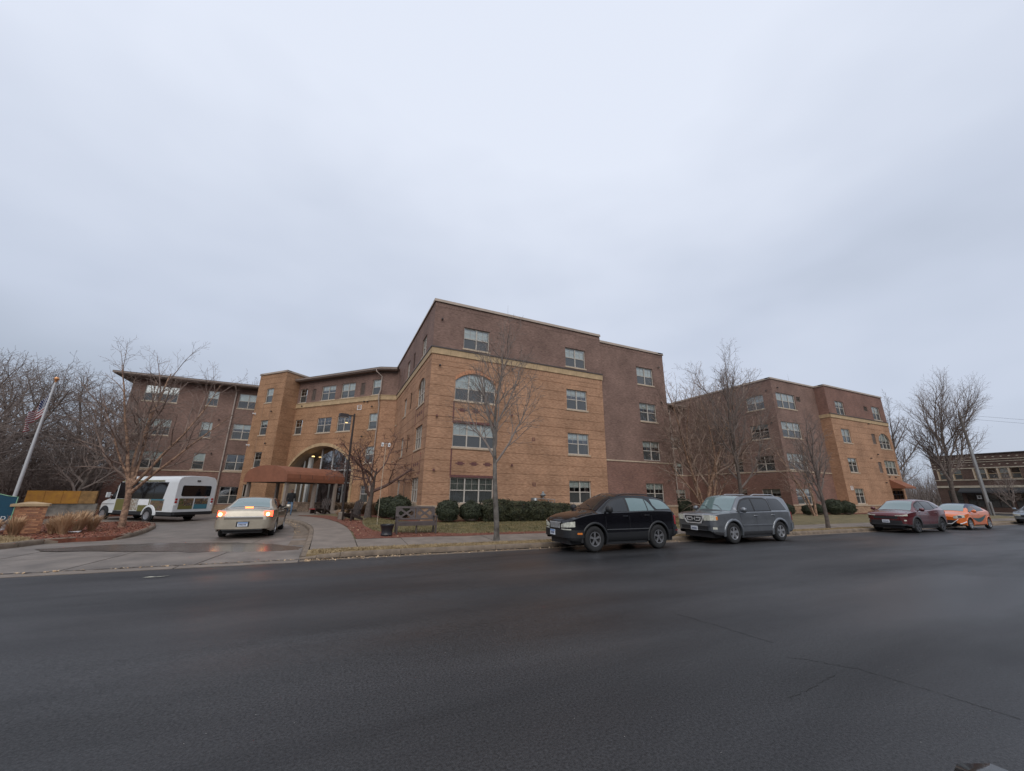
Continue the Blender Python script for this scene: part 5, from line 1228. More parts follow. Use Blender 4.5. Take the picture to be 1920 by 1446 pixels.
# --- dark red crossover
P_RED = paint('dark_red_car_paint', (.105, .013, .017), .25, .4)
c3 = dict(L=4.6, W=.925, r=.355, axles=(1.37, -1.32), tw=.225, paint=P_RED, clad=.43, archclad=True, rim=M_DKALLOY, rr=.68, star=False, zm=.66,
    top=[(2.3, .86), (2.2, .97), (1.9, 1.04), (1.3, 1.10), (1.0, 1.25), (.55, 1.52), (.25, 1.63), (-.2, 1.675), (-1.0, 1.66), (-1.6, 1.58), (-1.85, 1.48), (-2.1, 1.18), (-2.22, 1.05), (-2.3, .85)],
    belt=[(2.3, .80), (2.05, .93), (1.4, 1.03), (.8, 1.05), (0, 1.07), (-1.2, 1.12), (-2.0, 1.12), (-2.3, .85)],
    wid=[(2.3, .62), (2.24, .74), (2.1, .83), (1.8, .895), (1.37, .925), (0, .90), (-1.3, .925), (-1.9, .89), (-2.2, .8), (-2.3, .66)],
    wr=[(2.3, .5), (2.1, .68), (1.2, .73), (.5, .60), (-.6, .58), (-1.6, .56), (-2.1, .66), (-2.3, .5)],
    bot=[(2.3, .45), (2.2, .36), (1.9, .3), (0, .29), (-1.9, .34), (-2.2, .42), (-2.3, .5)])
k = Car('parked_car', 'dark red crossover with narrow headlights parked under the tan brick wing', c3, (29.6, 10.95, Z1+.01), R(180-1.2), 'cars parked along the kerb')
k.sidepane([(1.04, 1.085), (-1.55, 1.24)], [(1.04, 1.1), (.62, 1.43), (.1, 1.58), (-.5, 1.585), (-.95, 1.545), (-1.25, 1.48), (-1.55, 1.30)], M_PLAST, 'window_surround', .003); k.sidepane([(.98, 1.10), (.1, 1.12)], [(.98, 1.13), (.6, 1.4), (.1, 1.55)], M_CARGL); k.sidepane([(.02, 1.12), (-.85, 1.16)], [(.02, 1.55), (-.5, 1.56), (-.85, 1.53)], M_CARGL); k.sidepane([(-.93, 1.17), (-1.5, 1.28)], [(-.93, 1.52), (-1.2, 1.46), (-1.5, 1.32)], M_CARGL)
k.toppane(1.22, .4, M_CARGLT, 'windscreen', .06, mg1=.04); k.toppane(-1.75, -2.1, M_CARGL, 'rear_window', .06)
k.wrap('headlight', 1, .42, .95, (.82, .83), (.86, .88, .92), M_LAMP, .014); k.wrap('grille', 1, -.5, .5, .68, .8, M_PLAST, .012, k=14); k.wrap('lower_grille', 1, -.66, .66, .44, .60, M_PLAST, .012, k=16); k.wrap('fog_lamp', 1, .74, .84, .58, .64, M_LAMP, .014)
k.wrap('bumper', 1, -.75, .75, .36, .43, M_CLAD, .03, k=20); k.plate(1, 0, .55, band=False); k.wrap('tail_lamp', -1, .5, .95, .95, 1.06, M_REDL, .012)
k.archlip(M_CLAD, .07, .02); k.handle(.15, .97, P_RED); k.handle(-.82, 1.0, P_RED); k.mirror(.95, 1.06, P_RED, 1.0)
for x in (.95, .06, -.95): k.seam(x, .4, 1.0)
# --- orange hatchback with a painted face
P_ORG = paint('orange_car_paint', (.62, .135, .02), .3, .1); P_TEAL = mat('dark_teal_wrap', (.02, .07, .075), .35); P_NAVY = mat('navy_wrap', (.02, .026, .06), .35)
c4 = dict(L=4.05, W=.85, r=.315, axles=(1.25, -1.3), tw=.19, paint=P_ORG, clad=.28, cladm=M_PLAST, rim=M_ALLOY, rr=.7, star=False, zm=.58, roofcol=P_NAVY,
    top=[(2.02, .72), (1.95, .82), (1.7, .90), (1.3, .98), (.9, 1.17), (.35, 1.40), (0, 1.46), (-.5, 1.46), (-1.2, 1.38), (-1.7, 1.22), (-1.9, 1.05), (-1.97, .95), (-2.02, .75)],
    belt=[(2.02, .66), (1.8, .78), (1.3, .89), (.6, .93), (-.5, .97), (-1.6, 1.02), (-2.02, .78)],
    wid=[(2.02, .52), (1.97, .64), (1.85, .74), (1.55, .82), (1.2, .85), (0, .84), (-1.3, .85), (-1.8, .78), (-1.97, .68), (-2.02, .58)],
    wr=[(2.02, .42), (1.8, .6), (1.2, .66), (.4, .54), (-.5, .52), (-1.4, .5), (-1.9, .55), (-2.02, .42)],
    bot=[(2.02, .36), (1.9, .28), (0, .22), (-1.9, .3), (-2.02, .4)])
k = Car('parked_car', 'orange hatchback with dark blue roof and teal stripe on its doors', c4, (35.75, 10.78, Z1+.01), R(180-1.2), 'cars parked along the kerb')
k.sidepane([(.95, .98), (.05, 1.0)], [(.95, 1.0), (.5, 1.22), (.05, 1.33)], M_CARGL); k.sidepane([(-.03, 1.0), (-1.1, 1.05)], [(-.03, 1.335), (-.6, 1.33), (-1.1, 1.22)], M_CARGL)
k.toppane(1.15, .25, M_CARGLT, 'windscreen', .05, mg1=.04); k.toppane(-1.4, -1.85, M_CARGL, 'rear_window', .06)
k.wrap('headlight', 1, .42, .95, (.60, .68), (.74, .82, .80), M_LAMP, .014); k.wrap('headlight_pupil', 1, .6, .76, .66, .76, P_NAVY, .018); k.wrap('lower_grille', 1, -.5, .5, .34, .52, M_PLAST, .012, k=14)
k.wrap('bumper_trim', 1, -.6, .6, (.56, .30, .27, .30, .56), (.60, .34, .31, .34, .60), M_WHITE, .03, k=20); k.wrap('bumper_trim', 1, .62, .98, (.30, .42), (.34, .46), M_WHITE, .03)
k.wrap('tail_lamp', -1, .45, .85, .75, .98, M_REDL, .012); k.archlip(P_ORG, .04, .012); k.mirror(.85, .94, P_ORG, .95); k.handle(-.1, .86, P_ORG)
for sd in (1, -1):
    mb = MB(); xs = np.linspace(.85, -1.0, 14)
    for i, x in enumerate(xs):
        f = i/13; zt = .66-.10*math.sin(f*math.pi)+.16*f; zb = zt-.22*math.sin(math.pi*(f*.9+.08))
        for z in (zb, (zb+zt)/2, zt): mb.v.append((x, sd*(k.side(x, z)+.006), z)); mb.uv.append((0, 0))
    for i in range(13):
        for j in range(2): mb.f.append((i*3+j, i*3+3+j, i*3+4+j, i*3+1+j)); mb.m.append(0)
    mb.build('door_stripe', P_TEAL, k.root, smooth=True)
# --- pale gold saloon in the drive, brake lamps lit
P_GLD = paint('champagne_car_paint', (.38, .335, .265), .3, .45)
c5 = dict(L=5.08, W=.925, r=.33, axles=(1.5, -1.31), tw=.215, paint=P_GLD, clad=.26, cladm=M_PLAST, rim=M_ALLOY, rr=.64, star=False, zm=.62,
    top=[(2.54, .66), (2.45, .78), (2.0, .88), (1.35, .96), (1.1, 1.03), (.7, 1.24), (.3, 1.41), (0, 1.46), (-.5, 1.47), (-1.0, 1.43), (-1.35, 1.30), (-1.75, 1.10), (-1.86, 1.075), (-2.3, 1.06), (-2.46, 1.03), (-2.54, .9)],
    belt=[(2.54, .62), (2.2, .77), (1.4, .89), (.5, .94), (-.8, .97), (-1.7, 1.0), (-2.4, .99), (-2.54, .82)],
    wid=[(2.54, .6), (2.48, .72), (2.3, .82), (1.9, .90), (1.4, .925), (0, .92), (-1.3, .925), (-2.0, .90), (-2.35, .85), (-2.5, .78), (-2.54, .72)],
    wr=[(2.54, .45), (2.2, .66), (1.2, .72), (.4, .60), (-.6, .585), (-1.2, .60), (-1.75, .72), (-2.4, .74), (-2.54, .64)],
    bot=[(2.54, .36), (2.3, .25), (0, .22), (-2.0, .24), (-2.4, .30), (-2.54, .36)])
SED = Car('saloon_car', 'pale gold saloon with lit red brake lamps seen from behind in the drive', c5, (-2.52, 19.55, low(-2.5, 19.7)-.01), R(89)); SED.root.scale = (1, .98, .97)
k = SED
k.sidepane([(1.0, .975), (-1.35, 1.03)], [(1.0, .985), (.62, 1.2), (.05, 1.385), (-.6, 1.375), (-1.0, 1.275), (-1.35, 1.07)], M_PLAST, 'window_surround', .003)
k.sidepane([(.95, .985), (.05, 1.0)], [(.95, 1.0), (.6, 1.18), (.05, 1.36)], M_CARGL); k.sidepane([(-.03, 1.0), (-.95, 1.02)], [(-.03, 1.365), (-.6, 1.35), (-.95, 1.26)], M_CARGL); k.sidepane([(-1.0, 1.03), (-1.3, 1.05)], [(-1.0, 1.25), (-1.3, 1.08)], M_CARGL)
k.toppane(1.06, .2, M_CARGL, 'windscreen', .06, mg1=.04); k.toppane(-1.02, -1.72, M_CARGLT, 'rear_window', .05, mg1=.07)
for o in k.wrap('tail_lamp', -1, .60, .98, (.84, .77), (.97, .985), M_REDON, .014):
    sd = 1 if o.data.vertices[0].co.y > 0 else -1; p = k.at(-1, .72, .86, .02); mb = MB(); mb.lathe([(0, 0), (.045, 0), (.06, .01)], 14, axis='x', c=(p[0]-.006, sd*p[1], .865)); mb.build('bulb', M_REDHOT, o)
mb = MB(); mb.box(-1.93, -1.87, -.13, .13, 1.075, 1.112); hb_ = mb.build('high_brake_lamp', mat('lit_high_brake_lamp', (1.0, .22, .06), .3, emit=5.0), k.root)
mb = MB(); mb.box(-1.945, -1.865, -.155, .155, 1.068, 1.078); mb.box(-1.943, -1.867, -.154, .154, 1.112, 1.12); mb.build('high_brake_lamp_case', M_REDL, k.root)
k.wrap('boot_trim', -1, -.58, .58, .76, .785, M_CHROME, .016, k=14); k.wrap('boot_shadow_line', -1, -.6, .6, .68, .755, mat('recess_shade_paint', (.15, .13, .105), .5), .006, k=14)  # strip of darkened body paint stands in for shade above the bumper
k.wrap('bumper', -1, -1.25, 1.25, (.40, .36, .35, .36, .40), .67, P_GLD, .035, k=26)
k.wrap('plate_recess', -1, -.2, .2, .43, .61, M_PLAST, .038)
k.plate(-1, 0, .52, band=True, w=.31, h=.15, off=.055); k.wrap('rear_valance', -1, -.62, .62, .31, .37, M_PLAST, .02, k=16)
k.mirror(.85, .96, P_GLD, 1.0); k.handle(.15, .88, P_GLD); k.handle(-.85, .90, P_GLD); k.archlip(P_GLD, .03, .008)
for x in (1.0, .0, -1.0): k.seam(x, .3, .93)
# --- car at the right edge and the near car whose bonnet just enters the picture
P_SIL = paint('silver_blue_car_paint', (.20, .23, .27), .3, .6)
c6 = dict(c5); c6.update(paint=P_SIL)
k = Car('parked_car', 'silver blue saloon cut off by the right edge beyond the orange hatchback', c6, (49.4, 10.45, Z1), R(180-1.2), 'cars parked along the kerb')
k.sidepane([(.95, .985), (.05, 1.0)], [(.95, 1.0), (.6, 1.18), (.05, 1.36)], M_CARGL); k.sidepane([(-.03, 1.0), (-.95, 1.02)], [(-.03, 1.365), (-.6, 1.35), (-.95, 1.26)], M_CARGL); k.toppane(1.06, .2, M_CARGL, 'windscreen', .06); k.toppane(-1.02, -1.72, M_CARGL, 'rear_window', .05, mg1=.07)
k.wrap('headlight', 1, .42, .95, .58, (.68, .74), M_LAMP, .014); k.wrap('grille', 1, -.4, .4, .5, .64, M_PLAST, .01); k.mirror(.85, .96, P_SIL); k.wrap('tail_lamp', -1, .58, .98, .78, .98, M_REDL, .014)
c7 = dict(c5); c7.update(paint=paint('charcoal_car_paint', (.035, .033, .033), .3, .5))
NEAR = Car('parked_car', 'charcoal car whose wing mirror just enters the bottom right corner', c7, (.312, -0.70, -.012), 0, 'cars parked along the kerb')
k = NEAR
k.sidepane([(.95, .985), (.05, 1.0)], [(.95, 1.0), (.6, 1.18), (.05, 1.36)], M_CARGL); k.toppane(1.06, .2, M_CARGL, 'windscreen', .06); k.toppane(-1.02, -1.72, M_CARGL, 'rear_window', .05, mg1=.07); k.wrap('headlight', 1, .42, .95, .58, (.68, .74), M_LAMP, .014); k.wrap('grille', 1, -.4, .4, .5, .64, M_PLAST, .01); k.mirror(.85, .96, c7['paint'], 1.05)

# ------------------------------------------------------------------ shuttle bus
def photo_mat(name, cols, scale):
    m, n, l, b = principled(name); t = n.new('ShaderNodeTexCoord'); v = n.new('ShaderNodeTexNoise'); v.inputs['Scale'].default_value = scale; v.inputs['Detail'].default_value = 5; v.inputs['Roughness'].default_value = .75
    l.new(t.outputs['Object'], v.inputs['Vector']); r_ = n.new('ShaderNodeValToRGB'); cr_ = r_.color_ramp; cr_.elements[0].position = .3; cr_.elements[1].position = .7
    cr_.elements[0].color = (*cols[0], 1); cr_.elements[1].color = (*cols[-1], 1)
    for i, c_ in enumerate(cols[1:-1]): e2 = cr_.elements.new(.3+.4*(i+1)/(len(cols)-1)); e2.color = (*c_, 1)
    l.new(v.outputs['Fac'], r_.inputs['Fac']); l.new(r_.outputs['Color'], b.inputs['Base Color']); b.inputs['Roughness'].default_value = .4; MATS[name] = m; return m
M_PH1 = photo_mat('printed_group_photo', [(.012, .012, .012), (.05, .085, .02), (.20, .12, .07), (.012, .015, .02), (.36, .29, .22), (.03, .06, .02)], 3.2)
M_PH2 = photo_mat('printed_white_birches', [(.05, .06, .03), (.5, .5, .46), (.16, .10, .06), (.48, .48, .42), (.2, .22, .1)], 3.5)
M_OLIVE = mat('olive_print', (.13, .12, .035), .4); M_TEALP = mat('teal_print', (.05, .17, .22), .4); M_BWHITE = mat('bus_white', (.60, .62, .63), .35, coat=.4, var=.03)
M_BGL = mat('tinted_bus_glass', (.006, .006, .007), .05, spec=.8)
bus = thing('shuttle_bus', 'white shuttle bus with printed side panels parked beyond the planted island', 'bus')
BW, BL = 1.17, 5.5
sec = [(-BW, .62), (-BW, 2.35), (-BW+.06, 2.58), (-BW+.2, 2.72), (-.5, 2.79), (.5, 2.79), (BW-.2, 2.72), (BW-.06, 2.58), (BW, 2.35), (BW, .62)]
mb = MB()
for x, f in ((0, .985), (.05, 1), (4.9, 1), (5.45, .94)):
    for (y, z) in sec: mb.v.append((x, y*f, z if f == 1 else (z-.02 if z > 1 else z)-(0.22 if x > 5.2 and z > 2 else 0))); mb.uv.append((0, 0))
n = len(sec)
for i in range(3):
    for j in range(n): mb.f.append((i*n+j, i*n+(j+1) % n, (i+1)*n+(j+1) % n, (i+1)*n+j)); mb.m.append(0)
mb.f.append(tuple(range(n))); mb.m.append(0); mb.f.append(tuple(3*n+j for j in range(n))); mb.m.append(0)
mb.build('coach_body', M_BWHITE, bus, smooth=True, ang=30)
mb = MB(); mb.box(.02, 5.3, -BW+.02, BW-.02, .42, .618); mb.build('skirt', M_PLAST, bus)
# cab: lofted hood and cabin
cab = [(5.3, 2.15, 1.0), (5.5, 2.2, 1.0), (5.75, 2.12, .98), (6.25, 1.42, .97), (6.5, 1.36, .95), (7.0, 1.24, .9), (7.2, 1.08, .84), (7.24, .8, .80)]
mb = MB()
for (x, zt, w) in cab:
    for (y, z) in ((-w, .45), (-w, min(1.1, zt-.12)), (-w*(.88 if zt > 1.6 else .93), zt-.06), (-w*.75, zt), (w*.75, zt), (w*(.88 if zt > 1.6 else .93), zt-.06), (w, min(1.1, zt-.12)), (w, .45)): mb.v.append((x, y, z)); mb.uv.append((0, 0))
for i in range(len(cab)-1):
    for j in range(8): mb.f.append((i*8+j, i*8+(j+1) % 8, (i+1)*8+(j+1) % 8, (i+1)*8+j)); mb.m.append(0)
mb.f.append(tuple(range(8))); mb.m.append(0); mb.f.append(tuple((len(cab)-1)*8+j for j in range(8))); mb.m.append(0)
mb.build('cab', M_BWHITE, bus, smooth=True, ang=35)
for sd in (1, -1):
    mb = MB(); mb.prism([(5.55, 1.3), (6.2, 1.3), (6.12, 1.45), (5.8, 1.95), (5.55, 2.0)], sd*.955, sd*.93, axis='y'); mb.build('cab_window', M_BGL, bus)
    mb = MB(); mb.prism([(1.0, 1.36), (5.2, 1.36), (5.2, 2.38), (.78, 2.38)], sd*(BW+.012), sd*(BW-.01), axis='y'); mb.build('side_window_band', M_BGL, bus)
    for x in (1.9, 2.9, 3.9):
        mb = MB(); mb.box(x-.02, x+.02, min(sd*(BW+.006), sd*(BW+.017)), max(sd*(BW+.006), sd*(BW+.017)), 1.37, 2.37); mb.build('window_divider', M_PLAST, bus)
    mb = MB(); mb.prism([(5.6, 1.0), (6.9, 1.0), (6.9, 1.03), (5.6, 1.03)], sd*1.0, sd*.98, axis='y'); mb.build('cab_crease', M_METAL, bus)
    y0, y1 = sorted((sd*(BW+.010), sd*(BW-.01)))
    for (nm, x0_, x1_, z0_, z1_, m_) in (('side_print', .85, 2.0, .68, 1.34, M_PH1), ('side_print', 2.06, 2.15, .62, 1.36, M_OLIVE), ('side_print', 2.15, 3.05, .62, .98, M_OLIVE), ('side_print', 2.15, 3.2, 1.0, 1.3, M_WHITE), ('side_print', 3.1, 4.1, .66, 1.34, M_PH2), ('side_print', 4.1, 5.2, .64, 1.34, M_OLIVE), ('roof_print', 1.2, 5.0, 2.42, 2.5, M_OLIVE), ('side_print', .85, 2.0, 1.28, 1.36, M_TEALP)):
        d_ = .004 if nm and z0_ > 1.2 else 0; mb = MB(); mb.box(x0_, x1_, y0-d_ if sd < 0 else y0, y1+d_ if sd > 0 else y1, z0_, z1_); mb.build(nm, m_, bus)
    mb = MB()
    for i in range(15):                                # white flared arch
        a = math.pi*(i/14)
        for (rr_, yy) in ((.46, BW+.0), (.47, BW+.07), (.58, BW+.05), (.62, BW-.01)): mb.v.append((1.95+rr_*math.cos(a), sd*yy, .42+rr_*math.sin(a))); mb.uv.append((0, 0))
    for i in range(14):
        for j in range(3): mb.f.append((i*4+j, i*4+4+j, i*4+5+j, i*4+1+j)); mb.m.append(0)
    mb.build('wheel_arch', M_BWHITE, bus, smooth=True)
    mb = MB(); mb.lathe([(0, 0), (.47, 0)], 20, axis='y', c=(1.95, sd*(BW+.018), .42)); mb.build('wheel_well', M_PLAST, bus)
    mb = MB(); mb.lathe([(0, 0), (.46, 0)], 20, axis='y', c=(6.45, sd*(.985), .44)); mb.build('wheel_well', M_PLAST, bus)
    for xw, yw in ((1.95, BW-.02), (6.45, .94)): wheel(bus, xw, sd*yw, .39, .24, sd, M_ALLOY, .6, 8, False)
    mb = MB(); mb.box(6.1, 6.22, sd*1.15-.09, sd*1.15+.09, 1.42, 1.74); mb.bar((6.1, sd*.92, 1.55), (6.15, sd*1.1, 1.6), .04, .04); mb.build('wing_mirror', M_BWHITE, bus)
    mb = MB(); mb.prism([(2.3, .44), (4.9, .44), (4.9, .62), (2.3, .62)], sd*(BW-.03), sd*(BW-.1), axis='y'); mb.build('running_board', M_METAL, bus)
mb = MB(); mb.prism([(-.86, 1.55), (.8, 1.55), (.86, 1.62), (.86, 2.12), (.8, 2.2), (-.8, 2.2), (-.86, 2.12), (-.86, 1.62)], -.02, .01, axis='x'); mb.build('rear_window', M_BGL, bus)
for (y0, y1, z0, z1, m_) in ((.08, .9, .98, 1.42, M_PH1), (.08, .9, .78, .98, M_OLIVE), (-.8, .0, 1.06, 1.42, M_PH1), (-.8, .0, .78, 1.06, M_TEALP)):
    mb = MB(); mb.box(-.012, .01, y0, y1, z0, z1); mb.build('rear_print', m_, bus)
for sd in (1, -1):
    for z, m_ in ((1.36, M_REDL), (1.2, M_REDL), (1.05, M_WHITE)):
        mb = MB(); mb.lathe([(0, -.03), (.06, -.03), (.075, .0)], 12, axis='x', c=(0, sd*1.06, z)); mb.build('tail_lamp', m_, bus)
mb = MB(); mb.box(-.18, .1, -BW+.06, BW-.06, .46, .62); mb.build('rear_bumper', M_PLAST, bus)
mb = MB(); mb.box(-.03, .0, -.1, .1, 2.45, 2.53); mb.build('rear_marker_lamp', M_PLAST, bus)
mb = MB(); mb.box(6.0, 7.1, -.6, .6, .3, .5); mb.box(.4, 5.9, -.5, .5, .3, .46); mb.build('chassis', M_PLAST, bus)
bus.location = (-7.55, 31.4, -0.215); bus.rotation_euler = (0, 0, R(137)); bus.scale = (1.05, 1.0, 1.0)
# ------------------------------------------------------------------ bare trees
class TreeGen:
    def __init__(s, seed): s.r = random.Random(seed); s.tr = MB(); s.cr = MB()
    def perp(s, d, ang, az):
        ref = Vector((0, 0, 1)) if abs(d.z) < .9 else Vector((1, 0, 0)); a = d.cross(ref).normalized(); b = d.cross(a)
        return (d*math.cos(ang)+(a*math.cos(az)+b*math.sin(az))*math.sin(ang)).normalized()
    def branch(s, p, d, L, r0, lev, P):
        rr = s.r; seg = P['seg'][min(lev, len(P['seg'])-1)]; n = max(2, int(L/seg)); pts = [p.copy()]; dirs = [d.copy()]; tip = P['tip']
        wob = P['wob'][min(lev, len(P['wob'])-1)]; up = P['up'][min(lev, len(P['up'])-1)]
        for i in range(n):
            d = (d+Vector((rr.gauss(0, wob), rr.gauss(0, wob), rr.gauss(0, wob)+up))).normalized(); p = p+d*(L/n); pts.append(p.copy()); dirs.append(d.copy())
        rad = [max(tip, r0*(1-.82*(i/n)**1.1)) for i in range(n+1)]
        if lev == 0: rad[0] *= 1.25
        (s.tr if lev <= P.get('trunk_lev', 0) else s.cr).tube(pts, rad, P['sides'][min(lev, len(P['sides'])-1)], cap=lev < 1)
        if lev >= P['levels']: return
        nch = P['n'][min(lev, len(P['n'])-1)]; nch = nch(L) if callable(nch) else nch; az = rr.random()*6.28
        t0 = P['t0'][min(lev, len(P['t0'])-1)]
        for k in range(nch):
            t = t0+(1-t0)*((k+rr.random()*.8)/nch); t = min(.985, t); i = min(n-1, int(t*n)); f = t*n-i; q = pts[i].lerp(pts[i+1], f)
            az += 2.4+rr.gauss(0, .35); ang = R(P['ang'][min(lev, len(P['ang'])-1)]*(1+rr.gauss(0, .18))*(1.12-.3*t))
            l = L*P['ratio'][min(lev, len(P['ratio'])-1)]*(1.15-.62*t)*(.75+.5*rr.random())
            rc_ = min(rad[i]*.72, r0*P['rr'][min(lev, len(P['rr'])-1)]*(1.1-.45*t))
            if l > P['minl']: s.branch(q, s.perp(dirs[i], ang, az), l, max(tip, rc_), lev+1, P)
    def finish(s, H):
        zs = [v[2] for m in (s.tr, s.cr) for v in m.v]; k = H/max(zs)
        for m in (s.tr, s.cr): m.v = [(v[0]*k, v[1]*k, v[2]*k) for v in m.v]
    def meshes(s, bark, twig):
        return s.tr.mesh('trunk', [bark], True, 60, fix=False), s.cr.mesh('crown', [twig], False, fix=False)
MAPLE = dict(levels=4, seg=[.4, .3, .22, .16, .12], wob=[.03, .07, .09, .11, .12], up=[.02, .05, .05, .04, .03], tip=.0055, sides=[9, 6, 4, 3, 3], n=[13, lambda L: int(5+L*2.2), lambda L: int(3+L*3.2), lambda L: int(2+L*4)], t0=[.34, .18, .15, .1], ang=[44, 40, 42, 45], ratio=[.62, .52, .5, .45], rr=[.5, .5, .5, .5], minl=.12, trunk_lev=0)
def make_tree(seed, H, P, r0, lean=(0, 0), bark=None, twig=None, L0=None, multi=None):
    t = TreeGen(seed)
    if multi:
        for (az, ang, l, r_, *st_) in multi: t.branch(Vector(st_[0]) if st_ else Vector((math.cos(az)*.1, math.sin(az)*.1, -.1)), Vector((math.cos(az)*math.sin(R(ang)), math.sin(az)*math.sin(R(ang)), math.cos(R(ang)))), l, r_, 0, P)
    else: t.branch(Vector((0, 0, -.1)), Vector((lean[0], lean[1], 1)).normalized(), (L0 or H*.95), r0, 0, P)
    t.finish(H); return t.meshes(bark or M_BARK, twig or M_TWIG)
def plant_tree(name, label, ms, loc, rz=0, sc=1.0, group='bare trees', cat='tree'):
    o = thing(name, label, cat, loc, rz, group); o.scale = (sc, sc, sc); link('trunk', ms[0], o); link('crown', ms[1], o); return o
hz = lambda x, y: high(x, y)-.02
# street tree in front of the main wing
P1 = dict(MAPLE); P1.update(n=[14, lambda L: int(3+L*1.7), lambda L: int(2+L*2.6), lambda L: int(1+L*3)], ang=[34, 32, 36, 42], t0=[.36, .2, .15, .1], up=[.02, .045, .035, .03, .02], ratio=[.56, .5, .5, .45])
plant_tree('street_tree', 'bare young street tree with grey forked trunk before the tan brick wall', make_tree(12, 9.9, P1, .135, (.06, 0), mat('mottled_trunk_bark', (.05, .042, .036), .95, col2=(.16, .145, .13), scale=3.5, bump=.9, bscale=22, detail=7), M_TWIG), (5.75, 13.55, hz(5.75, 13.55)), .4)
P2 = dict(P1); P2.update(t0=[.26, .15, .1, .1], ang=[40, 38, 42, 45])
plant_tree('street_tree', 'bare slender street tree at the kerb between the grey and red cars', make_tree(31, 6.6, P2, .13, (-.12, 0), M_BARKD, M_TWIGD), (25.4, 12.85, hz(25.4, 12.85)), 1.0)
# river birches: several stems from the foot
PB = dict(MAPLE); PB.update(levels=4, t0=[.2, .15, .1, .1], n=[8, lambda L: int(3+L*1.2), lambda L: int(2+L*1.8), lambda L: int(1+L*2.0)], tip=.0045, ang=[36, 42, 46, 48], ratio=[.5, .5, .5, .45], up=[.012, .03, .015, .0, -.01], wob=[.045, .08, .1, .12, .12])
bl = make_tree(5, 10.0, PB, .15, bark=M_BIRCH, twig=mat('birch_twig', (.10, .07, .058), .9, col2=(.26, .19, .155), scale=2), multi=[(.3, 6, 9.9, .17), (2.9, 14, 8.0, .11, (.05, 0, 1.7)), (-.3, 46, 6.6, .09, (.1, 0, 2.0)), (-.2, 38, 7.2, .09, (.12, 0, 2.5)), (3.4, 34, 5.2, .07, (.1, 0, 2.4)), (1.6, 20, 6.5, .08, (.1, 0, 2.6))])
plant_tree('river_birch', 'multi-stemmed birch with peeling bark growing in the mulch island', bl, (-8.75, 25.3, hz(-8.75, 25.3)-.05))
# a thick shared butt for the island birch
PB2 = dict(PB); PB2.update(n=[9, lambda L: int(3+L*1.4), lambda L: int(2+L*2.0), lambda L: int(1+L*2.2)], tip=.0055)
bm2 = make_tree(77, 12.2, PB2, .15, bark=M_BIRCH, twig=M_BIRCHT, multi=[(0, 5, 11.0, .19), (.3, 52, 6.0, .1), (3.4, 40, 6.2, .08), (2.2, 18, 9.5, .1), (5.2, 20, 9.0, .1), (3.3, 16, 10.0, .11), (.2, 15, 9.8, .1)])
plant_tree('river_birch', 'orange-barked birch behind the grey car in the court', bm2, (25.6, 20.6, hz(25.6, 20.6)), 0)
PL = dict(MAPLE); PL.update(levels=4, t0=[.16, .15, .1, .1], n=[15, lambda L: int(3+L*1.5), lambda L: int(2+L*2), lambda L: int(1+L*2)], ang=[40, 36, 40, 44], ratio=[.48, .5, .5, .45], up=[.02, .06, .05, .03, .02])
plant_tree('lawn_tree', 'tall dark straight bare tree behind the grey car roof', make_tree(14, 14.1, PL, .17, (-.02, 0), M_BARKD, M_TWIGD), (27.3, 19.0, hz(27.3, 19)), .7)
bm3 = make_tree(78, 8.8, PB, .12, bark=M_BIRCH, twig=M_BIRCHT, multi=[(0, 4, 8.6, .13), (2.9, 14, 7.6, .1), (1.4, 26, 5.4, .07)])
plant_tree('river_birch', 'slim birch by the round shrubs at the far brown wing', bm3, (37.3, 19.6, hz(37.3, 19.6)), 0)
# big trees on the right
PR = dict(MAPLE); PR.update(levels=4, t0=[.24, .12, .1, .1], n=[12, lambda L: int(4+L*1.0), lambda L: int(2+L*1.6), lambda L: int(1+L*2.0)], ang=[42, 26, 32, 36], ratio=[.88, .48, .46, .42], up=[.0, .06, .06, .05, .03], tip=.0065, seg=[.7, .5, .4, .3, .22])
br = make_tree(9, 17.0, PR, .36, bark=M_BARKD, twig=M_TWIGD); plant_tree('large_tree', 'large spreading bare tree rising behind the orange hatchback', br, (65.0, 19.5, -.05), 2.0)
P9 = dict(PR); P9.update(n=[10, lambda L: int(4+L*1.2), lambda L: int(2+L*2), lambda L: int(2+L*2)], ang=[32, 30, 36, 40], ratio=[.55, .5, .5, .45])
b9 = make_tree(19, 15.0, P9, .24, (-.1, 0), M_BARKD, M_TWIGD); plant_tree('corner_tree', 'upright bare tree just past the end of the far tan wing', b9, (63.0, 23.5, -.05), .3)
plant_tree('pavement_tree', 'small bare tree on the pavement at the right edge', make_tree(23, 4.4, P2, .09, (-.1, 0), M_BARKD, M_TWIGD), (50.6, 12.0, hz(50.6, 12)), 2.2)
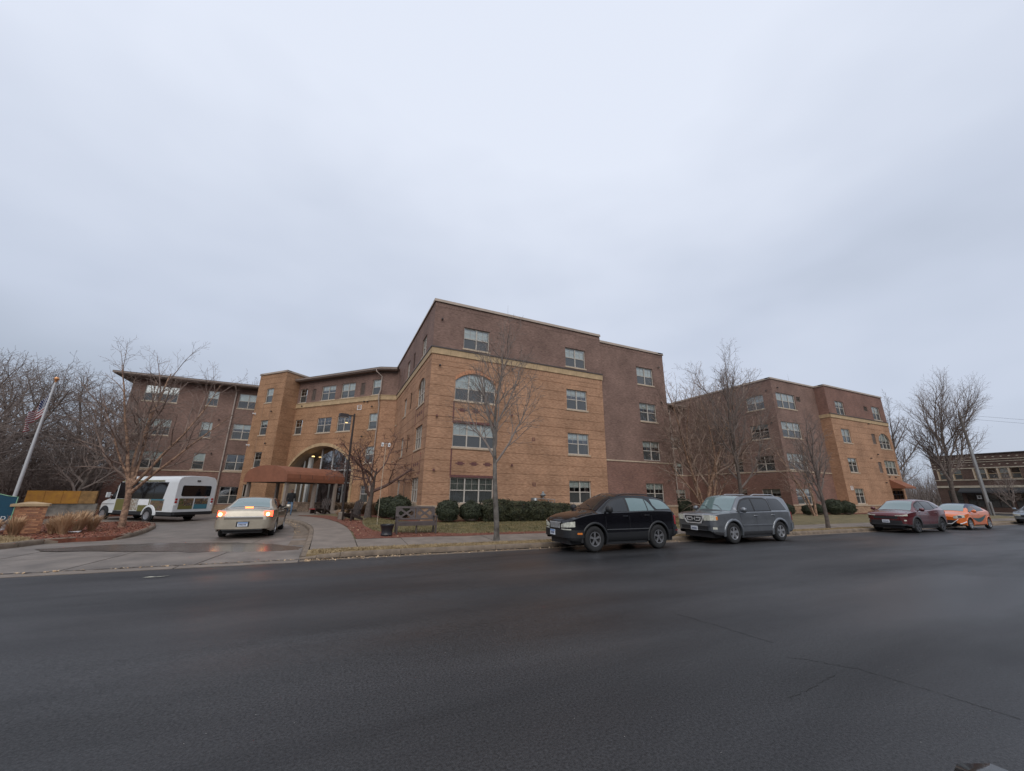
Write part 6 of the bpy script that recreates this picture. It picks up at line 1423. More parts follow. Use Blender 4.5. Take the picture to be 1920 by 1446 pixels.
# crabapple by the entrance, keeping red fruit
PC = dict(MAPLE); PC.update(levels=4, t0=[.42, .2, .1, .1], n=[6, lambda L: int(3+L*1.8), lambda L: int(2+L*3), lambda L: int(2+L*2.5)], ang=[50, 48, 52, 55], ratio=[1.5, .55, .5, .45], up=[0, .02, .0, -.02, -.02], wob=[.07, .12, .14, .15, .15], rr=[.62, .5, .5, .5], tip=.008)
mc = make_tree(41, 5.8, PC, .15, (.02, 0), M_BARKD, M_TWIGR, L0=2.3); ct = plant_tree('crabapple_tree', 'low crooked crabapple with reddish twigs on the lawn by the entrance', mc, (2.45, 26.0, hz(2.4, 26)), 1.1)
vs = mc[1].vertices; rr_ = random.Random(3); VV = []; FF = []
for i in range(500):
    v = vs[rr_.randrange(len(vs))].co
    if v.x > .6 and rr_.random() < .6: continue
    sz = .028; o = len(VV); p = v+Vector((0, 0, -.04))
    VV += [p+Vector((sz, 0, 0)), p+Vector((-sz, 0, 0)), p+Vector((0, sz, 0)), p+Vector((0, -sz, 0)), p+Vector((0, 0, sz)), p+Vector((0, 0, -sz))]
    FF += [(o+a, o+b, o+c) for a, b, c in ((0, 2, 4), (2, 1, 4), (1, 3, 4), (3, 0, 4), (2, 0, 5), (1, 2, 5), (3, 1, 5), (0, 3, 5))]
fo = link('fruit', rough_mesh_fast('fruit', VV, FF, mat('withered_fruit', (.14, .03, .028), .7, var=.3)), ct); fo['kind'] = 'stuff'
# thicket of trees on the left and behind, three shared growth forms
PT = dict(MAPLE); PT.update(levels=4, t0=[.16, .12, .1, .1], n=[12, lambda L: int(4+L*1.3), lambda L: int(2+L*2.0), lambda L: int(1+L*2.2)], ang=[50, 44, 46, 50], ratio=[.6, .52, .5, .45], up=[.01, .03, .02, .0, 0], wob=[.06, .1, .12, .13, .13], tip=.006, seg=[.6, .45, .32, .25, .2], rr=[.55, .5, .5, .5])
V1 = make_tree(101, 10.0, PT, .24, (-.1, 0), M_BARKD, M_TWIGD); V2 = make_tree(102, 10.0, PT, .2, (.1, .05), M_BARKD, M_TWIGD)
V3 = make_tree(103, 10.0, PT, .18, bark=M_BARKD, twig=M_TWIGD, multi=[(0, 12, 9, .16), (2, 20, 8, .13), (4, 16, 8.5, .14)])
for (x, y, h, v, a, lb) in ((-19.5, 33.0, 10.8, V1, .0, 'thick-limbed bare tree at the left edge behind the blue sign'), (-16.2, 38.5, 9.5, V2, 1.2, 'bushy bare tree behind the flagpole'), (-22.5, 42.0, 13.0, V3, 2.0, 'bare tree in the second row behind the flag'),
        (-18.8, 45.5, 12.0, V1, 3.3, 'bare tree over the yellow-topped wall'), (-21.2, 52.0, 14.5, V2, 4.1, 'bare tree beside the corner of the brown left wing'), (-28, 50, 15.0, V3, .7, 'tall bare tree furthest to the left in the back row'), (-26, 36.5, 9.0, V2, 5.0, 'low bare tree at the far left behind the sign'),
        (-20.0, 40.5, 6.2, V3, 1.6, 'scrubby bare sapling clump behind the yellow-topped wall'), (-23.6, 44.5, 6.5, V2, 2.7, 'scrubby thicket tree behind the brick pier'), (-17.6, 42.0, 6.0, V1, 5.5, 'scrubby bare tree at the right end of the low wall')):
    plant_tree('thicket_tree', lb, v, (x, y, -.25), a, h/10, 'trees of the left thicket')
plant_tree('background_tree', 'treetop showing over the roof of the brown left wing', V1, (-13.2, 62.5, -.3), 2.2, 1.78, 'trees behind the building'); plant_tree('background_tree', 'bare tree tops above the left corner of the overhanging eave', V2, (-23.5, 60, -.3), 1.0, 1.66, 'trees behind the building')
for (x, y, h, v, a, lb) in ((66, 34, 11, V1, .5, 'bare background tree left of the shop building'), (72, 31, 10, V2, 2.5, 'bare background tree against the shop building corner'), (79, 34, 11.5, V3, 1.0, 'bare background tree behind the large spreading tree'), (70, 44, 12, V1, 4.0, 'distant bare tree past the end of the far wing'), (90, 36, 12, V2, 3.0, 'bare tree rising behind the shop roof'), (64.5, 29, 6.5, V3, 2.2, 'low scrubby tree beside the side door awning'), (69, 26.5, 6.0, V2, .9, 'low scrubby tree behind the dark red crossover')):
    plant_tree('background_tree', lb, v, (x, y, -.2), a, h/10, 'trees beyond the cross street')

# ------------------------------------------------------------------ clipped evergreens
def foliage(seed, n, shape, size, squash=1.0):
    rg = np.random.RandomState(seed); out = []
    k = 0; P = []
    u = rg.normal(size=(n*2, 3)); u /= np.linalg.norm(u, axis=1)[:, None]; u = u[u[:, 2] > -.75][:n]
    rad = 1-.22*rg.rand(len(u))**2.0+.13*rg.rand(len(u))**7
    lump = 1+.06*np.sin(u[:, 0]*7+seed)*np.cos(u[:, 1]*6)+.05*np.sin(u[:, 2]*9+seed*2)
    if shape == 'ball': p = u*(rad*lump)[:, None]
    else:
        m_ = np.max(np.abs(u), axis=1); bx = u/m_[:, None]; p = (bx*.75+u*.35)*(rad*lump)[:, None]
    a = rg.normal(size=(len(u), 3)); a -= u*np.sum(a*u, axis=1)[:, None]*.6; a /= np.linalg.norm(a, axis=1)[:, None]
    b = np.cross(a, u+rg.normal(scale=.4, size=u.shape)); b /= np.linalg.norm(b, axis=1)[:, None]
    return p, a, b, rg.rand(len(u))*.6+.7
def shrub_mesh(seed, n, shape, dims, leaf):
    p, a, b, s_ = foliage(seed, n, shape, leaf); p = p*np.array(dims)/2; p[:, 2] += dims[2]/2
    l = leaf*s_[:, None]; V = np.stack([p-a*l, p-b*l*.45, p+a*l, p+b*l*.45], 1).reshape(-1, 3); F = np.arange(len(V)).reshape(-1, 4)
    return rough_mesh_fast('foliage', V, F, [M_LEAF if shape == 'ball' else M_LEAF2])
def shrub(name, label, me, loc, dims, rz=0, group=None, core=True):
    o = thing(name, label, 'shrub', loc, rz, group); link('foliage', me, o)
    mb = MB(); mb.lathe([(0.02, 0), (dims[0]*.32, .1), (dims[0]*.40, dims[2]*.35), (dims[0]*.38, dims[2]*.62), (dims[0]*.22, dims[2]*.86), (0.02, dims[2]*.88)], 12); mb.v = [(v[0], v[1]*dims[1]/dims[0], v[2]) for v in mb.v]; mb.build('twig_core', M_BARKD, o, smooth=True)
    return o
d1 = (1.25, 1.2, 1.15); sA = shrub_mesh(1, 5200, 'ball', d1, .055); sB = shrub_mesh(2, 5200, 'ball', d1, .055); d2 = (1.7, 1.2, 1.2); sH = shrub_mesh(3, 6500, 'box', d2, .055); sH2 = shrub_mesh(4, 6500, 'box', d2, .055)
GS = 'clipped evergreens along the brick wall'
for (x, y, me, s_, lb) in ((6.0, 20.9, sA, 1.0, 'round dark shrub just right of the bench back'), (7.3, 20.9, sB, .95, 'round dark shrub below the triple window, second from the wall corner'), (3.85, 23.6, sB, 1.15, 'wide dark shrub behind the bench back'), (3.5, 25.4, sA, 1.1, 'dark shrub behind the wooden bench, nearer the entrance'),
        (38.6, 20.8, sA, .75, 'small round shrub left of the slim birch'), (40.2, 20.8, sB, .8, 'small round shrub at the foot of the slim birch'), (42.3, 20.6, sA, 1.2, 'larger round shrub under the far wing window'), (43.6, 20.2, sB, 1.05, 'round shrub right of the slim birch'), (36.4, 21.2, sB, .8, 'small round shrub seen over the grey car tail'),
        (25.3, 22.6, sA, 1.2, 'dark shrub in the gap between the two parked utility vehicles')):
    shrub('round_shrub', lb, me, (x, y, high(x, y)-.03), d1, x*1.7, GS).scale = (s_, s_, s_)
for i, x in enumerate((8.85, 10.2, 11.5, 12.8, 14.0)):
    lb = ('hedge shrub at the left end of the clipped row', 'hedge shrub behind the street tree trunk', 'hedge shrub in the middle of the clipped row', 'hedge shrub under the gas meter', 'hedge shrub at the right end of the row by the black car')[i]
    o = shrub('hedge_shrub', lb, (sH, sH2)[i % 2], (x, 20.9, high(x, 21)-.03), d2, (i % 2)*3.14+.05*i, GS); o.scale = (1, 1, (.92, .86, .84, .78, .62)[i])
# brown dormant perennials by the entrance wall
rp = np.random.RandomState(6)
def tuft(seed, n, h, spread, w=.012, droop=.5):
    r_ = np.random.RandomState(seed); V = []; F = []
    for i in range(n):
        a = r_.rand()*6.28; b0 = np.array([math.cos(a), math.sin(a), 0])*r_.rand()*spread*.25; l = h*(.55+.5*r_.rand()); out_ = np.array([math.cos(a+r_.normal()*.3), math.sin(a+r_.normal()*.3), 0])*spread*(.2+.9*r_.rand())
        p1 = b0+np.array([0, 0, l*.6])+out_*.4; p2 = b0+np.array([0, 0, l*(1-.3*droop*r_.rand())])+out_; t = np.array([-out_[1], out_[0], 0]); t = t/(np.linalg.norm(t)+1e-6)*w
        o = len(V); V += [b0-t, b0+t, p1+t, p1-t, p2+t*.3, p2-t*.3]; F += [(o, o+1, o+2, o+3), (o+3, o+2, o+4, o+5)]
    return np.array(V), np.array(F)
gm = [rough_mesh_fast('blades', *tuft(i, 260, .85, .42), [M_DRYTALL]) for i in range(3)]
gp = [(-10.9, 21.3), (-11.6, 21.5), (-10.2, 21.2), (-9.5, 21.9), (-9.1, 22.6), (-9.7, 22.7), (-8.95, 23.4), (-9.5, 23.6), (-12.3, 21.8), (-13.0, 22.0), (-10.6, 20.8), (-9.0, 21.4)]
gl = ['dry grass tuft at the foot of the brick pier, front middle', 'dry grass tuft before the left half of the brick pier', 'dry grass tuft at the right front corner of the brick pier', 'tall dry grass tuft right of the brick pier', 'dry grass tuft further right in the mulch', 'dry grass tuft behind the one right of the pier', 'outermost dry grass tuft toward the birch', 'dry grass tuft behind the outermost one', 'dry grass tuft under the blue sign', 'dry grass tuft at the left picture edge', 'short dry grass tuft nearest the drive kerb', 'dry grass tuft between pier and birch near the kerb']
for i, (x, y) in enumerate(gp):
    o = link('ornamental_grass', gm[i % 3], None, (x, y, high(x, y)-.02), i*1.3); s_ = .8+.35*((i*37) % 10)/10; o.scale = (s_, s_, s_*.95); tag(o, gl[i], 'grass', 'dry ornamental grasses round the sign')
o = link('ornamental_grass', gm[1], None, (0.9, 26.0, high(.9, 26)), .4); o.scale = (.9, .9, .6); tag(o, 'pale dry grass clump beside the slatted garden chair', 'grass')
bmesh_per = rough_mesh_fast('stems', *tuft(50, 420, .7, .55, .016, .2), [M_BROWNLEAF])
for i, (x, y, lb) in enumerate(((2.3, 30.0, 'brown withered perennials left of the crabapple'), (3.0, 28.6, 'brown withered perennials behind the crabapple trunk'), (3.4, 31.5, 'brown withered perennials below the entrance wing window'), (1.4, 31.2, 'brown withered perennials behind the slatted chair'))):
    o = link('perennial_clump', bmesh_per, None, (x, y, high(x, y)), i*1.1); o.scale = (1.5, 1.5, 1.15); tag(o, lb, 'plant', 'withered perennials by the entrance')
# ------------------------------------------------------------------ grass blades and litter (uncountable)
def scatter(name, poly, n, h, w, m, seed, zf, label, cat):
    r_ = np.random.RandomState(seed); xs = [p[0] for p in poly]; ys = [p[1] for p in poly]; P = []
    while len(P) < n:
        x = min(xs)+r_.rand()*(max(xs)-min(xs)); y = min(ys)+r_.rand()*(max(ys)-min(ys))
        if inside(poly, x, y): P.append((x, y, zf(x, y)))
    P = np.array(P); a = r_.rand(n)*6.28; t = np.stack([np.cos(a), np.sin(a), 0*a], 1)*(w*(.6+.8*r_.rand(n)))[:, None]; ln = np.stack([r_.normal(size=n)*h*.55, r_.normal(size=n)*h*.55, h*(.45+.8*r_.rand(n))], 1)
    V = np.stack([P-t, P+t, P+ln], 1).reshape(-1, 3); F = np.arange(3*n).reshape(-1, 3)
    o = link(name, rough_mesh_fast(name, V, F, [m])); tag(o, label, cat, kind='stuff'); return o
near_lawn = [(1.9, 16.6), (3.7, 16.0), (5, 15.5), (12, 15.3), (20, 15.1), (24, 15), (24, 20.7), (4.4, 21.0), (3.4, 24), (2.6, 27), (1.95, 23), (1.8, 20)]
scatter('lawn_grass', near_lawn, 42000, .05, .012, M_BLADE1, 1, lambda x, y: high(x, y)-.02, 'short yellowing lawn grass in front of the hedge', 'grass')
pk = [(-.2, 12.66)]+[(a, yk(a)+.18) for a in np.arange(.4, 30, 2)]+[(a, yk(a)+.98) for a in np.arange(29, .4, -2)]+[(-.2, 13.3)]
scatter('parkway_grass', pk, 30000, .05, .012, M_BLADE2, 2, lambda x, y: high(x, y)-.012, 'straw coloured dormant grass between kerb and sidewalk', 'grass')
scatter('verge_grass', [(-16, 15.1), (-9.15, 15.4), (-8.4, 17.4), (-8.35, 18.2), (-9, 19.5), (-10, 20.5), (-16, 21)], 12000, .09, .012, M_BLADE2, 3, lambda x, y: high(x, y)+.01, 'straw coloured dormant grass left of the drive', 'grass')
def leaves(name, pts, m, seed, size, label):
    r_ = np.random.RandomState(seed); P = np.array(pts); n = len(P); a = r_.rand(n)*6.28; s_ = size*(.5+r_.rand(n)); u = np.stack([np.cos(a), np.sin(a), r_.normal(size=n)*.25], 1)*s_[:, None]; v = np.stack([-np.sin(a), np.cos(a), r_.normal(size=n)*.25], 1)*(s_*.6)[:, None]
    V = np.stack([P-u, P-v, P+u, P+v], 1).reshape(-1, 3); V[:, 2] += .012; o = link(name, rough_mesh_fast(name, V, np.arange(4*n).reshape(-1, 4), [m])); tag(o, label, 'leaves', kind='stuff')
rl = random.Random(12); L_ = []
for i in range(520): x = -.3+rl.random()**1.6*9; y = yk(x)-abs(rl.gauss(0, .16))-.02; L_.append((x, y, -.118))
for i in range(260): x = -10+rl.random()*9.5; y = yk(x)-.03-abs(rl.gauss(0, .05)); L_.append((x, y, -.105))
for i in range(160): x = 9+rl.random()*20; y = yk(x)-abs(rl.gauss(0, .12))-.02; L_.append((x, y, -.118))
leaves('gutter_leaves', L_, M_LITTER, 1, .028, 'dead leaves gathered along the gutter')
L_ = []
for i in range(700):
    x, y = -12+rl.random()*6, 18+rl.random()*11
    if inside(ISL, x, y): L_.append((x, y, high(x, y)))
for i in range(420):
    x, y = .9+rl.random()*9, 14.9+rl.random()*9
    if inside(m1, x, y): L_.append((x, y, high(x, y)))
for i in range(130): t = rl.random(); L_.append((-.75-.3*rl.random()-.9*t*t, 18+8*t, drive_z(-.9, 18+8*t)+.01))
leaves('bed_leaves', L_, M_LITTER, 2, .032, 'fallen leaves scattered on the red mulch beds')
rm = np.random.RandomState(9); L_ = []
for i in range(16000):
    x, y = -13+rm.rand()*6.8, 18.5+rm.rand()*11.5
    if inside(ISL, x, y): L_.append((x, y, high(x, y)+rm.rand()*.02))
for i in range(14000):
    x, y = .9+rm.rand()*13.5, 14.6+rm.rand()*16
    if inside(m1, x, y): L_.append((x, y, high(x, y)+rm.rand()*.02))
leaves('mulch_chips', L_, mat('mulch_chip', (.12, .036, .02), .95, col2=(.27, .10, .055), scale=14), 3, .03, 'red wood chips covering the planting beds')
# ------------------------------------------------------------------ site furniture
M_BENCH = mat('weathered_plastic_wood', (.065, .05, .048), .7, var=.15, scale=6)
M_CHAIR = mat('dark_brown_wood', (.035, .024, .02), .75, var=.2, scale=5)
# bench with crossed back panels, facing the street
b = thing('garden_bench', 'grey-brown bench with crossed lattice back beside the sidewalk', 'bench', (3.32, 15.95, high(3.3, 15.9)-.01), R(-3))
bw = 1.42
for i in range(4): mb = MB(); mb.box(-bw/2, bw/2, -.26+.13*i, -.26+.13*i+.118, .40, .43); mb.build('seat_slat', M_BENCH, b)
mb = MB(); mb.box(-bw/2, bw/2, -.28, -.262, .30, .42); mb.build('apron_rail', M_BENCH, b)
for sd in (-1, 1):
    x = sd*(bw/2+.03)
    for (y, h) in ((-.25, .62), (.26, .42)): mb = MB(); mb.box(x-.03, x+.03, y-.03, y+.03, 0, h); mb.build('leg', M_BENCH, b)
    mb = MB(); mb.hexa([(x-.03, .2, .40), (x+.03, .2, .40), (x+.03, .26, .40), (x-.03, .26, .40), (x-.03, .33, .98), (x+.03, .33, .98), (x+.03, .39, .98), (x-.03, .39, .98)]); mb.build('back_post', M_BENCH, b)
    mb = MB(); mb.box(x-.045, x+.045, -.3, .26, .62, .655); mb.build('armrest', M_BENCH, b)
mb = MB(); mb.box(-.025, .025, -.2, -.15, 0, .4); mb.build('leg', M_BENCH, b)
bp = lambda x, z: (x, .23+(z-.43)*.235, z)
def bk(a, c, w=.05, nm='back_slat'): mb = MB(); mb.bar(bp(*a), bp(*c), .03, w, up=(0, 1, .2)); mb.bar; mb.build(nm, M_BENCH, b)
def flat(a, c, w, nm, t=.024):
    mb = MB(); a, c = Vector(bp(*a)), Vector(bp(*c)); d = (c-a).normalized(); nrm = Vector((0, -1, .235)).normalized(); s_ = d.cross(nrm).normalized()*w/2; o = nrm*t
    v = [a-s_-o, a+s_-o, c+s_-o, c-s_-o, a-s_+o, a+s_+o, c+s_+o, c-s_+o]; mb.hexa([tuple(p) for p in v]); mb.build(nm, M_BENCH, b)
flat((-bw/2, .955), (bw/2, .955), .075, 'top_rail'); flat((-bw/2, .52), (bw/2, .52), .06, 'lower_rail')
for x in (-bw/2+.03, -.05, .05, bw/2-.03): flat((x, .55), (x, .92), .06, 'back_slat', .020)
for (xa, xb) in ((-bw/2+.06, -.08), (.08, bw/2-.06)):
    xm, zm = (xa+xb)/2, .735
    flat((xa, .55), (xb, .92), .075, 'lattice_bar', .012); flat((xa, .92), (xb, .55), .075, 'lattice_bar', .016)
    for (a_, c_) in (((xa, .80), (xa+.13, .92)), ((xa, .67), (xa+.13, .55)), ((xb, .80), (xb-.13, .92)), ((xb, .67), (xb-.13, .55))): flat(a_, c_, .06, 'lattice_bar', .010)
# black plant pot
p = thing('plant_pot', 'black rimmed round plant pot standing left of the bench', 'pot', (2.18, 15.5, high(2.18, 15.5)-.01))
mb = MB(); mb.lathe([(0, 0), (.2, 0), (.215, .05), (.19, .10), (.205, .22), (.235, .34), (.25, .36), (.25, .40), (.225, .40), (.21, .34), (0, .33)], 24); mb.build('pot', mat('black_glazed_pot', (.016, .016, .02), .35), p, smooth=True)
mb = MB(); mb.lathe([(0, .335), (.205, .345)], 20); mb.build('soil', mat('pot_gravel', (.16, .155, .16), .9, var=.3, scale=20), p)
# slatted garden chair
def chair(loc, rz, label):
    c = thing('garden_chair', label, 'chair', loc, rz, 'slatted garden chairs')
    for i in range(5): mb = MB(); mb.hexa([(-.27, -.30+.105*i, .37-.035*i), (.27, -.30+.105*i, .37-.035*i), (.27, -.205+.105*i, .345-.035*i), (-.27, -.205+.105*i, .345-.035*i), (-.27, -.30+.105*i, .395-.035*i), (.27, -.30+.105*i, .395-.035*i), (.27, -.205+.105*i, .37-.035*i), (-.27, -.205+.105*i, .37-.035*i)]); mb.build('seat_slat', M_CHAIR, c)
    for i in range(5):
        x = -.24+.12*i; h = .98+.06*(2-abs(i-2)); mb = MB(); mb.hexa([(x-.05, .2, .22), (x+.05, .2, .22), (x+.05, .225, .22), (x-.05, .225, .22), (x*1.18-.05, .50, h), (x*1.18+.05, .50, h), (x*1.18+.05, .525, h), (x*1.18-.05, .525, h)]); mb.build('back_slat', M_CHAIR, c)
    for sd in (-1, 1):
        x = sd*.33; mb = MB(); mb.box(x-.07, x+.07, -.36, .36, .55, .575); mb.build('armrest', M_CHAIR, c)
        mb = MB(); mb.box(x-.02, x+.02, -.32, -.22, 0, .55); mb.build('leg', M_CHAIR, c); mb = MB(); mb.hexa([(x-.018, -.2, .2), (x+.018, -.2, .2), (x+.018, .5, 0), (x-.018, .5, 0), (x-.018, -.2, .36), (x+.018, -.2, .36), (x+.018, .5, .12), (x-.018, .5, .12)]); mb.build('leg', M_CHAIR, c)
        mb = MB(); mb.box(x-.02, x+.02, .26, .33, .1, .55); mb.build('arm_post', M_CHAIR, c)
    return c
chair((1.35, 23.4, high(1.35, 23.4)), R(-52), 'dark slatted garden chair in the mulch at the bend of the walk')
chair((-.15, 31.3, high(-.1, 31.3)), R(-30), 'dark slatted garden chair in the shade beside the canopy post')
# car-park lamp
l = thing('street_lamp', 'tall dark bronze lamp post with box head near the entrance', 'lamp', (.92, 24.6, high(.9, 24.6)), R(0))
mb = MB(); mb.tube([(0, 0, .05), (0, 0, 6.05)], [.075, .055], 8); mb.build('pole', M_DKMET, l, smooth=True); mb = MB(); mb.lathe([(0, 0), (.2, 0), (.2, .35), (.12, .4), (0, .4)], 16); mb.build('footing', M_CONC2, l)
mb = MB(); mb.bar((-.05, -.02, 5.92), (-.34, -.1, 5.92), .05, .06); mb.build('arm', M_DKMET, l)
mb = MB(); mb.hexa([(-.8, -.35, 5.78), (-.3, -.21, 5.78), (-.38, .1, 5.78), (-.88, -.04, 5.78), (-.78, -.33, 5.98), (-.32, -.20, 5.98), (-.39, .08, 5.98), (-.86, -.05, 5.98)]); hd = mb.build('head', M_DKMET, l)
mb = MB(); mb.hexa([(-.76, -.31, 5.765), (-.34, -.19, 5.765), (-.41, .07, 5.765), (-.83, -.05, 5.765), (-.76, -.31, 5.782), (-.34, -.19, 5.782), (-.41, .07, 5.782), (-.83, -.05, 5.782)]); mb.build('lens', M_BLIND, hd)
# bird feeder post
f = thing('bird_feeder', 'thin pale pole with small white feeders on the lawn', 'bird feeder', (2.33, 20.0, high(2.3, 20)))
mb = MB(); mb.tube([(0, 0, 0), (.02, 0, 2.0), (.05, 0, 3.86)], .012, 6); mb.build('pole', mat('pale_pole', (.42, .36, .28), .5), f); mb = MB(); mb.bar((-.22, 0, 3.86), (.3, 0, 3.80), .02, .02); mb.build('crossbar', M_METAL, f)
for x in (-.12, .2):
    mb = MB(); mb.box(x-.05, x+.05, -.05, .05, 3.68, 3.80); mb.hexa([(x-.07, -.07, 3.80), (x+.07, -.07, 3.80), (x+.07, .07, 3.80), (x-.07, .07, 3.80), (x-.01, -.07, 3.87), (x+.01, -.07, 3.87), (x+.01, .07, 3.87), (x-.01, .07, 3.87)]); ff = mb.build('feeder_box', M_WHITE, f)
    mb = MB(); mb.lathe([(0, 0), (.03, 0)], 10, axis='y', c=(x, -.053, 3.74)); mb.build('feeder_hole', M_BLACK, ff)
# gas meter set on the wall
m_ = thing('gas_meter', 'grey gas meter and pipework on the wall above the hedge', 'gas meter', (12.5, 21.86, 0))
mb = MB(); mb.tube([(-.72, -.05, .2), (-.72, -.05, 1.42), (.75, -.05, 1.36), (.75, -.05, .3)], .028, 8); mb.tube([(-.1, -.05, 1.4), (-.1, -.05, 1.6)], .03, 8); mb.tube([(.3, -.05, 1.39), (.3, -.05, 1.2), (.6, -.05, 1.2)], .025, 6); mb.build('pipe', M_METAL, m_, smooth=True)
mb = MB(); mb.box(-.92, -.6, -.2, .02, 1.12, 1.46); mb.build('meter_case', mat('meter_grey', (.16, .165, .165), .5), m_); mb = MB(); mb.box(-.8, -.68, -.215, -.2, 1.3, 1.43); mb.build('meter_dial', M_WHITE, m_)
mb = MB(); mb.lathe([(0, 1.55), (.1, 1.55), (.17, 1.62), (.17, 1.66), (.08, 1.72), (.06, 1.84), (0, 1.86)], 14, c=(-.1, -.05, 0)); mb.build('regulator', mat('regulator_grey', (.2, .22, .23), .45), m_, smooth=True)
# flagpole with flag
fp = thing('flagpole', 'white flagpole with gold ball leaning into view at the left', 'flagpole', (-12.35, 24.9, -.2))
mb = MB(); mb.tube([(0, 0, 0), (0, 0, 3.3), (0, 0, 6.72)], [.07, .062, .04], 12); mb.build('pole', mat('aluminium_pole', (.46, .46, .47), .4, metal=.3), fp, smooth=True)
mb = MB(); mb.lathe([(0.001, 6.72), (.03, 6.74), (.035, 6.8), (.07, 6.84), (.095, 6.91), (.07, 6.98), (.001, 7.01)], 14); mb.build('finial', mat('gold_ball', (.55, .27, .12), .35, metal=.6), fp, smooth=True)
fg = thing('flag', 'furled striped flag with blue canton hanging from the flagpole', 'flag', (-12.35, 24.9, -.2))
FW, FH = 1.5, 1.05; nu, nv = 40, 26
def flagpt(u, v):                                      # u along the fly, v down the hoist: limp, swept to the left
    fold = .09*math.sin(u*13+v*2)*u+.05*math.sin(u*29+1)*u
    x = -.06-u*.42-.08*u*u+.10*v*u*math.sin(u*9); z = 6.15-v*FH*(1-.45*u)-u*.95-(.3*u*u); y = fold*1.8+.05*u
    return (x, y, z)
red, wht, blu = [], [], []
for kk in range(13):
    mb = MB()
    for half in ((0, .4), (.4, 1)):
        if kk < 7 and half[0] == 0: continue
        for i in range(nu):
            u0, u1 = i/nu, (i+1)/nu
            if u0 < half[0]-1e-6 or u1 > half[1]+1e-6: continue
            mb.quad(flagpt(u0, kk/13), flagpt(u1, kk/13), flagpt(u1, (kk+1)/13), flagpt(u0, (kk+1)/13))
    mb.build('stripe', mat('flag_red', (.22, .02, .03), .8) if kk % 2 == 0 else mat('flag_white', (.5, .5, .5), .8), fg, smooth=True, fix=False)
mb = MB()
for i in range(16):
    for j in range(10): u0, u1, v0, v1 = .4*i/16, .4*(i+1)/16, 7/13*j/10, 7/13*(j+1)/10; mb.quad(flagpt(u0, v0), flagpt(u1, v0), flagpt(u1, v1), flagpt(u0, v1))
ca_ = mb.build('canton', mat('flag_blue', (.018, .025, .11), .8), fg, smooth=True, fix=False)
mb = MB()
for j in range(9):
    for i in range(6 if j % 2 == 0 else 5):
        u, v = .4*(i+.5+(j % 2)*.5)/6, 7/13*(j+.5)/9; c = Vector(flagpt(u, v)); 
        for sg in (-.012, .012): mb.add([tuple(c+Vector((math.sin(a)*(.022 if q % 2 == 0 else .009), sg, math.cos(a)*(.022 if q % 2 == 0 else .009)))) for q, a in enumerate([math.pi*q/5 for q in range(10)])], [tuple(range(10))])
so = mb.build('stars', MATS['flag_white'], ca_, fix=False); so['kind'] = 'stuff'
# brick pier of the entrance sign, each brick laid
pz = high(-10.9, 23)-.03
pr = thing('brick_pier', 'tan brick pier with stone cap at the end of the blue sign', 'pier', (-10.72, 22.75, pz), R(20))
PW, PD = .86, .6; bh, bw_ = .0677, .2; rows = 15
bmA = MB(); bmA.box(.004, .196, 0, .09, .004, .0635); meA = [bmA.mesh('brick', [mat('pier_brick_%d' % i, c_, .85, var=.18, scale=9, bump=.3)]) for i, c_ in enumerate([(.36, .17, .09), (.30, .135, .075), (.41, .205, .11), (.25, .115, .07)])]
bmB = MB(); bmB.box(.004, .096, 0, .09, .004, .0635); meB = [bmB.mesh('brick', [m2_.materials[0]]) for m2_ in meA]
rb = random.Random(17)
for r0_ in range(rows):
    z = .05+r0_*bh
    for (ox, oy, ang, Lw) in ((-PW/2, -PD/2, 0, PW), (PW/2, -PD/2, R(90), PD), (-PW/2, PD/2, R(-90), PD)):
        x = 0.0; first = r0_ % 2
        while x < Lw-.05:
            full = not (first and x == 0) and x+.2 <= Lw+.03
            d_ = rb.gauss(0, .0025); ca2, sa2 = math.cos(ang), math.sin(ang)
            o = link('brick', rb.choice(meA if full else meB), pr, (ox+ca2*x-sa2*d_, oy+sa2*x+ca2*d_, z), ang); x += .2 if full else .1
mb = MB(); mb.box(-PW/2+.012, PW/2-.012, -PD/2+.012, PD/2-.012, -.2, .05+rows*bh); mb.build('mortar_core', mat('mortar', (.20, .15, .11), .9, var=.1), pr)
zc_ = .05+rows*bh; mb = MB(); mb.hexa([(-PW/2-.07, -PD/2-.07, zc_), (PW/2+.07, -PD/2-.07, zc_), (PW/2+.07, PD/2+.07, zc_), (-PW/2-.07, PD/2+.07, zc_), (-PW/2-.07, -PD/2-.07, zc_+.09), (PW/2+.07, -PD/2-.07, zc_+.09), (PW/2+.07, PD/2+.07, zc_+.09), (-PW/2-.07, PD/2+.07, zc_+.09)])
mb.add([(-PW/2-.07, -PD/2-.07, zc_+.09), (PW/2+.07, -PD/2-.07, zc_+.09), (PW/2+.07, PD/2+.07, zc_+.09), (-PW/2-.07, PD/2+.07, zc_+.09), (-.1, 0, zc_+.17), (.1, 0, zc_+.17)], [(0, 1, 5, 4), (1, 2, 5), (2, 3, 4, 5), (3, 0, 4)]); mb.build('cap', M_STONE, pr)
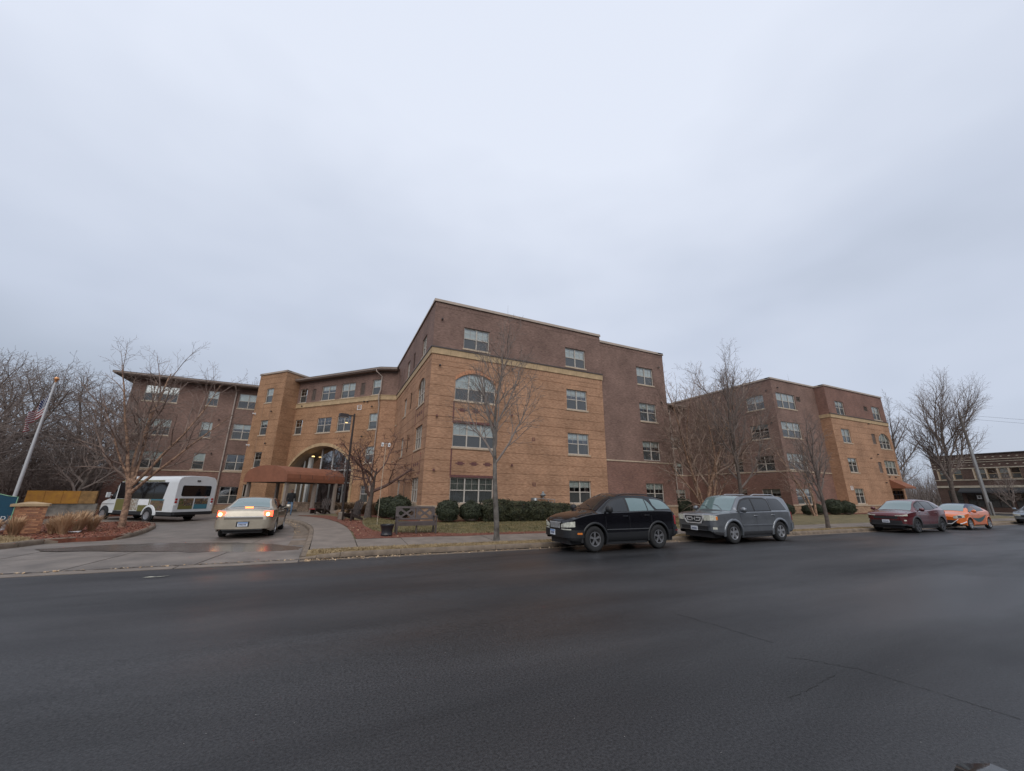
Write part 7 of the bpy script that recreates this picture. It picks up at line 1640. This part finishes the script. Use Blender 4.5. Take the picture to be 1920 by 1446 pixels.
# blue sign panel
sg = thing('entrance_sign', 'dark teal sign panel with pale green edge cut off by the left edge', 'sign', (-11.0, 22.42, pz+.12), R(20))
top_ = [(0, 1.30), (-.25, 1.34), (-.5, 1.42), (-.8, 1.55), (-1.2, 1.66), (-1.7, 1.7), (-2.4, 1.66)]
mb = MB(); mb.prism([(-2.4, .3), (0, .3)]+top_, -.09, .09, axis='y'); mb.build('panel', mat('teal_sign_paint', (.008, .055, .095), .4, var=.06), sg)
mb = MB(); mb.tube([(0, -.092, .3)]+[(x, -.092, z) for x, z in top_], .014, 6); mb.build('edge_trim', mat('pale_green_trim', (.22, .42, .26), .5), sg)
cu = bpy.data.curves.new('ND', 'FONT'); cu.body = 'ND'; cu.size = .19; cu.extrude = .004; cu.align_x = 'RIGHT'; to = bpy.data.objects.new('tmp', cu); COL.objects.link(to)
bpy.context.view_layer.update(); me = bpy.data.meshes.new_from_object(to.evaluated_get(bpy.context.evaluated_depsgraph_get())); bpy.data.objects.remove(to)
me.materials.clear(); me.materials.append(M_WHITE); o = link('lettering', me, sg, (-.12, -.096, .46)); o.rotation_euler = (R(90), 0, 0)
# low wall with yellow boards beyond the lane
lw = thing('low_wall', 'low grey concrete wall topped with weathered yellow boards beyond the lane', 'wall', (-17.8, 37.7, -.22), R(11))
mb = MB(); mb.box(-.3, 3.1, 0, .3, 0, .95); mb.build('concrete_base', mat('stained_concrete', (.17, .155, .135), .9, var=.5, scale=1.5, bump=.4, bscale=8), lw)
for i in range(4): mb = MB(); mb.box(-.35+.83*i+.006, -.35+.83*(i+1)-.006, -.06, .34, .95, 1.8); mb.build('board', mat('yellow_board', (.40, .19, .022), .8, col2=(.30, .13, .025), scale=4, bump=.3) if i < 3 else mat('faded_board', (.25, .14, .05), .85, var=.3, scale=3), lw)
hs = thing('far_house', 'pale far house glimpsed between the thicket and the brown wing', 'house', (-22.0, 66, -.3), 0)
mb = MB(); mb.box(-3, 3, 0, 6, 0, 2.9); mb.build('wall', mat('pale_siding', (.5, .5, .5), .8, var=.05), hs); mb = MB(); mb.prism([(-3.3, 2.9), (3.3, 2.9), (0, 4.6)], -.3, 6.3, axis='y'); mb.build('roof', M_ROOF, hs)
for x in (-1.6, 1.4): mb = MB(); mb.box(x-.45, x+.45, -.03, .02, 1.0, 2.3); mb.build('window', M_BGL, hs)
# utility pole with metal guard, cables
up = thing('utility_pole', 'tall utility pole with shiny metal sleeve near the corner', 'pole', (60.6, 15.95, -.05))
mb = MB(); mb.tube([(0, 0, 0), (0, 0, 10.6)], [.15, .11], 10); mb.build('pole', mat('weathered_pole', (.10, .085, .075), .9, var=.2, scale=3), up, smooth=True); mb = MB(); mb.tube([(0, 0, 0), (0, 0, 7.0)], [.165, .135], 12); mb.build('metal_sleeve', mat('galvanised_sleeve', (.26, .26, .26), .4, metal=.5, var=.1), up, smooth=True)
mb = MB(); mb.box(-.35, .35, -.06, .06, 10.0, 10.15); mb.tube([(0, 0, 10.5), (0, 0, 10.9)], .05, 6); mb.build('crossarm', M_BARKD, up); mb = MB(); mb.box(-.3, -.02, -.26, -.2, 0, 1.5); mb.build('junction_box', M_METAL, up)
for k_, (z0, z1) in enumerate(((10.4, 10.6), (10.0, 10.1))):
    P = [(60.6+40*t, 15.9-14*t, z0+(z1-z0)*t-1.1*math.sin(math.pi*t)*.6) for t in np.linspace(0, 1, 14)]; mb = MB(); mb.tube(P, .010, 4); tag(mb.build('overhead_cable', M_BLACK, None), ('upper', 'lower')[k_]+' overhead cable running right from the utility pole', 'cable')
# litter on the road
mb = MB(); rl2 = random.Random(2); pv = [(-.22, -.02), (-.1, .03), (.02, .01), (.2, .05), (.22, .02), (.05, -.03), (-.1, -.02)]
mb.add([(x, y, .012+.01*rl2.random()) for x, y in pv], [tuple(range(len(pv)))]); o = mb.build('paper_scrap', mat('pale_paper', (.6, .58, .46), .8), None, loc=(-2.95, 10.85, road_z(-2.9, 10.85))); tag(o, 'torn pale paper strip lying on the asphalt', 'litter')
mb = MB(); mb.add([(-.09, -.03, .02), (.08, -.04, .01), (.1, .03, .03), (0, .05, .015), (-.08, .03, .02)], [(0, 1, 2, 3, 4)]); o = mb.build('paper_scrap', M_WHITE, None, loc=(-9.0, 22.2, high(-9, 22.2)+.02)); o.scale = (2, 2, 2); tag(o, 'crumpled white paper on the mulch near the dry grass', 'litter')
# red planter bench and bicycles' dark clutter by the door
rbch = thing('red_bench', 'low red bench in the shade under the entrance awning', 'bench', (-.4, 32.6, .04), R(-48))
mb = MB(); mb.box(-.75, .75, -.2, .2, .40, .46); mb.build('seat', mat('red_paint', (.25, .02, .02), .5), rbch)
for x in (-.6, .6): mb = MB(); mb.box(x-.04, x+.04, -.18, .18, 0, .4); mb.build('leg', M_DKMET, rbch)
# ------------------------------------------------------------------ person walking out under the awning
M_JACKET = mat('black_jacket', (.010, .010, .012), .85, var=.2, scale=8); M_JEANS = mat('blue_jeans', (.10, .16, .24), .85, var=.2, scale=8); M_SKIN = mat('skin', (.20, .11, .075), .6); M_HAIR = mat('dark_hair', (.012, .01, .009), .8)
def skin_mesh(name, pts, edges, rad, mats, matfn):
    me = bpy.data.meshes.new(name); me.from_pydata(pts, edges, []); o = bpy.data.objects.new('tmp', me); COL.objects.link(o)
    sm = o.modifiers.new('s', 'SKIN'); sm.use_smooth_shade = True
    for i, sv in enumerate(me.skin_vertices[0].data): sv.radius = rad[i] if hasattr(rad[i], '__len__') else (rad[i], rad[i]); sv.use_root = (i == 0)
    sd = o.modifiers.new('u', 'SUBSURF'); sd.levels = 2; sd.render_levels = 2
    bpy.context.view_layer.update(); m2 = bpy.data.meshes.new_from_object(o.evaluated_get(bpy.context.evaluated_depsgraph_get())); bpy.data.objects.remove(o)
    for mm in mats: m2.materials.append(mm)
    for p_ in m2.polygons: p_.material_index = matfn(p_.center); p_.use_smooth = True
    return m2
P = [(0, 0, .95), (0, 0, 1.15), (0, -.01, 1.36), (0, -.01, 1.47), (0, -.02, 1.53), (0, -.03, 1.63), (0, -.03, 1.72),
     (.19, 0, 1.40), (.25, .03, 1.14), (.25, -.09, .90), (-.19, 0, 1.40), (-.25, -.02, 1.14), (-.23, -.14, .92),
     (.10, 0, .88), (.11, -.10, .50), (.11, -.06, .09), (.11, -.20, .05), (-.10, 0, .88), (-.11, .06, .50), (-.11, .20, .12), (-.11, .10, .05)]
E_ = [(0, 1), (1, 2), (2, 3), (3, 4), (4, 5), (5, 6), (2, 7), (7, 8), (8, 9), (2, 10), (10, 11), (11, 12), (0, 13), (13, 14), (14, 15), (15, 16), (0, 17), (17, 18), (18, 19), (19, 20)]
RD = [(.17, .13), (.17, .12), (.19, .12), (.07, .07), (.06, .06), (.085, .10), (.05, .06), .075, .058, .042, .075, .058, .042, .095, .065, .045, .04, .095, .065, .045, .04]
def pm(c):
    if c.z > 1.66 or (c.z > 1.56 and c.y > .0): return 3
    if c.z > 1.49: return 2
    if c.z > .88 : return 0 if c.z > .93 else (0 if abs(c.x) < .2 else 2)
    return 1 if c.z > .1 else 4
pe = thing('person', 'person in black jacket and blue jeans walking out under the entrance awning', 'person', (-2.15, 30.6, high(-2.1, 30.6)-.02), R(12))
link('body', skin_mesh('body', P, E_, RD, [M_JACKET, M_JEANS, M_SKIN, M_HAIR, M_BLACK], pm), pe)
for sd, wr in ((1, (.25, -.09, .90)), (-1, (-.23, -.14, .92))):
    w_ = Vector(wr); hp = [w_, w_+Vector((0, -.03, -.09))]; he = [(0, 1)]; hr = [(.028, .036), (.018, .036)]
    for i in range(4):
        b0 = len(hp); y_ = -.052+.024*i; fl_ = (.055, .07, .075, .062)[i]; base = w_+Vector((0, y_, -.10)); hp += [base, base+Vector((-sd*.008, -.004, -fl_*.55)), base+Vector((-sd*.025, -.006, -fl_))]; he += [(1, b0), (b0, b0+1), (b0+1, b0+2)]; hr += [.009, .009, .008]
    b0 = len(hp); hp += [w_+Vector((-sd*.02, -.05, -.05)), w_+Vector((-sd*.03, -.075, -.085))]; he += [(0, b0), (b0, b0+1)]; hr += [.011, .009]
    link('hand', skin_mesh('hand', [tuple(q) for q in hp], he, hr, [M_SKIN], lambda c: 0), pe)
mb = MB(); mb.lathe([(0.001, .0), (.012, .01), (.010, .03), (0.001, .035)], 8, axis='y', c=(0, 0, 0)); mb.v = [(v[0], v[1]-.14, v[2]+1.615) for v in mb.v]; mb.build('nose', M_SKIN, pe)
for sd in (1, -1):
    mb = MB(); mb.lathe([(0.001, 0), (.011, .006), (0.001, .012)], 8, axis='y', c=(sd*.032, -.128, 1.635)); mb.build('eye', M_BLACK, pe)
    mb = MB(); mb.lathe([(0.001, 0), (.028, .008), (0.001, .016)], 8, axis='x', c=(sd*.085, -.02, 1.62)); mb.build('ear', M_SKIN, pe)
mb = MB(); mb.box(-.025, .025, -.133, -.12, 1.572, 1.58); mb.build('mouth', mat('lips', (.13, .05, .045), .6), pe)
# dark wheeled bag the person is pulling
bg_ = thing('wheeled_bag', 'dark wheeled bag held beside the person at the entrance', 'bag', (-2.5, 30.35, high(-2.5, 30.4)-.01), R(12))
mb = MB(); mb.hexa([(-.2, -.15, .06), (.2, -.15, .06), (.2, .15, .06), (-.2, .15, .06), (-.22, -.16, .62), (.22, -.16, .62), (.22, .16, .62), (-.22, .16, .62)]); mb.build('bag_body', M_JACKET, bg_)
mb = MB(); mb.tube([(-.12, .1, .6), (-.12, .12, .92), (.12, .12, .92), (.12, .1, .6)], .012, 6); mb.build('handle', M_DKMET, bg_)
for x in (-.17, .17): mb = MB(); mb.lathe([(0, -.02), (.05, -.02), (.05, .02), (0, .02)], 12, axis='x', c=(x, .1, .05)); mb.build('wheel', M_BLACK, bg_)
